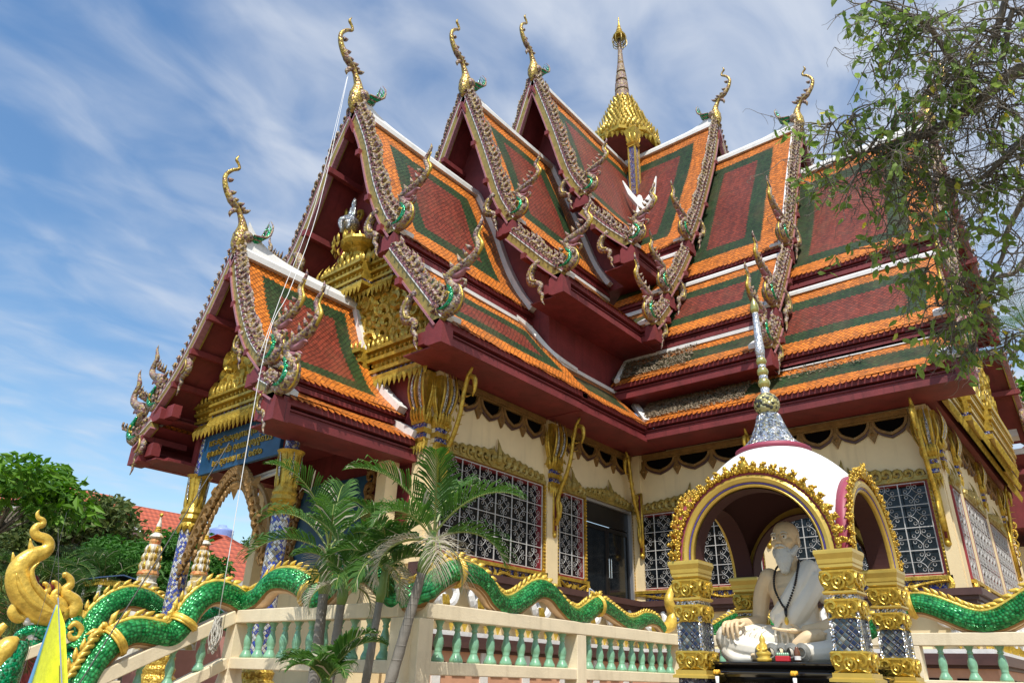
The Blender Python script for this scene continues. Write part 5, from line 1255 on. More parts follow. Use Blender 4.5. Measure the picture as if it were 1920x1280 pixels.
# second head of the near serpent at the very corner of the picture
mb = MB(); mb.tube(crv([at(-30, 1300, 'Y', 12.0), at(-5, 1270, 'Y', 12.0), at(12, 1240, 'Y', 12.0), at(30, 1215, 'Y', 12.0), at(36, 1200, 'Y', 12.0)], 20), lerp_list([.3, .27, .22, .16, .1], 20), 12, 0)
h = mb.build('serpent_head', MT['mosaic_green'], sC, smooth=True)
mb = MB(); mb.tube(crv([at(-10, 1250, 'Y', 11.9), at(4, 1222, 'Y', 11.9), at(20, 1206, 'Y', 11.9), at(34, 1196, 'Y', 11.9)], 14), lerp_list([.12, .14, .12, .04], 14), 8, 0); mb.build('gold_crest', MT['paint_gold'], h, smooth=True)

# ================================================================ SHRINE
SX, SY, HS, HC = 6.65, 2.35, .68, .625
shrine = thing('shrine', (SX, SY, 0), 'small shrine with white dome, mirrored spire and four gilded mosaic columns over a seated statue', 'shrine')
mat('dome_white', (.80, .80, .79), .55, bump=.45, bscale=45, var=.08, vscale=5, stain=.22)
R_, KZ, ZC = .945, 1.43, 2.305
def domez(x, y, R=R_): return ZC+KZ*math.sqrt(max(0, R*R-x*x-y*y))
mb = MB(); n = 36; V = []
for j in range(n+1):
    for i in range(n+1):
        x = -HS+2*HS*i/n; y = -HS+2*HS*j/n; V.append((SX+x, SY+y, max(2.52, domez(x, y))))
mb.add(V, [(j*(n+1)+i, j*(n+1)+i+1, (j+1)*(n+1)+i+1, (j+1)*(n+1)+i) for j in range(n) for i in range(n)])
mb.build('dome', MT['dome_white'], shrine, smooth=True, fix=False)
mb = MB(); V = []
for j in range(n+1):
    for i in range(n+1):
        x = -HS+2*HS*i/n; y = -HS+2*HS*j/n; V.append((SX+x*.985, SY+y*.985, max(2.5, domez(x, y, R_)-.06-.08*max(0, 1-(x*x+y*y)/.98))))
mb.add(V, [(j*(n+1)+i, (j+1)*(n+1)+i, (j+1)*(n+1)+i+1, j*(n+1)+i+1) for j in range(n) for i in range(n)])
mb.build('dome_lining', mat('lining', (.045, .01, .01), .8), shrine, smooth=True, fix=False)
def arch_face(ux, uy):
    """gilded arch on the side whose outward normal is (ux,uy)"""
    N_ = Vector((ux, uy, 0)); T_ = Vector((-uy, ux, 0)); c = Vector((SX, SY, 2.56))+N_*HS
    ra = math.sqrt(R_**2-HS**2)
    def p(a, r, d): return c+T_*(r*math.cos(a))+Vector((0, 0, r*1.04*math.sin(a)))+N_*d
    mb = MB(); k = 40; A = np.linspace(0, PI, k)
    prof = [(.0, -.06), (.0, .05), (.012, .065), (.03, .055), (.042, .075), (.07, .085), (.095, .07), (.10, -.02), (.095, -.06)]
    V = [p(a, ra-.115+r_, d) for a in A for r_, d in prof]; q = len(prof)
    mb.add(V, [(i*q+j, i*q+(j+1) % q, (i+1)*q+(j+1) % q, (i+1)*q+j) for i in range(k-1) for j in range(q)], 0)
    mb.tube([p(a, ra-.086, .062) for a in A], .008, 5, 1)
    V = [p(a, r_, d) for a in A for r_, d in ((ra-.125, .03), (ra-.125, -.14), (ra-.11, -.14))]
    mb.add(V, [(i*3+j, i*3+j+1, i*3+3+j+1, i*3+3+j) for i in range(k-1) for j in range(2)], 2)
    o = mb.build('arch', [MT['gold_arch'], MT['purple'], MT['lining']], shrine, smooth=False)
    mb = MB(); m_ = 25
    V = [p(a, r_, d) for a in A for r_, d in ((ra-.02, .06), (ra-.02, -.03), (ra+.022, -.03), (ra+.022, .06))]
    mb.add(V, [(i*4+j, i*4+(j+1) % 4, i*4+4+(j+1) % 4, i*4+4+j) for i in range(k-1) for j in range(4)], 1)
    for i in range(m_):
        a = PI*(i+.5)/m_; big = i == m_//2; s = -1 if a < PI/2 else 1
        rd = (T_*math.cos(a)+Vector((0, 0, math.sin(a)))).normalized(); tn = (-T_*math.sin(a)+Vector((0, 0, math.cos(a)))).normalized()*(-s)
        h = .13 if big else .082; b0 = p(a, ra+.0, .075)
        random.seed(i+int(ux*7+uy*13)+50)
        for k2 in range(12 if not big else 20):
            v = random.random(); hgt = h*(k2/(12 if not big else 20)); wd = .046*(1-.6*k2/12) if not big else .07*(1-.85*k2/20)
            mb.ball(b0+rd*(hgt+.01)+tn*(random.uniform(-1, 1)*wd+(.012*k2/12 if not big else 0))+N_*random.uniform(0, .025), random.uniform(.009, .016), 6, 4, 0)
        flame(mb, b0-N_*.01, tn, rd, N_, h*1.15, .04 if not big else .06, 0, lean=.28 if not big else 0)
        for q_ in (-1, 1): scroll(mb, b0+tn*q_*.02, tn*q_, rd, N_, h*.5, r=.010, k=8)
    mb.build('arch_leaves', [MT['leaf_gold'], MT['pink_red']], o, smooth=True)
mat('gold_arch', (.62, .43, .09), .3, .45, var=.15, vscale=4); mat('leaf_gold', (.6, .38, .05), .32, .6, var=.5, vscale=30); mat('pink_red', (.32, .05, .09), .5)
for u in ((-1, 0), (1, 0), (0, -1), (0, 1)): arch_face(*u)
def shrine_column(x, y, lab=None):
    mb = MB(); w = .098
    mb.sqlathe([(w, .9), (w, 2.2)], (x, y, 0)); 
    # uv for the chips
    uv = []
    V = mb.v; mb2 = MB(); vv = []; uvs = []; F_ = []
    for s, (a, b) in enumerate((((-1, -1), (1, -1)), ((1, -1), (1, 1)), ((1, 1), (-1, 1)), ((-1, 1), (-1, -1)))):
        for kz in range(6):
            z = .9+1.3*kz/5; bul = 1.0
            for (p_, q_), t in ((a, 0), (b, 1)): vv.append((x+p_*w, y+q_*w, z)); uvs.append((t*2*w+s*2*w, z))
        b0 = s*12
        for kz in range(5): F_.append((b0+kz*2, b0+kz*2+1, b0+kz*2+3, b0+kz*2+2))
    mb2.add(vv, F_); mb2.uv = uvs; mb2.uv2 = uvs
    c = mb2.build('column', MT['dark_diamond'], shrine, fix=True)
    mb = MB()
    for a, b in ((-1, -1), (1, -1), (1, 1), (-1, 1)): mb.box((x+a*w-.012, y+b*w-.012, 1.6), (x+a*w+.012, y+b*w+.012, 2.2), 2)
    mb.sqlathe([(.105, 2.41), (.125, 2.43), (.125, 2.45), (.13, 2.46), (.132, 2.49), (.146, 2.53), (.146, 2.55), (.142, 2.56)], (x, y, 0), 0)
    def block(z0, z1, r):
        h = z1-z0
        mb.sqlathe([(r*.82, z0), (r*.95, z0+h*.15), (r, z0+h*.5), (r*1.05, z0+h*.8), (r*1.1, z0+h*.9), (r*1.0, z1)], (x, y, 0), 1)
        for (ux, uy) in ((-1, 0), (1, 0), (0, -1), (0, 1)):
            U = Vector((-uy, ux, 0)); N_ = Vector((ux, uy, 0)); o = Vector((x, y, z0+h*.12))+N_*(r*.93)
            for s in (-1, 1):
                scroll(mb, o+U*s*r*.05, U*s, (0, 0, 1), N_, h*.62, flip=1, r=h*.075, m=1, depth=1.3); scroll(mb, o+U*s*r*.62+Vector((0, 0, h*.18)), U*s, (0, 0, 1), N_, h*.66, flip=1, r=h*.08, m=1, depth=1.3)
                mb.tube(crv([o+U*s*r*1.0-Vector((0, 0, h*.12)), o+U*s*r*.7-Vector((0, 0, h*.02)), o+U*s*r*.35+Vector((0, 0, h*.10)), o+Vector((0, 0, h*-.05))], 10), h*.06, 5, 1)
            flame(mb, o, U, (0, 0, 1), N_, h*.6, h*.12, 1, lean=0)
    mb.sqlathe([(.104, 2.2), (.104, 2.43)], (x, y, 0), 2)
    block(2.255, 2.41, .118); mb.sqlathe([(.115, 2.235), (.125, 2.245), (.125, 2.258), (.115, 2.262)], (x, y, 0), 0); block(2.06, 2.205, .112)
    block(1.70, 1.845, .122); mb.sqlathe([(.155, 1.64), (.155, 1.66), (.135, 1.67), (.135, 1.70)], (x, y, 0), 0); mb.sqlathe([(.12, 1.58), (.12, 1.64)], (x, y, 0), 3); mb.sqlathe([(.16, 1.52), (.16, 1.55), (.135, 1.56), (.135, 1.59)], (x, y, 0), 0); mb.sqlathe([(.125, 1.44), (.125, 1.53)], (x, y, 0), 3); mb.sqlathe([(.2, 1.3), (.2, 1.38), (.16, 1.44)], (x, y, 0), 0)
    mb.build('capital', [MT['gold_arch'], MT['block_gold'], MT['mosaic_silver'], MT['dark_band']], c, smooth=False)
mat('block_gold', (.54, .37, .055), .28, .55, var=.2, vscale=10, bump=.3, bscale=30); mosaic('dark_band', [(.03, .03, .08), (.1, .1, .16), (.3, .3, .33), (.05, .05, .06)], 60, .2, .4)
for a, b in ((-1, 1), (-1, -1), (1, -1), (1, 1)): shrine_column(SX+a*HC, SY+b*HC)
mb = MB(); mb.sqlathe([(1.0, 0), (1.0, .3), (.92, .36), (.92, 1.1), (1.0, 1.2), (1.0, 1.3)], (SX, SY, 0)); mb.build('base', MT['rail_cream'], shrine, bevel=.01)
# spire of the shrine
mat('orb_gold', (.5, .45, .16), .25, .6); mosaic('mirror_white', [(.8, .8, .82), (.6, .63, .7), (.7, .7, .7), (.45, .48, .55)], 60, .15, .6, .5); mosaic('orb_carved', [(.5, .45, .18), (.42, .38, .15), (.06, .06, .05), (.55, .5, .25)], 34, .3, .3, .8)
mb = MB(); c = (SX, SY, 0); n = 28; prof = [(.31, 3.62), (.25, 3.66), (.19, 3.73), (.155, 3.81), (.125, 3.9), (.105, 3.97), (.08, 3.99)]
V = []
for r, z in prof:
    for j in range(n*2): a = PI*j/n; rr = r*(1+.05*math.cos(n/2*a)); V.append((SX+rr*math.cos(a), SY+rr*math.sin(a), z))
mb.add(V, [(i*2*n+j, i*2*n+(j+1) % (2*n), (i+1)*2*n+(j+1) % (2*n), (i+1)*2*n+j) for i in range(len(prof)-1) for j in range(2*n)], 0)
mb.lathe([(.34, 3.575), (.345, 3.61), (.31, 3.63)], c, 28, 1)
mb.ball((SX, SY, 4.085), .122, 20, 12, 4)
mb.lathe([(.06, 4.19), (.04, 4.21), (.045, 4.25), (.03, 4.27)], c, 14, 3)
for z, r, m_ in ((4.31, .06, 2), (4.37, .045, 3), (4.43, .056, 2), (4.49, .04, 3), (4.545, .052, 2), (4.595, .04, 3)): mb.ball((SX, SY, z), r, 14, 8, m_)
mb.lathe([(.04, 4.6), (.047, 4.66), (.036, 4.9), (.03, 5.08), (.03, 5.1)], c, 14, 3); mb.lathe([(.03, 5.09), (.045, 5.13), (.042, 5.18), (.015, 5.25), (.0, 5.28)], c, 12, 2)
s_ = mb.build('spire', [MT['mosaic_silver'], MT['pink_red'], MT['orb_gold'], MT['mirror_white'], MT['orb_carved']], shrine, smooth=True)
mat('orb_gold', (.5, .45, .16), .25, .6)

# ================================================================ STATUE on its black altar
def L3(x, y, z, g=1.30): return (SX-.02-y*g, SY-.03-x*g, 1.775+z*g)
altar = thing('altar', (SX-.1, SY, 1.3), 'glossy black altar table with moulded edge under the seated statue', 'altar')
mb = MB(); mb.sqlathe([(.56, 1.30), (.56, 1.45), (.50, 1.5), (.50, 1.6), (.60, 1.66), (.62, 1.68), (.62, 1.70), (.55, 1.715), (.60, 1.75), (.605, 1.77)], (SX-.02, SY+.02, 0)); mb.build('altar_body', MT['black_gloss'] if 'black_gloss' in MT else mat('black_gloss', (.012, .01, .009), .12, coat=.6), altar, bevel=.006)
mb = MB(); mb.lathe([(.0, 1.30), (.12, 1.32), (.2, 1.42), (.24, 1.55), (.22, 1.56)], (SX-.85, SY-.02, 0), 24); 
bowl = mb.build('incense_bowl', mat('bronze', (.3, .26, .16), .4, .5), None, smooth=True, loc=(SX-.85, SY, 1.3)); tag(bowl, 'large metal incense bowl in front of the black altar', 'bowl')
mb = MB(); mb.box((SX-1.1, SY-.3, 0.004), (SX-.6, SY+.3, 1.3)); o = mb.build('stone_block', MT['rail_cream'], None, bevel=.01, loc=(SX-.85, SY, 0)); tag(o, 'plain cream block that carries the incense bowl', 'block')

mat('statue_skin', (.74, .56, .34), .55, bump=.08, var=.12, vscale=5); mat('statue_cloth', (.78, .73, .62), .5, bump=.1, var=.06, vscale=5); mat('beard', (.62, .62, .58), .6, bump=.4, bscale=50)
statue = thing('statue', (SX, SY, 1.775), 'white seated statue of a bald bearded man in a robe under the shrine dome', 'statue')
def remesh(o, v, it=6):
    m = o.modifiers.new('remesh', 'REMESH'); m.mode = 'VOXEL'; m.voxel_size = v; m.use_smooth_shade = True
    s = o.modifiers.new('smooth', 'SMOOTH'); s.factor = .5; s.iterations = it
def limb(mb, pts, R, n=12, k=14):
    P = crv([L3(*p) for p in pts], k); r = [x*1.3 for x in lerp_list(R, k)]; mb.tube(P, r, n); mb.ball(P[0], r[0], n, 8); mb.ball(P[-1], r[-1], n, 8)
mb = MB()
limb(mb, [(0, -.02, .10), (0, 0, .25), (0, 0, .40)], [.15, .125, .14])
mb.ball(L3(0, 0, .45), .155*1.3, 16, 10, 0, (.72, 1.06, .9)); mb.ball(L3(0, -.02, .53), .11*1.3, 14, 8, 0, (.75, 1.5, .6))
limb(mb, [(0, -.01, .52), (0, .01, .64)], [.068, .06]);
limb(mb, [(-.155, -.01, .54), (-.22, -.02, .44), (-.25, -.01, .30), (-.25, .02, .25)], [.065, .058, .05, .045])   # right arm
limb(mb, [(-.25, .02, .25), (-.265, .12, .24), (-.285, .22, .235)], [.046, .042, .031])
limb(mb, [(.155, -.01, .54), (.23, -.02, .42), (.26, .0, .26)], [.065, .056, .048])          # left arm
limb(mb, [(.26, .0, .25), (.20, .12, .205), (.11, .18, .19)], [.048, .042, .03])
# right hand over the knee: palm and five fingers
mb.ball(L3(-.30, .27, .235), .045*1.3, 12, 8, 0, (1.1, .9, .55))
for i, (dx, L_) in enumerate(((-.050, .075), (-.022, .095), (.006, .10), (.034, .09))):
    bx = -.30+dx*.8; limb(mb, [(bx, .29, .24), (bx+dx*.25, .335+L_*.25, .225), (bx+dx*.35, .345+L_*.3, .18), (bx+dx*.38, .34+L_*.25, .235-L_)], [.0125, .012, .011, .009], 8, 9)
limb(mb, [(-.262, .26, .235), (-.235, .31, .225), (-.245, .35, .205)], [.015, .013, .010], 8, 8)
# left hand, palm up in the lap
mb.ball(L3(.05, .20, .185), .042*1.3, 12, 8, 0, (.9, 1.2, .45))
for i in range(4):
    y = .175+.022*i; limb(mb, [(.02, y+.005, .185), (-.03, y+.012, .19), (-.07-.008*(i == 1), y+.02, .20)], [.0115, .0105, .0085], 8, 8)
limb(mb, [(.055, .17, .20), (.02, .155, .225), (-.005, .16, .235)], [.014, .012, .009], 8, 8)
# feet: sole turned up on the left thigh, other foot under the knee
limb(mb, [(.08, .27, .10), (.14, .26, .14), (.20, .23, .155)], [.038, .042, .04]); 
for i in range(5): limb(mb, [(.20, .20+.018*i, .155), (.235-.006*i, .20+.018*i, .165)], [.013-.0012*i, .010-.001*i], 8, 4)
limb(mb, [(-.02, .30, .045), (-.10, .33, .04), (-.17, .34, .04)], [.04, .04, .035])
for i in range(5): limb(mb, [(-.17, .315+.015*i, .04), (-.205+.006*i, .315+.016*i, .035)], [.013-.0012*i, .010-.001*i], 8, 4)
# head: skull, jaw, brow, nose, cheeks, ears -- turned a little to the right
HD = math.radians(8)
HG = 1.07
def H(x, y, z): x, y, z = x*HG, y*HG, z*HG; xr = x*math.cos(HD)-y*math.sin(HD); yr = x*math.sin(HD)+y*math.cos(HD); return L3(xr+.002, yr+.025, .762+z)
def hb(x, y, z, r, s=(1, 1, 1)): mb.ball(H(x, y, z), r*1.3*HG, 14, 10, 0, s)
hb(0, -.01, .045, .093, (1.05, .86, .95)); hb(0, .0, .0, .085, (1.0, .82, 1.05)); hb(0, .03, -.05, .062, (.9, .9, .9))
for s in (-1, 1):
    hb(s*.045, .055, -.012, .028, (.8, 1, .9)); hb(s*.034, .078, .031, .018, (.5, 1.5, .5)); hb(s*.082, -.005, .0, .02, (1.0, .45, 1.6)); hb(s*.082, -.003, -.028, .012, (.9, .5, 1.4)); hb(s*.012, .095, -.016, .011)
mb.tube([H(0, .085, .03), H(0, .098, .008), H(0, .108, -.012), H(0, .09, -.022)], [.012, .015, .018, .012], 8); hb(0, .085, -.045, .02, (.6, 1.4, .35))
body_o = mb.build('body', MT['statue_skin'], statue, smooth=True); remesh(body_o, .0068, 3)
for s in (-1, 1):
    mb = MB(); mb.ball(H(s*.034, .0755, .017), .0135*1.3, 12, 8, 0, (.8, 1.15, .75)); e = mb.build('eye', MT['white'], body_o, smooth=True)
    mb2 = MB(); mb2.ball(H(s*.034, .0875, .017), .0062*1.3, 10, 6, 0, (.5, 1, 1)); mb2.build('iris', mat('iris', (.05, .03, .02), .3), body_o, smooth=True)
    mb2 = MB(); mb2.tube(crv([H(s*.018, .088, .026), H(s*.034, .092, .031), H(s*.052, .08, .024)], 7), .0032*1.3, 5); mb2.tube(crv([H(s*.016, .092, .040), H(s*.034, .093, .047), H(s*.056, .078, .040)], 7), .0042*1.3, 5); mb2.build('eyebrow', MT['beard'], body_o, smooth=True)
mb = MB()
limbH = lambda pts, R: (mb.tube(crv([H(*p) for p in pts], 10), [x*1.3 for x in lerp_list(R, 10)], 10))
hb(0, .045, -.085, .062, (.85, .95, 1.1)); hb(0, .05, -.13, .046, (.8, .9, 1.2)); hb(0, .045, -.17, .03, (.7, .9, 1.3))
for s in (-1, 1): limbH([(s*.07, .01, -.03), (s*.066, .03, -.06), (s*.045, .05, -.09)], [.012, .02, .025]); limbH([(s*.002, .103, -.033), (s*.02, .1, -.036), (s*.04, .085, -.05)], [.008, .008, .003])
for i in range(16):
    a = -1.2+i*.16; limbH([(.055*math.sin(a), .04+.045*math.cos(a), -.07), (.045*math.sin(a), .045+.045*math.cos(a), -.13), (.02*math.sin(a), .05+.025*math.cos(a), -.20)], [.008, .009, .003])
mb.build('beard', MT['beard'], body_o, smooth=True)
# robe: draped over the left shoulder, wrapped round hips and legs
mb = MB()
limb(mb, [(.12, .0, .57), (.17, -.01, .50), (.21, -.02, .42)], [.072, .075, .07])
limb(mb, [(.13, .03, .58), (.08, .10, .47), (.0, .12, .36), (-.09, .09, .28)], [.06, .062, .06, .055]); limb(mb, [(.15, .02, .50), (.10, .09, .38), (.03, .11, .28), (-.03, .09, .2)], [.08, .075, .07, .06])
limb(mb, [(.10, -.06, .56), (.0, -.10, .42), (-.10, -.08, .3)], [.07, .08, .07]); limb(mb, [(0, 0, .16), (0, 0, .26), (.02, .02, .36)], [.16, .142, .13])
limb(mb, [(.24, -.01, .40), (.25, .02, .33), (.26, .05, .27)], [.05, .04, .02])
limb(mb, [(-.08, .0, .10), (-.24, .12, .125), (-.36, .25, .135)], [.125, .115, .10]); limb(mb, [(-.36, .25, .11), (-.22, .31, .075), (-.06, .31, .06)], [.085, .07, .055])
limb(mb, [(.08, .0, .10), (.24, .10, .10), (.38, .22, .10)], [.125, .11, .095]); limb(mb, [(.38, .22, .08), (.26, .29, .06), (.12, .32, .05)], [.08, .065, .055])
limb(mb, [(-.3, .1, .03), (0, .0, .04), (.3, .1, .03)], [.06, .1, .06]); limb(mb, [(-.22, .26, .05), (0, .24, .06), (.22, .25, .05)], [.05, .05, .05]); limb(mb, [(-.36, .28, .06), (-.30, .34, .02), (-.2, .36, .015)], [.06, .035, .02])
for i in range(9):      # folds
    t = i/8; limb(mb, [(.15-.03*i, .05+.012*i*(1-t), .585-.02*i), (.09-.022*i, .155, .44-.022*i), (.0-.012*i, .165, .31-.018*i)], [.006, .007, .005], 6, 10)
for i in range(7): limb(mb, [(-.12-.035*i, .10+.03*i, .225-.004*i), (-.16-.03*i, .24+.02*i, .20-.01*i), (-.15-.025*i, .33+.01*i, .10)], [.003, .005, .003], 6, 9)
for i in range(6): limb(mb, [(-.10+.04*i, .15, .19), (-.08+.035*i, .185, .12), (-.09+.04*i, .24, .09)], [.008, .010, .006], 6, 9)
ro = mb.build('robe', MT['statue_cloth'], statue, smooth=True); remesh(ro, .0075, 3)
# necklace
mb = MB(); P = crv([L3(*p) for p in ((-.055, -.03, .64), (-.085, .05, .58), (-.075, .135, .46), (-.03, .175, .36), (.0, .182, .315))], 80)+crv([L3(*p) for p in ((.0, .182, .315), (.03, .19, .36), (.075, .178, .46), (.085, .10, .58), (.055, -.03, .65))], 80)
acc = 0
for a, b in zip(P[:-1], P[1:]):
    acc += (b-a).length
    if acc > .016: mb.ball(b, .0105, 6, 5); acc = 0
mb.tube([L3(.0, .186, .315), L3(.0, .19, .285), L3(0, .19, .27)], [.014, .012, .008], 7)
nk = mb.build('necklace', mat('beads', (.012, .01, .01), .3), None, smooth=True, loc=L3(0, .1, .5)); tag(nk, 'black bead necklace with gold pendant round the statue\'s neck', 'necklace')
mb = MB(); mb.ball(L3(0, .195, .245), .018, 10, 8, 0, (.6, 1, 1.8)); mb.build('pendant', MT['paint_gold'], nk, smooth=True)
# offerings in the lap
mb = MB(); random.seed(3)
for k in range(5):
    c = Vector(L3(-.10+.06*k, .385+.01*(k % 2), .05)); r = .06
    for q in range(4): mb.tube([c+Vector((-.03*q*.3, math.cos(a)*(r-.008*q), math.sin(a)*(r-.008*q)*1.1)) for a in np.linspace(0, 2*PI, 15)], .0085, 5)
gl = mb.build('garland', mat('garland_grey', (.2, .2, .18), .6, var=.3, vscale=30), None, smooth=True, loc=L3(0, .38, 0)); tag(gl, 'pile of grey bead garlands lying against the lap of the statue', 'garlands')
mb = MB(); c = L3(-.08, .43, 0)
mb.lathe([(.055, 0), (.06, .02), (.045, .03), (.055, .045), (.06, .06), (.03, .085), (.034, .12), (.02, .14), (.024, .155), (.018, .175), (.006, .19), (0, .215)], c, 14)
for s in (-1, 1): mb.tube([(c[0]-.01, c[1]+s*.028, c[2]+.12), (c[0]-.03, c[1]+s*.038, c[2]+.09), (c[0]-.045, c[1]+s*.015, c[2]+.075)], .010, 6)
o = mb.build('figurine', MT['paint_gold'], None, smooth=True, loc=c); tag(o, 'tiny golden seated figurine standing in front of the garlands', 'figurine')
mb = MB(); c = L3(.04, .44, 0); mb.box((c[0]-.02, c[1]-.055, c[2]), (c[0]+.02, c[1]+.055, c[2]+.04)); o = mb.build('offering_tray', mat('offering_red', (.5, .02, .03), .4), None, bevel=.005, loc=c); tag(o, 'small red offering tray on the altar beside the figurine', 'tray')
mb = MB()
for k in range(6): mb.ball((c[0], c[1]-.04+.016*k, c[2]+.05), .011, 6, 5, 0, (1, 1, 1.4))
mb.build('offering_flower', MT['mint'], o)
mb = MB(); c = L3(.125, .43, 0); mb.lathe([(.022, 0), (.024, .06), (.02, .08), (.012, .095), (.012, .105)], c, 12); o = mb.build('bottle', mat('amber', (.15, .06, .03), .2), None, smooth=True, loc=c); tag(o, 'small brown bottle at the right end of the offerings', 'bottle')
mb = MB(); mb.lathe([(.0245, .012), (.0245, .04)], c, 12); mb.build('label', MT['white'], o)
for i, (dx, nm) in enumerate(((.27, 'left'), (-.20, 'right'))):
    c = (SX-.72, SY+dx+.15*(i == 0), 1.3)
    st = thing('flower_vase', c, ('slim white vase with a yellow flower left of the incense bowl', 'slim white vase with a yellow flower right of the incense bowl, below the front column')[i], 'vase')
    mb = MB(); mb.lathe([(.03, 0), (.035, .05), (.02, .12), (.012, .3), (.016, .36)], c, 12); mb.build('vase', MT['white'], st, smooth=True)
    mb = MB()
    for k in range(14): a = k*2.4; mb.ball((c[0]+.018*math.cos(a), c[1]+.018*math.sin(a), c[2]+.385+.006*(k % 3)), .012, 6, 5)
    mb.build('flower', mat('marigold', (.8, .42, .02), .6), st)

# ================================================================ PLANTS
def leaf_mat(name, c1, c2, c3=None, tr=.25):
    m = bpy.data.materials.new(name); m.use_nodes = True; t = m.node_tree; b = t.nodes['Principled BSDF']
    g = t.nodes.new('ShaderNodeNewGeometry'); r = t.nodes.new('ShaderNodeValToRGB'); r.color_ramp.elements[0].color = (*c1, 1); r.color_ramp.elements[1].color = (*c2, 1)
    if c3: e = r.color_ramp.elements.new(.96); e.color = (*c2, 1); r.color_ramp.elements[2].color = (*c3, 1)
    t.links.new(g.outputs['Random Per Island'], r.inputs[0]); t.links.new(r.outputs[0], b.inputs['Base Color']); b.inputs['Roughness'].default_value = .6; b.inputs['Specular IOR Level'].default_value = .3
    tl = t.nodes.new('ShaderNodeBsdfTranslucent'); mx = t.nodes.new('ShaderNodeMixShader'); mx.inputs[0].default_value = tr
    hv = t.nodes.new('ShaderNodeHueSaturation'); hv.inputs['Value'].default_value = 2.0; hv.inputs['Saturation'].default_value = 1.1; t.links.new(r.outputs[0], hv.inputs['Color']); t.links.new(hv.outputs[0], tl.inputs[0])
    t.links.new(b.outputs[0], mx.inputs[1]); t.links.new(tl.outputs[0], mx.inputs[2]); t.links.new(mx.outputs[0], t.nodes['Material Output'].inputs[0])
    MT[name] = m; return m
leaf_mat('palm_leaf', (.025, .08, .012), (.075, .165, .03), tr=.25); leaf_mat('dry_leaf', (.3, .27, .2), (.5, .46, .36)); leaf_mat('tree_leaf', (.09, .16, .03), (.26, .36, .10), (.6, .5, .06), tr=.4)
leaf_mat('bush_leaf', (.04, .08, .02), (.14, .17, .05)); leaf_mat('bright_leaf', (.05, .15, .012), (.14, .28, .03)); leaf_mat('feather_leaf', (.03, .11, .015), (.07, .2, .03)); leaf_mat('dark_palm', (.018, .05, .012), (.06, .12, .03))
mat('palm_trunk', (.22, .2, .17), .8, var=.3, vscale=4, bump=.5, bscale=8); mat('crownshaft', (.16, .26, .06), .4, var=.25, vscale=4); mat('bark', (.19, .165, .14), .9, var=.45, vscale=4, bump=.8, bscale=14); mat('palm_stem', (.22, .27, .07), .5, var=.2)

def frond(mb, base, az, L_, el0, droop, rng, n=34, lw=.018, ll=.38, m=0, stem=1, dry=0, fold=.5):
    d = Vector((math.cos(az), math.sin(az), 0)); P = []; k = 14; p = Vector(base); el = el0
    for i in range(k+1):
        P.append(p.copy()); p = p+(d*math.cos(el)+Vector((0, 0, 1))*math.sin(el))*(L_/k); el -= droop/k*(0.5+1.2*i/k)
    mb.tube(P, lerp_list([.016*L_/1.3, .009, .003], k+1), 5, stem, cap=False)
    side = d.cross(Vector((0, 0, 1)))
    for i in range(n):
        t = .16+.84*i/(n-1); f = t*k; a = min(int(f), k-1); q = P[a].lerp(P[a+1], f-a); T = (P[a+1]-P[a]).normalized(); up = side.cross(T).normalized()
        ln = ll*(math.sin(PI*min(1, t*.85+.15))**.7)*(.9+.2*rng.random())*(1.0 if t < .9 else .8)
        for s in (-1, 1):
            dr = (side*s*math.cos(fold)*(1.0-.5*t)+up*math.sin(fold)*.8+T*(.45+.7*t)).normalized(); dr = (dr+Vector((0, 0, rng.uniform(-.08, .08)))).normalized()
            g1 = q+dr*ln*.5; g2 = q+dr*ln*.85+Vector((0, 0, -ln*(.10+.1*rng.random()))); g3 = q+dr*ln+Vector((0, 0, -ln*(.22+.2*rng.random())))
            wv = T*lw; mt = dry if rng.random() < .03 else m
            mb.add([q-wv*.4, q+wv*.4, g1+wv*.9, g1-wv*.9, g2+wv*.5, g2-wv*.5, g3], [(0, 1, 2, 3), (3, 2, 4, 5), (5, 4, 6)], mt)
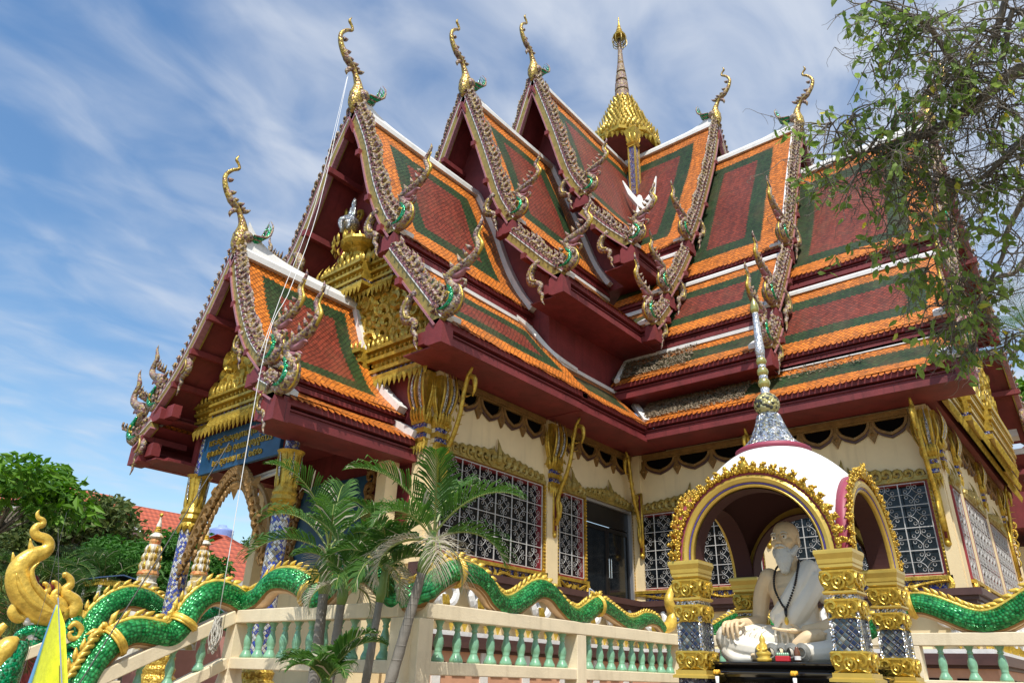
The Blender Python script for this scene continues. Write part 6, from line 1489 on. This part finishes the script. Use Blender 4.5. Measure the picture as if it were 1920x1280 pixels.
def palm(base, top, r0, label, group, seed, nf=9, L_=1.5, crown=.55, mats=('palm_leaf', 'palm_stem', 'dry_leaf'), ll=.42, bend=.1, name='palm_tree', shaft=True, extra_dry=2, els=None):
    rng = random.Random(seed); base = Vector(base); top = Vector(top)
    root = thing(name, tuple(base), label, 'palm', group)
    mid = base.lerp(top, .5)+Vector((bend, -bend, 0)); P = crv([base, mid, top], 40); n = 12
    mb = MB(); R = [r0*(1.12-.35*i/39)*(1+.07*(i % 3 == 0)) for i in range(40)]
    mb.tube(P, R, n, 0)
    Ln = (top-base).length
    for k in range(int(Ln/.09)):
        t = (k+.5)/int(Ln/.09); q = P[min(39, int(t*39))]; r = r0*(1.15-.35*t); mb.lathe([(r, -.008), (r*1.06, 0), (r, .008)], q, 12, 0, cap=False)
    mb.build('trunk', MT['palm_trunk'], root, smooth=True)
    d = (top-mid).normalized(); tp = top
    if shaft:
        mb = MB(); tp = top+d*crown; mb.tube([top-d*.02, top+d*.08, top+d*crown*.6, tp], [r0*.85, r0*1.15, r0*.9, r0*.55], 12, 0); mb.build('crownshaft', MT['crownshaft'], root, smooth=True)
    mb = MB()
    for i in range(nf):
        az = i*2.399+rng.uniform(-.25, .25)+seed; t = i/(nf-1); el = (1.35-1.0*t) if els is None else els[i % len(els)]
        frond(mb, tp-d*.05*i*.3, az, L_*(.8+.3*rng.random()), el, 1.2+.6*t+.2*rng.random(), rng, n=40, ll=ll, dry=2, lw=.016)
    for i in range(extra_dry): frond(mb, tp-d*.1, rng.uniform(0, 6.28), L_*.7, .1, 2.2, rng, n=26, ll=ll*.8, m=2, dry=2, lw=.01)
    mb.build('crown', [MT[x] for x in mats], root, smooth=False, fix=False)
    return root
G = 'palms growing in a clump before the balustrade'
def pp(x, y, xx): v = at(x, y, 'X', xx); return (v.x, v.y, v.z)
def ground_under(p, dx=0, dy=0): return (p[0]+dx, p[1]+dy, 0.0)
t1 = pp(607, 1110, 5.75); palm(ground_under(t1, .02, .05), t1, .075, 'upright palm of the clump with a thick ringed trunk, left of the leaning ones', G, 1, nf=8, L_=1.4, crown=.55, bend=.02, ll=.44, extra_dry=3)
t2 = pp(640, 1130, 5.6); palm(ground_under(t2, -.1, .15), t2, .06, 'lower bushy palm with short fronds spreading in front of the upright trunk', G, 2, nf=8, L_=.9, crown=.3, bend=.03, ll=.30)
t3 = pp(712, 1125, 5.5); palm(ground_under(t3, -.15, .25), t3, .05, 'slim palm with a thin grey leaning stem, middle of the clump', G, 3, nf=9, L_=.9, crown=.42, bend=.03, ll=.3)
t4 = pp(792, 1070, 5.5); palm(ground_under(t4, -.35, .65), t4, .062, 'palm leaning to the right with arching fronds before the grilled window', G, 4, nf=8, L_=1.25, crown=.42, bend=.04, ll=.40, extra_dry=5)
t5 = pp(610, 1290, 4.9); palm(ground_under(t5), t5, .05, 'young palm whose leaf tips poke in at the bottom edge, before the upright trunk', G, 5, nf=8, L_=.7, crown=.1, ll=.26, extra_dry=0, bend=0, els=(1.2, 1.0, .8))

def leafy(mb, c, R3, n, size, rng, m=0, shell=.55, long=1.6):
    """n leaves in an ellipsoid, denser to the outside"""
    for _ in range(n):
        while True:
            v = Vector((rng.uniform(-1, 1), rng.uniform(-1, 1), rng.uniform(-1, 1)))
            if v.length <= 1 and (v.length > shell or rng.random() < .25): break
        p = Vector(c)+Vector((v.x*R3[0], v.y*R3[1], v.z*R3[2]))
        a = Vector((rng.uniform(-1, 1), rng.uniform(-1, 1), rng.uniform(-.9, .4))).normalized(); b = a.orthogonal().normalized(); b = (b*math.cos(6.28*rng.random())+a.cross(b)*math.sin(6.28*rng.random())).normalized()
        s = size*(.6+.8*rng.random()); w = s/long
        q = p+a*s; nn = a.cross(b)*s*.12
        mb.add([p, p+a*s*.45+b*w*.5-nn, q, p+a*s*.45-b*w*.5-nn], [(0, 1, 2, 3)], m)
def clump_tree(name, base, h, R, label, cat, group, seed, leafm, nclump=26, nleaf=260, size=.16, trunk_r=.16, flat=.8, spread=1.0, long=1.6):
    rng = random.Random(seed); root = thing(name, base, label, cat, group); B = Vector(base)
    mb = MB(); lv = MB(); top = B+Vector((0, 0, h-R*flat*.6)); fork = B+Vector((0, 0, max(.3*h, h-R*flat*2.0)))
    mb.tube(crv([B, B.lerp(fork, .5)+Vector((rng.uniform(-.2, .2), rng.uniform(-.2, .2), 0)), fork], 8), lerp_list([trunk_r*1.3, trunk_r, trunk_r*.8], 8), 9)
    for i in range(nclump):
        a = rng.uniform(0, 2*PI); e = rng.uniform(-.5, 1.0)**1.0; rr = R*(.45+.55*rng.random())
        c = B+Vector((0, 0, h-R*flat))+Vector((math.cos(a)*math.cos(e)*rr*spread, math.sin(a)*math.cos(e)*rr*spread, math.sin(e)*rr*flat))
        m_ = fork.lerp(c, .5)+Vector((rng.uniform(-.1, .1)*R, rng.uniform(-.1, .1)*R, .1*R)); mb.tube(crv([fork, m_, c], 7), lerp_list([trunk_r*.45, trunk_r*.25, trunk_r*.07], 7), 6)
        cr_ = R*rng.uniform(.22, .4); leafy(lv, c, (cr_, cr_, cr_*.7), nleaf, size, rng, long=long)
    mb.build('trunk', MT['bark'], root, smooth=True); lv.build('crown', MT[leafm], root, fix=False)
    return root

# near tree whose branches hang into the top right corner
def near_tree():
    rng = random.Random(11); root = thing('overhanging_tree', (11.2, -1.6, 0), 'spreading tree with bare grey limbs and drooping green leaves, hanging in at the top right', 'tree')
    mb = MB(); lv = MB(); tips = []
    def q(x, y, d):  # pixel and distance from the eye
        v = at(x, y, 'X', 5.0)-EYE; return EYE+v.normalized()*d
    def branch(P, R, twig=1, k=20):
        P = crv(P, k); mb.tube(P, lerp_list(R, k), 8, 0); return P
    trunk_top = q(2050, 150, 8.4)
    branch([(11.2, -1.6, 0), (11.0, -1.5, 2.2), (10.2, -1.0, 4.2), trunk_top], [.24, .2, .17, .13])
    main = branch([trunk_top, q(1920, 130, 8.2), q(1830, 195, 8.0), q(1750, 245, 7.9), q(1690, 270, 7.8), q(1640, 280, 7.8), q(1590, 300, 7.7)], [.075, .062, .052, .042, .034, .02, .008], k=34)
    b2 = branch([q(1785, 215, 8.0), q(1800, 160, 8.0), q(1795, 135, 7.9), q(1775, 100, 7.9), q(1745, 55, 7.9), q(1700, 25, 7.9), q(1640, 0, 8.0)], [.03, .032, .03, .027, .024, .016, .008], k=30)
    b3 = branch([trunk_top, q(1920, 260, 8.2), q(1890, 290, 8.0), q(1830, 340, 7.9), q(1770, 345, 7.8), q(1700, 320, 7.8), q(1660, 290, 7.7)], [.05, .035, .028, .022, .015, .01, .005], k=30)
    b4 = branch([trunk_top, q(1925, 480, 8.6), q(1870, 520, 8.3), q(1830, 570, 8.2), q(1790, 570, 8.1), q(1760, 575, 8.0)], [.05, .024, .02, .015, .01, .005], k=26)
    b5 = branch([q(1860, 100, 8.2), q(1880, 20, 8.3), q(1900, -60, 8.3)], [.03, .03, .025], k=14)
    b6 = branch([q(1960, 60, 8.4), q(1900, 20, 8.3), q(1880, 110, 8.2), q(1830, 120, 8.1), q(1790, 150, 8.1)], [.03, .025, .02, .014, .008], k=20)
    b7 = branch([trunk_top, q(1925, 620, 8.7), q(1880, 650, 8.3), q(1840, 660, 8.1), q(1790, 665, 8.0)], [.04, .014, .011, .007, .003], k=20)
    b8 = branch([q(1886, 440, 8.3), q(1880, 480, 8.3), q(1850, 540, 8.2), q(1825, 600, 8.1), q(1770, 640, 8.0)], [.022, .02, .016, .01, .004], k=20)
    b9 = branch([q(1960, 300, 8.4), q(1900, 410, 8.35), q(1886, 440, 8.3)], [.035, .025, .022], k=10)
    V_ = Vector
    def twigs(P, i0, n, ln, dens=1.0, leaf=1.0, fall=-.25):
        for _ in range(n):
            i = rng.randint(i0, len(P)-1); s = P[i]
            d = V_((rng.uniform(-1, 1), rng.uniform(-1, 1), rng.uniform(-1, .8))).normalized(); l = ln*rng.uniform(.5, 1.2)
            pts = [s]; p = s.copy()
            for j in range(6):
                d = (d+V_((rng.uniform(-.5, .5), rng.uniform(-.5, .5), rng.uniform(-.5, .4)+fall*.3))).normalized(); p = p+d*l/6; pts.append(p.copy())
            T = crv(pts, 10); mb.tube(T, lerp_list([.008, .005, .0025], 10), 4, 0, cap=False)
            # curly bare twiglets
            for _2 in range(int(6*dens)):
                s2 = T[rng.randint(2, 9)]; d2 = V_((rng.uniform(-1, 1), rng.uniform(-1, 1), rng.uniform(-1, .6))).normalized(); p2 = s2.copy(); P2 = [p2.copy()]
                for j in range(5): d2 = (d2+V_((rng.uniform(-.7, .7), rng.uniform(-.7, .7), rng.uniform(-.7, .5)))).normalized(); p2 = p2+d2*.045; P2.append(p2.copy())
                mb.tube(P2, [.003, .0026, .0022, .002, .0018, .0014], 3, 0, cap=False)
            if rng.random() < leaf:
                for j in range(rng.randint(4, 9)):
                    s3 = T[rng.randint(3, 9)]+V_((rng.uniform(-.06, .06), rng.uniform(-.06, .06), rng.uniform(-.06, .06)))
                    a = V_((rng.uniform(-.7, .7), rng.uniform(-.7, .7), rng.uniform(-1.3, -.1))).normalized(); b = a.orthogonal().normalized(); an = 6.28*rng.random(); b = (b*math.cos(an)+a.cross(b)*math.sin(an)); nn = a.cross(b)
                    s_ = rng.uniform(.07, .12); w = s_*.24
                    lv.add([s3, s3+a*s_*.3+b*w-nn*w*.4, s3+a*s_*.7+b*w*.75-nn*w*.7, s3+a*s_-nn*w*1.6, s3+a*s_*.7-b*w*.75-nn*w*.7, s3+a*s_*.3-b*w-nn*w*.4, s3+a*s_*.5-nn*w*.2], [(0, 1, 6, 5), (1, 2, 6), (2, 3, 4, 6), (4, 5, 6)], 0)
    twigs(main, 6, 85, 1.0, 1.3, .28); twigs(b2, 4, 60, .8, 1.3, .3); twigs(b3, 4, 75, .9, 1.3, .3); twigs(b4, 3, 30, .6, .8, .15); twigs(b5, 1, 16, .8, .8, .3); twigs(b6, 2, 40, .8, 1.2, .25); twigs(b7, 2, 8, .4, .5, .3); twigs(b8, 3, 16, .5, .8, .3); twigs(b9, 0, 10, .6, 1, .2)
    # leafy sprays: dense masses seen in the photo
    for (x, y, d, n, l) in ((1560, 230, 7.6, 26, .55), (1600, 210, 7.7, 20, .5), (1520, 330, 7.6, 9, .4), (1620, 350, 7.8, 16, .6), (1700, 400, 7.8, 24, .7), (1780, 420, 7.9, 24, .7), (1650, 450, 7.8, 12, .5), (1800, 520, 8.0, 22, .5), (1780, 600, 8.0, 22, .45), (1830, 640, 8.0, 14, .4), (1640, 100, 7.9, 8, .4), (1680, 30, 7.9, 22, .5), (1620, 20, 8.0, 12, .4), (1870, 330, 8.1, 30, .8), (1880, 200, 8.2, 34, .8), (1840, 60, 8.1, 30, .7), (1740, 160, 7.9, 24, .6), (1700, 250, 7.8, 24, .5), (1900, 620, 8.3, 10, .35), (1740, 500, 7.9, 22, .45)):
        n = max(3, int(n*.62)); c = q(x, y, d); st = min((p for P in (main, b2, b3, b4, b6, b7, b8) for p in P), key=lambda p: (p-c).length)
        mb.tube(crv([st, st.lerp(c, .5)+V_((0, 0, .06)), c], 8), lerp_list([.012, .008, .004], 8), 5, 0); twigs(crv([st.lerp(c, .55), c, c+V_((0, .05, -.1))], 6), 0, n, l, .8, 1.0, fall=-.5)
    mb.build('branches', MT['bark'], root, smooth=True); lv.build('leaves', MT['tree_leaf'], root, fix=False)
near_tree()

# background planting at the left
def far(px, py, d): v = at(px, py, 'X', 5.0)-EYE; v.z = v.z; h = math.hypot(v.x, v.y); return EYE+v*(d/h)
def base_under(p): return (p.x, p.y, 0.0)
c = far(38, 856, 26); clump_tree('leafy_tree', base_under(c), c.z, 2.1, 'bright green open-crowned tree at the left edge against the sky', 'tree', None, 21, 'bright_leaf', nclump=22, nleaf=110, size=.36, long=2.6, trunk_r=.10, flat=.55)
c = far(148, 905, 34); clump_tree('broadleaf_tree', base_under(c), c.z, 3.1, 'rounded olive green tree between the bright tree and the red-roofed house', 'tree', None, 22, 'bush_leaf', nclump=40, nleaf=300, size=.26, trunk_r=.25, flat=.95, long=1.7)
c = far(262, 985, 28); clump_tree('feathery_tree', base_under(c), c.z, 2.0, 'feathery mid green tree growing before the red-roofed house', 'tree', None, 23, 'feather_leaf', nclump=44, nleaf=380, size=.22, trunk_r=.14, flat=.95, spread=1.0, long=2.8)
c = far(440, 1003, 60); clump_tree('round_tree', base_under(c), c.z, 3.0, 'small dark round tree seen between the porch columns beside the blue water tank', 'tree', None, 24, 'dark_palm', nclump=30, nleaf=220, size=.35, flat=.9)
c = far(335, 1000, 31); clump_tree('feathery_tree', base_under(c), c.z, 2.0, 'low feathery shrub mass behind the white and gold pagoda', 'tree', None, 26, 'feather_leaf', nclump=40, nleaf=330, size=.24, trunk_r=.14, flat=1.0, long=2.6)
GP = 'feather palms massed at the left'
for i, (x, y, d, L_, s_, lb) in enumerate(((20, 1010, 17, 2.3, 31, 'dark palm hanging its fronds at the left edge of the picture'), (85, 1000, 18, 2.4, 32, 'palm rising just behind the gold crest of the rearing serpent'), (150, 1030, 17, 2.2, 33, 'palm with long arching fronds right of the gold crest'), (205, 1010, 19, 2.6, 34, 'palm with one pale upright frond reaching toward the red roof'), (255, 1075, 17, 1.9, 35, 'low palm behind the hump of the rearing serpent'), (40, 1090, 14, 1.7, 36, 'low dark palm beside the red pavilion at the far left'), (120, 1110, 18, 2.2, 37, 'shaded palm behind the flame curls of the serpent crest'))):
    c = far(x, y+45, d+7); palm((c.x, c.y, 0), (c.x, c.y, max(.6, c.z-1.1)), .07, lb, GP, s_, nf=13, L_=L_, crown=.4, mats=('dark_palm' if i % 3 != 1 else 'palm_leaf', 'palm_stem', 'dry_leaf'), ll=.62, bend=.05, els=(.9, .7, .5, .2, 0.0, 1.1), name='feather_palm', extra_dry=1)
c = far(1935, 640, 42); palm((c.x, c.y, 0), (c.x, c.y, c.z), .16, 'tall coconut palm behind the right end of the temple', None, 41, nf=16, L_=4.2, crown=.5, mats=('palm_leaf', 'palm_stem', 'dry_leaf'), ll=.95, name='coconut_palm', extra_dry=2)
c = far(1905, 700, 36); clump_tree('leafy_tree', base_under(c), c.z+.5, 2.2, 'green tree showing beyond the right end of the temple, below the coconut palm', 'tree', None, 42, 'bright_leaf', nclump=26, nleaf=220, size=.3, flat=.9)
c = far(1115, 205, 28)

# ================================================================ HOUSES AND SMALL BUILDINGS BEHIND
def roof_tile_mat():
    m = bpy.data.materials.new('red_roof'); m.use_nodes = True; t = m.node_tree; b = t.nodes['Principled BSDF']
    u = t.nodes.new('ShaderNodeUVMap'); u.uv_map = 'm'; s = t.nodes.new('ShaderNodeSeparateXYZ'); t.links.new(u.outputs[0], s.inputs[0])
    a = M2(t, 'PINGPONG', M2(t, 'DIVIDE', s.outputs[0], .3), .5); v = M2(t, 'FRACT', M2(t, 'DIVIDE', s.outputs[1], .42))
    val = M2(t, 'ADD', M2(t, 'MULTIPLY', v, .35), M2(t, 'MULTIPLY_ADD', a, .6, .55)); val = M2(t, 'MULTIPLY', val, M2(t, 'GREATER_THAN', v, .10))
    hv = t.nodes.new('ShaderNodeHueSaturation'); hv.inputs['Color'].default_value = (.50, .11, .05, 1); t.links.new(M2(t, 'MAXIMUM', val, .3), hv.inputs['Value']); t.links.new(hv.outputs[0], b.inputs['Base Color'])
    bp = t.nodes.new('ShaderNodeBump'); bp.inputs['Distance'].default_value = .05; t.links.new(M2(t, 'ADD', a, v), bp.inputs['Height']); t.links.new(bp.outputs[0], b.inputs['Normal']); b.inputs['Roughness'].default_value = .5; MT['red_roof'] = m
roof_tile_mat(); mat('pink_wall', (.6, .3, .26), .7, var=.1); mat('dark_wood', (.06, .03, .02), .5)
def slope_quad(mb, a, b, c, d):
    """a,b eave; c,d ridge (b->c adjacent)"""
    a, b, c, d = map(Vector, (a, b, c, d)); e = (b-a); L_ = e.length; e.normalize(); up = (d-a)-e*((d-a).dot(e)); up.normalize()
    mb.add([a, b, c, d], [(0, 1, 2, 3)]); mb.uv = (mb.uv or [])+[((p-a).dot(e), (p-a).dot(up)) for p in (a, b, c, d)]; mb.uv2 = mb.uv
def house(x0, x1, y0, y1, zw, zr, label, hip=False, wins=()):
    r = thing('house', ((x0+x1)/2, (y0+y1)/2, 0), label, 'house'); ov = .7; ym = (y0+y1)/2
    mb = MB(); mb.box((x0, y0, 0), (x1, y1, zw))
    if not hip: mb.prism([(y0, zw), (y1, zw), (ym, zr-.25)], lambda u, v, d: (d, u, v), x0+.002, x1-.002)
    w = mb.build('wall', MT['pink_wall'], r)
    mb = MB(); zo = zw-ov*(zr-zw)/((y1-y0)/2)
    k = (y1-y0)/2 if hip else -ov; a0, a1 = x0-ov, x1+ov
    rx0, rx1 = (x0+k, x1-k) if hip else (a0, a1)
    slope_quad(mb, (a0, y0-ov, zo), (a1, y0-ov, zo), (rx1, ym, zr), (rx0, ym, zr)); slope_quad(mb, (a1, y1+ov, zo), (a0, y1+ov, zo), (rx0, ym, zr), (rx1, ym, zr))
    if hip: slope_quad(mb, (a0, y1+ov, zo), (a0, y0-ov, zo), (rx0, ym, zr), (rx0, ym, zr+.001)); slope_quad(mb, (a1, y0-ov, zo), (a1, y1+ov, zo), (rx1, ym, zr), (rx1, ym, zr+.001))
    rf = mb.build('roof', MT['red_roof'], r, fix=False)
    mb = MB(); 
    for (p, q_) in (((a0, y0-ov, zo-.08), (a1, y0-ov, zo-.08)), ((a0, y0-ov, zo-.08), (a0, y1+ov, zo-.08))): 
        if hip or p[0] != q_[0]: mb.bar(p, q_, .06, .2)
    if not hip:
        for s in (y0-ov, y1+ov): mb.bar((a0, s, zo-.08), (a0, ym, zr-.06), .06, .22)
    mb.build('bargeboard', MT['white'], rf)
    for (xa, ya, xb, yb, za, zb) in wins:
        mb = MB(); mb.box((xa-.1, ya-.1, za-.1), (xb+.1, yb+.1, zb+.1)); f = mb.build('window', MT['dark_wood'], r); mb = MB(); mb.box((xa-.14, ya-.14, za), (xb+.14, yb+.14, zb)); mb.build('pane', MT['glass'], f)
    return r
c1 = far(243, 945, 48); c2 = far(350, 965, 46)
house(c1.x+.7, c1.x+3.6, c1.y-4.0, c1.y+4.0, c1.z-3.2, c1.z, 'red tiled house with a white gable edge rising behind the green trees at the left', wins=())
c1 = far(395, 1000, 40); c2 = far(455, 1062, 36)
house(c2.x-3.5, c2.x+2.0, c2.y-2.0, c2.y+4.0, c2.z-.5, c2.z+1.4, 'pink walled house with red hipped roofs seen between the porch columns', hip=True, wins=((c2.x-.9, c2.y-2.02, c2.x+.1, c2.y-1.98, c2.z-2.4, c2.z-.7),))
c3 = far(520, 1070, 37); house(c3.x-1.5, c3.x+6.5, c3.y-2.5, c3.y+4.0, c3.z-.6, c3.z+1.5, 'second red hipped roof rising beside the white porch post', hip=True)
c = far(412, 1015, 44); tk = thing('water_tank', (c.x, c.y, c.z-.6), 'blue ribbed plastic water tank above the red roofs', 'water tank')
mb = MB(); prof = []
for i in range(15): prof += [(.62 if i % 2 else .66, i*.09)]
prof += [(.55, 1.33), (.25, 1.45), (.22, 1.55), (.0, 1.58)]; mb.lathe(prof, (c.x, c.y, c.z-.65), 20); mb.build('tank_body', mat('tank_blue', (.25, .35, .7), .4), tk, smooth=True)
mb = MB()
for a in range(4): mb.tube([(c.x+.5*math.cos(a*PI/2), c.y+.5*math.sin(a*PI/2), 0), (c.x+.5*math.cos(a*PI/2), c.y+.5*math.sin(a*PI/2), c.z-.64)], .06, 6)
mb.build('tank_stand', MT['steel'], tk)
mosaic('pagoda_white', [(.7, .66, .55), (.62, .55, .4), (.75, .72, .66), (.55, .42, .18)], 9, .5, .1, .6); mosaic('pagoda_orange', [(.6, .2, .06), (.5, .3, .1), (.65, .3, .1)], 12, .5, .1, .6)
def pagoda(px_, ptop, pbot, d, label, lo=.0):
    t = far(px_, ptop, d); b = far(px_, pbot, d); H_ = t.z-b.z; r = thing('pagoda', (t.x, t.y, 0), label, 'pagoda'); c = (t.x, t.y, b.z)
    f = lambda L_: [(a*H_*.72, z*H_) for a, z in L_]
    mb = MB(); mb.lathe(f([(.24, -.9), (.24, 0), (.21, .02), (.21, .10), (.17, .12), (.17, .18), (.2, .2)]), c, 12, 0, rot=.26); mb.lathe(f([(.165, .26), (.15, .40), (.12, .52), (.10, .60)]), c, 12, 0); mb.lathe(f([(.10, .68), (.13, .70), (.10, .73), (.06, .76)]), c, 12, 0); mb.lathe(f([(.05, .84), (.028, .92), (.008, 1.0)]), c, 10, 0)
    mb.lathe(f([(.18, .2), (.19, .22), (.17, .26)]), c, 12, 1); mb.lathe(f([(.10, .6), (.105, .64), (.095, .68)]), c, 12, 1)
    for k in range(3): mb.lathe(f([(.065-.01*k, .76+.028*k), (.075-.01*k, .77+.028*k), (.06-.01*k, .785+.028*k)]), c, 12, 2)
    mb.ball((t.x, t.y, t.z), .05, 8, 6, 2)
    for k in range(12):
        a = k*PI/6
        for zz, rr in ((.27, .115), (.38, .104), (.48, .086)): flame(mb, (c[0]+rr*H_*math.cos(a), c[1]+rr*H_*math.sin(a), c[2]+zz*H_), (-math.sin(a), math.cos(a), 0), (0, 0, 1), (math.cos(a), math.sin(a), 0), .11*H_, .03*H_, 2 if k % 2 else 0, lean=0)
    mb.build('pagoda_body', [MT['pagoda_white'], MT['pagoda_orange'], MT['gold']], r); return r
pagoda(303, 965, 1110, 20, 'white and gold pagoda with orange bands left of the blue mosaic column'); pagoda(392, 985, 1105, 19, 'gold topped pagoda partly hidden behind the blue mosaic column')
# small blue-roofed shelter and red pavilion among the palms
c = far(212, 1087, 24); sh = thing('shelter', (c.x, c.y, 0), 'little shelter with a blue metal roof and yellow edge behind the serpent', 'shelter')
mb = MB(); mb.prism([(-.6, 0), (0, .12), (.6, 0), (.6, -.03), (0, .09), (-.6, -.03)], lambda u, v, d: (c.x+u, c.y+d, c.z+v), -.6, .6); mb.build('roof', mat('tin_blue', (.12, .2, .4), .4, .4), sh)
mb = MB(); mb.prism([(-.55, -.05), (.55, -.05), (.55, -.2), (-.55, -.2)], lambda u, v, d: (c.x+u, c.y+d, c.z+v), -.55, .55); mb.build('fringe', MT['paint_gold'], sh)
mb = MB()
for a in (-.5, .5):
    for b in (-.5, .5): mb.tube([(c.x+a, c.y+b, 0), (c.x+a, c.y+b, c.z-.1)], .05, 6)
mb.build('post', MT['white'], sh)
c = far(20, 1150, 24); pv = thing('pavilion', (c.x, c.y, 0), 'small red roofed pavilion at the far left, behind the serpent head', 'pavilion')
mb = MB(); slope_quad(mb, (c.x-.9, c.y-1, c.z-.35), (c.x-.9, c.y+1.4, c.z-.35), (c.x+.1, c.y+1.4, c.z+.45), (c.x+.1, c.y-1, c.z+.45)); slope_quad(mb, (c.x+1.1, c.y+1.4, c.z-.35), (c.x+1.1, c.y-1, c.z-.35), (c.x+.1, c.y-1, c.z+.45), (c.x+.1, c.y+1.4, c.z+.45)); mb.build('roof', MT['red_roof'], pv, fix=False)
mb = MB(); mb.box((c.x-.75, c.y-.85, 0), (c.x+.95, c.y+1.25, c.z-.25)); mb.build('wall', MT['maroon'], pv)
c = far(12, 895, 40); house(c.x-4, c.x+4, c.y-3, c.y+3, c.z-1.4, c.z+.1, 'faded brown roofed house glimpsed behind the bright tree at the left edge')
# neighbouring hall roof at the far right edge
c = far(1912, 985, 34); nb = thing('side_hall', (c.x, c.y, 0), 'maroon eave and wall of a second hall beyond the right end of the temple', 'building')
mb = MB(); mb.box((c.x-1.5, c.y-5, 0), (c.x+6, c.y+.6, c.z-1.0)); mb.build('wall', MT['cream'], nb)
mb = MB(); mb.box((c.x-2.5, c.y-6, c.z-.5), (c.x+7, c.y+1.4, c.z+.9)); mb.prism([(-6, .9), (1.4, .9), (-2.3, 3.4)], lambda u, v, d: (d, c.y+u, c.z+v), c.x-2.0, c.x+6.5); mb.build('roof', MT['maroon'], nb)

# ================================================================ FLAG, ROPES, WIRES
fl = thing('flag', tuple(at(150, 1300, 'X', 2.9)), 'limp yellow flag with a pale blue edge hanging from a pole at the lower left', 'flag')
fx = 2.9; A = lambda x, y, dx=0: at(x, y, 'X', fx+dx)
mb = MB(); rows = 16; cols = 9; V = []
for j in range(rows+1):
    t = j/rows; yl = 1133+t*190; xl = 107-62*t**.95; xr = 110+11*min(1, t*5)+8*t
    for i in range(cols+1): s = i/cols; V.append(A(xl+(xr-xl)*s, yl, .035*math.sin(s*7+t*3)*t))
mb.add(V, [(j*(cols+1)+i, j*(cols+1)+i+1, (j+1)*(cols+1)+i+1, (j+1)*(cols+1)+i) for j in range(rows) for i in range(cols)])
o = mb.build('cloth', mat('flag_yellow', (.72, .75, .02), .6, var=.15, vscale=12, bump=.3, bscale=18), fl, smooth=True); sm = o.modifiers.new('solid', 'SOLIDIFY'); sm.thickness = .003
mb = MB(); mb.tube([A(106-62*(k/12)**.95, 1133+190*k/12, .01) for k in range(13)], lerp_list([.006, .016, .03], 13), 5); mb.build('blue_edge', mat('flag_blue', (.12, .32, .6), .6), fl, smooth=True)
mb = MB(); mb.tube([A(109, 1120, -.02), A(118, 1330, -.02)], .006, 6); q_ = A(118, 1330, -.02); mb.tube([q_, (q_.x, q_.y, 0.004)], .01, 6); mb.build('pole', MT['steel'], fl)
mat('rope', (.55, .52, .45), .9, bump=.4, bscale=90); mat('wire', (.05, .045, .04), .6); mat('white_line', (.75, .75, .74), .5)
tip = Vector((8.5-.5, YC, 15.1+.85))
kn = at(410, 1155, 'Y', 10.3)
mb = MB(); mb.tube(crv([tip, at(600, 380, 'Y', 11.6), at(545, 540, 'Y', 11.0), at(497, 655, 'Y', 10.6), kn], 20), .007, 5, 0); mb.tube(crv([tip+Vector((0, .02, 0)), at(592, 380, 'Y', 11.6), at(525, 560, 'Y', 11.0), at(487, 665, 'Y', 10.6)], 16), .006, 5, 0)
rp = mb.build('rope', MT['white_line'], None, smooth=True, loc=kn); tag(rp, 'thin white rope hanging from the tip of the tall front gable to the stair rail', 'rope')
mb = MB(); rng = random.Random(5)
for k in range(14):
    w = rng.uniform(.03, .09); h = rng.uniform(.25, .52); ph = rng.uniform(0, 6.28); P = []
    for t in np.linspace(0, 1, 9): P.append(kn+Vector((w*math.sin(PI*t)*math.cos(ph)+.02*math.sin(9*t+ph), w*math.sin(PI*t)*math.sin(ph)*1.2, -h*math.sin(PI*t/2)**1.0 if t < .5 else -h*math.sin(PI*t/2)+ (t-.5)*.1)))
    mb.tube(crv(P, 16), .008, 5)
    P = [kn+Vector((w*math.cos(ph+a)*.6, w*math.sin(ph+a)*.8, -h*.5-h*.5*math.cos(a+PI)*-1)) for a in np.linspace(0, 2*PI, 12)]; mb.tube(P, .007, 5)
mb.build('rope_bundle', MT['rope'], rp, smooth=True)
mb = MB(); mb.tube([at(118, 1330, 'X', 3.4), at(300, 1040, 'Y', 9.5), at(430, 830, 'Y', 9.9)], .008, 5); o = mb.build('cable', MT['wire'], None, loc=at(250, 1100, 'Y', 9)); tag(o, 'thin grey cable slanting up from the lower left corner to the porch eave', 'cable')
mb = MB(); mb.tube(crv([at(109, 990, 'X', 3.0), at(110, 1130, 'X', 2.95), at(112, 1290, 'X', 2.9)], 6), .003, 4); mb.tube(crv([at(125, 960, 'X', 4.0), at(85, 1120, 'X', 3.4), at(30, 1300, 'X', 3.0)], 8), .003, 4); o = mb.build('cable', MT['wire'], None, loc=at(109, 1130, 'X', 2.95)); tag(o, 'pair of thin dark cords hanging by the yellow flag', 'cable')
# hand rail of the steps at the glazed door
mb = MB(); a = at(1105, 1103, 'Y', 9.0); b = at(1180, 1160, 'Y', 9.0); mb.tube([a, b], .025, 8); mb.tube([a, (a.x, a.y, 1.22)], .02, 8); mb.tube([b, (b.x, b.y, 1.22)], .02, 8); o = mb.build('handrail', MT['steel'], None, smooth=True, loc=(a.x, a.y, 1.22)); tag(o, 'sloping steel handrail in front of the glazed door', 'handrail')
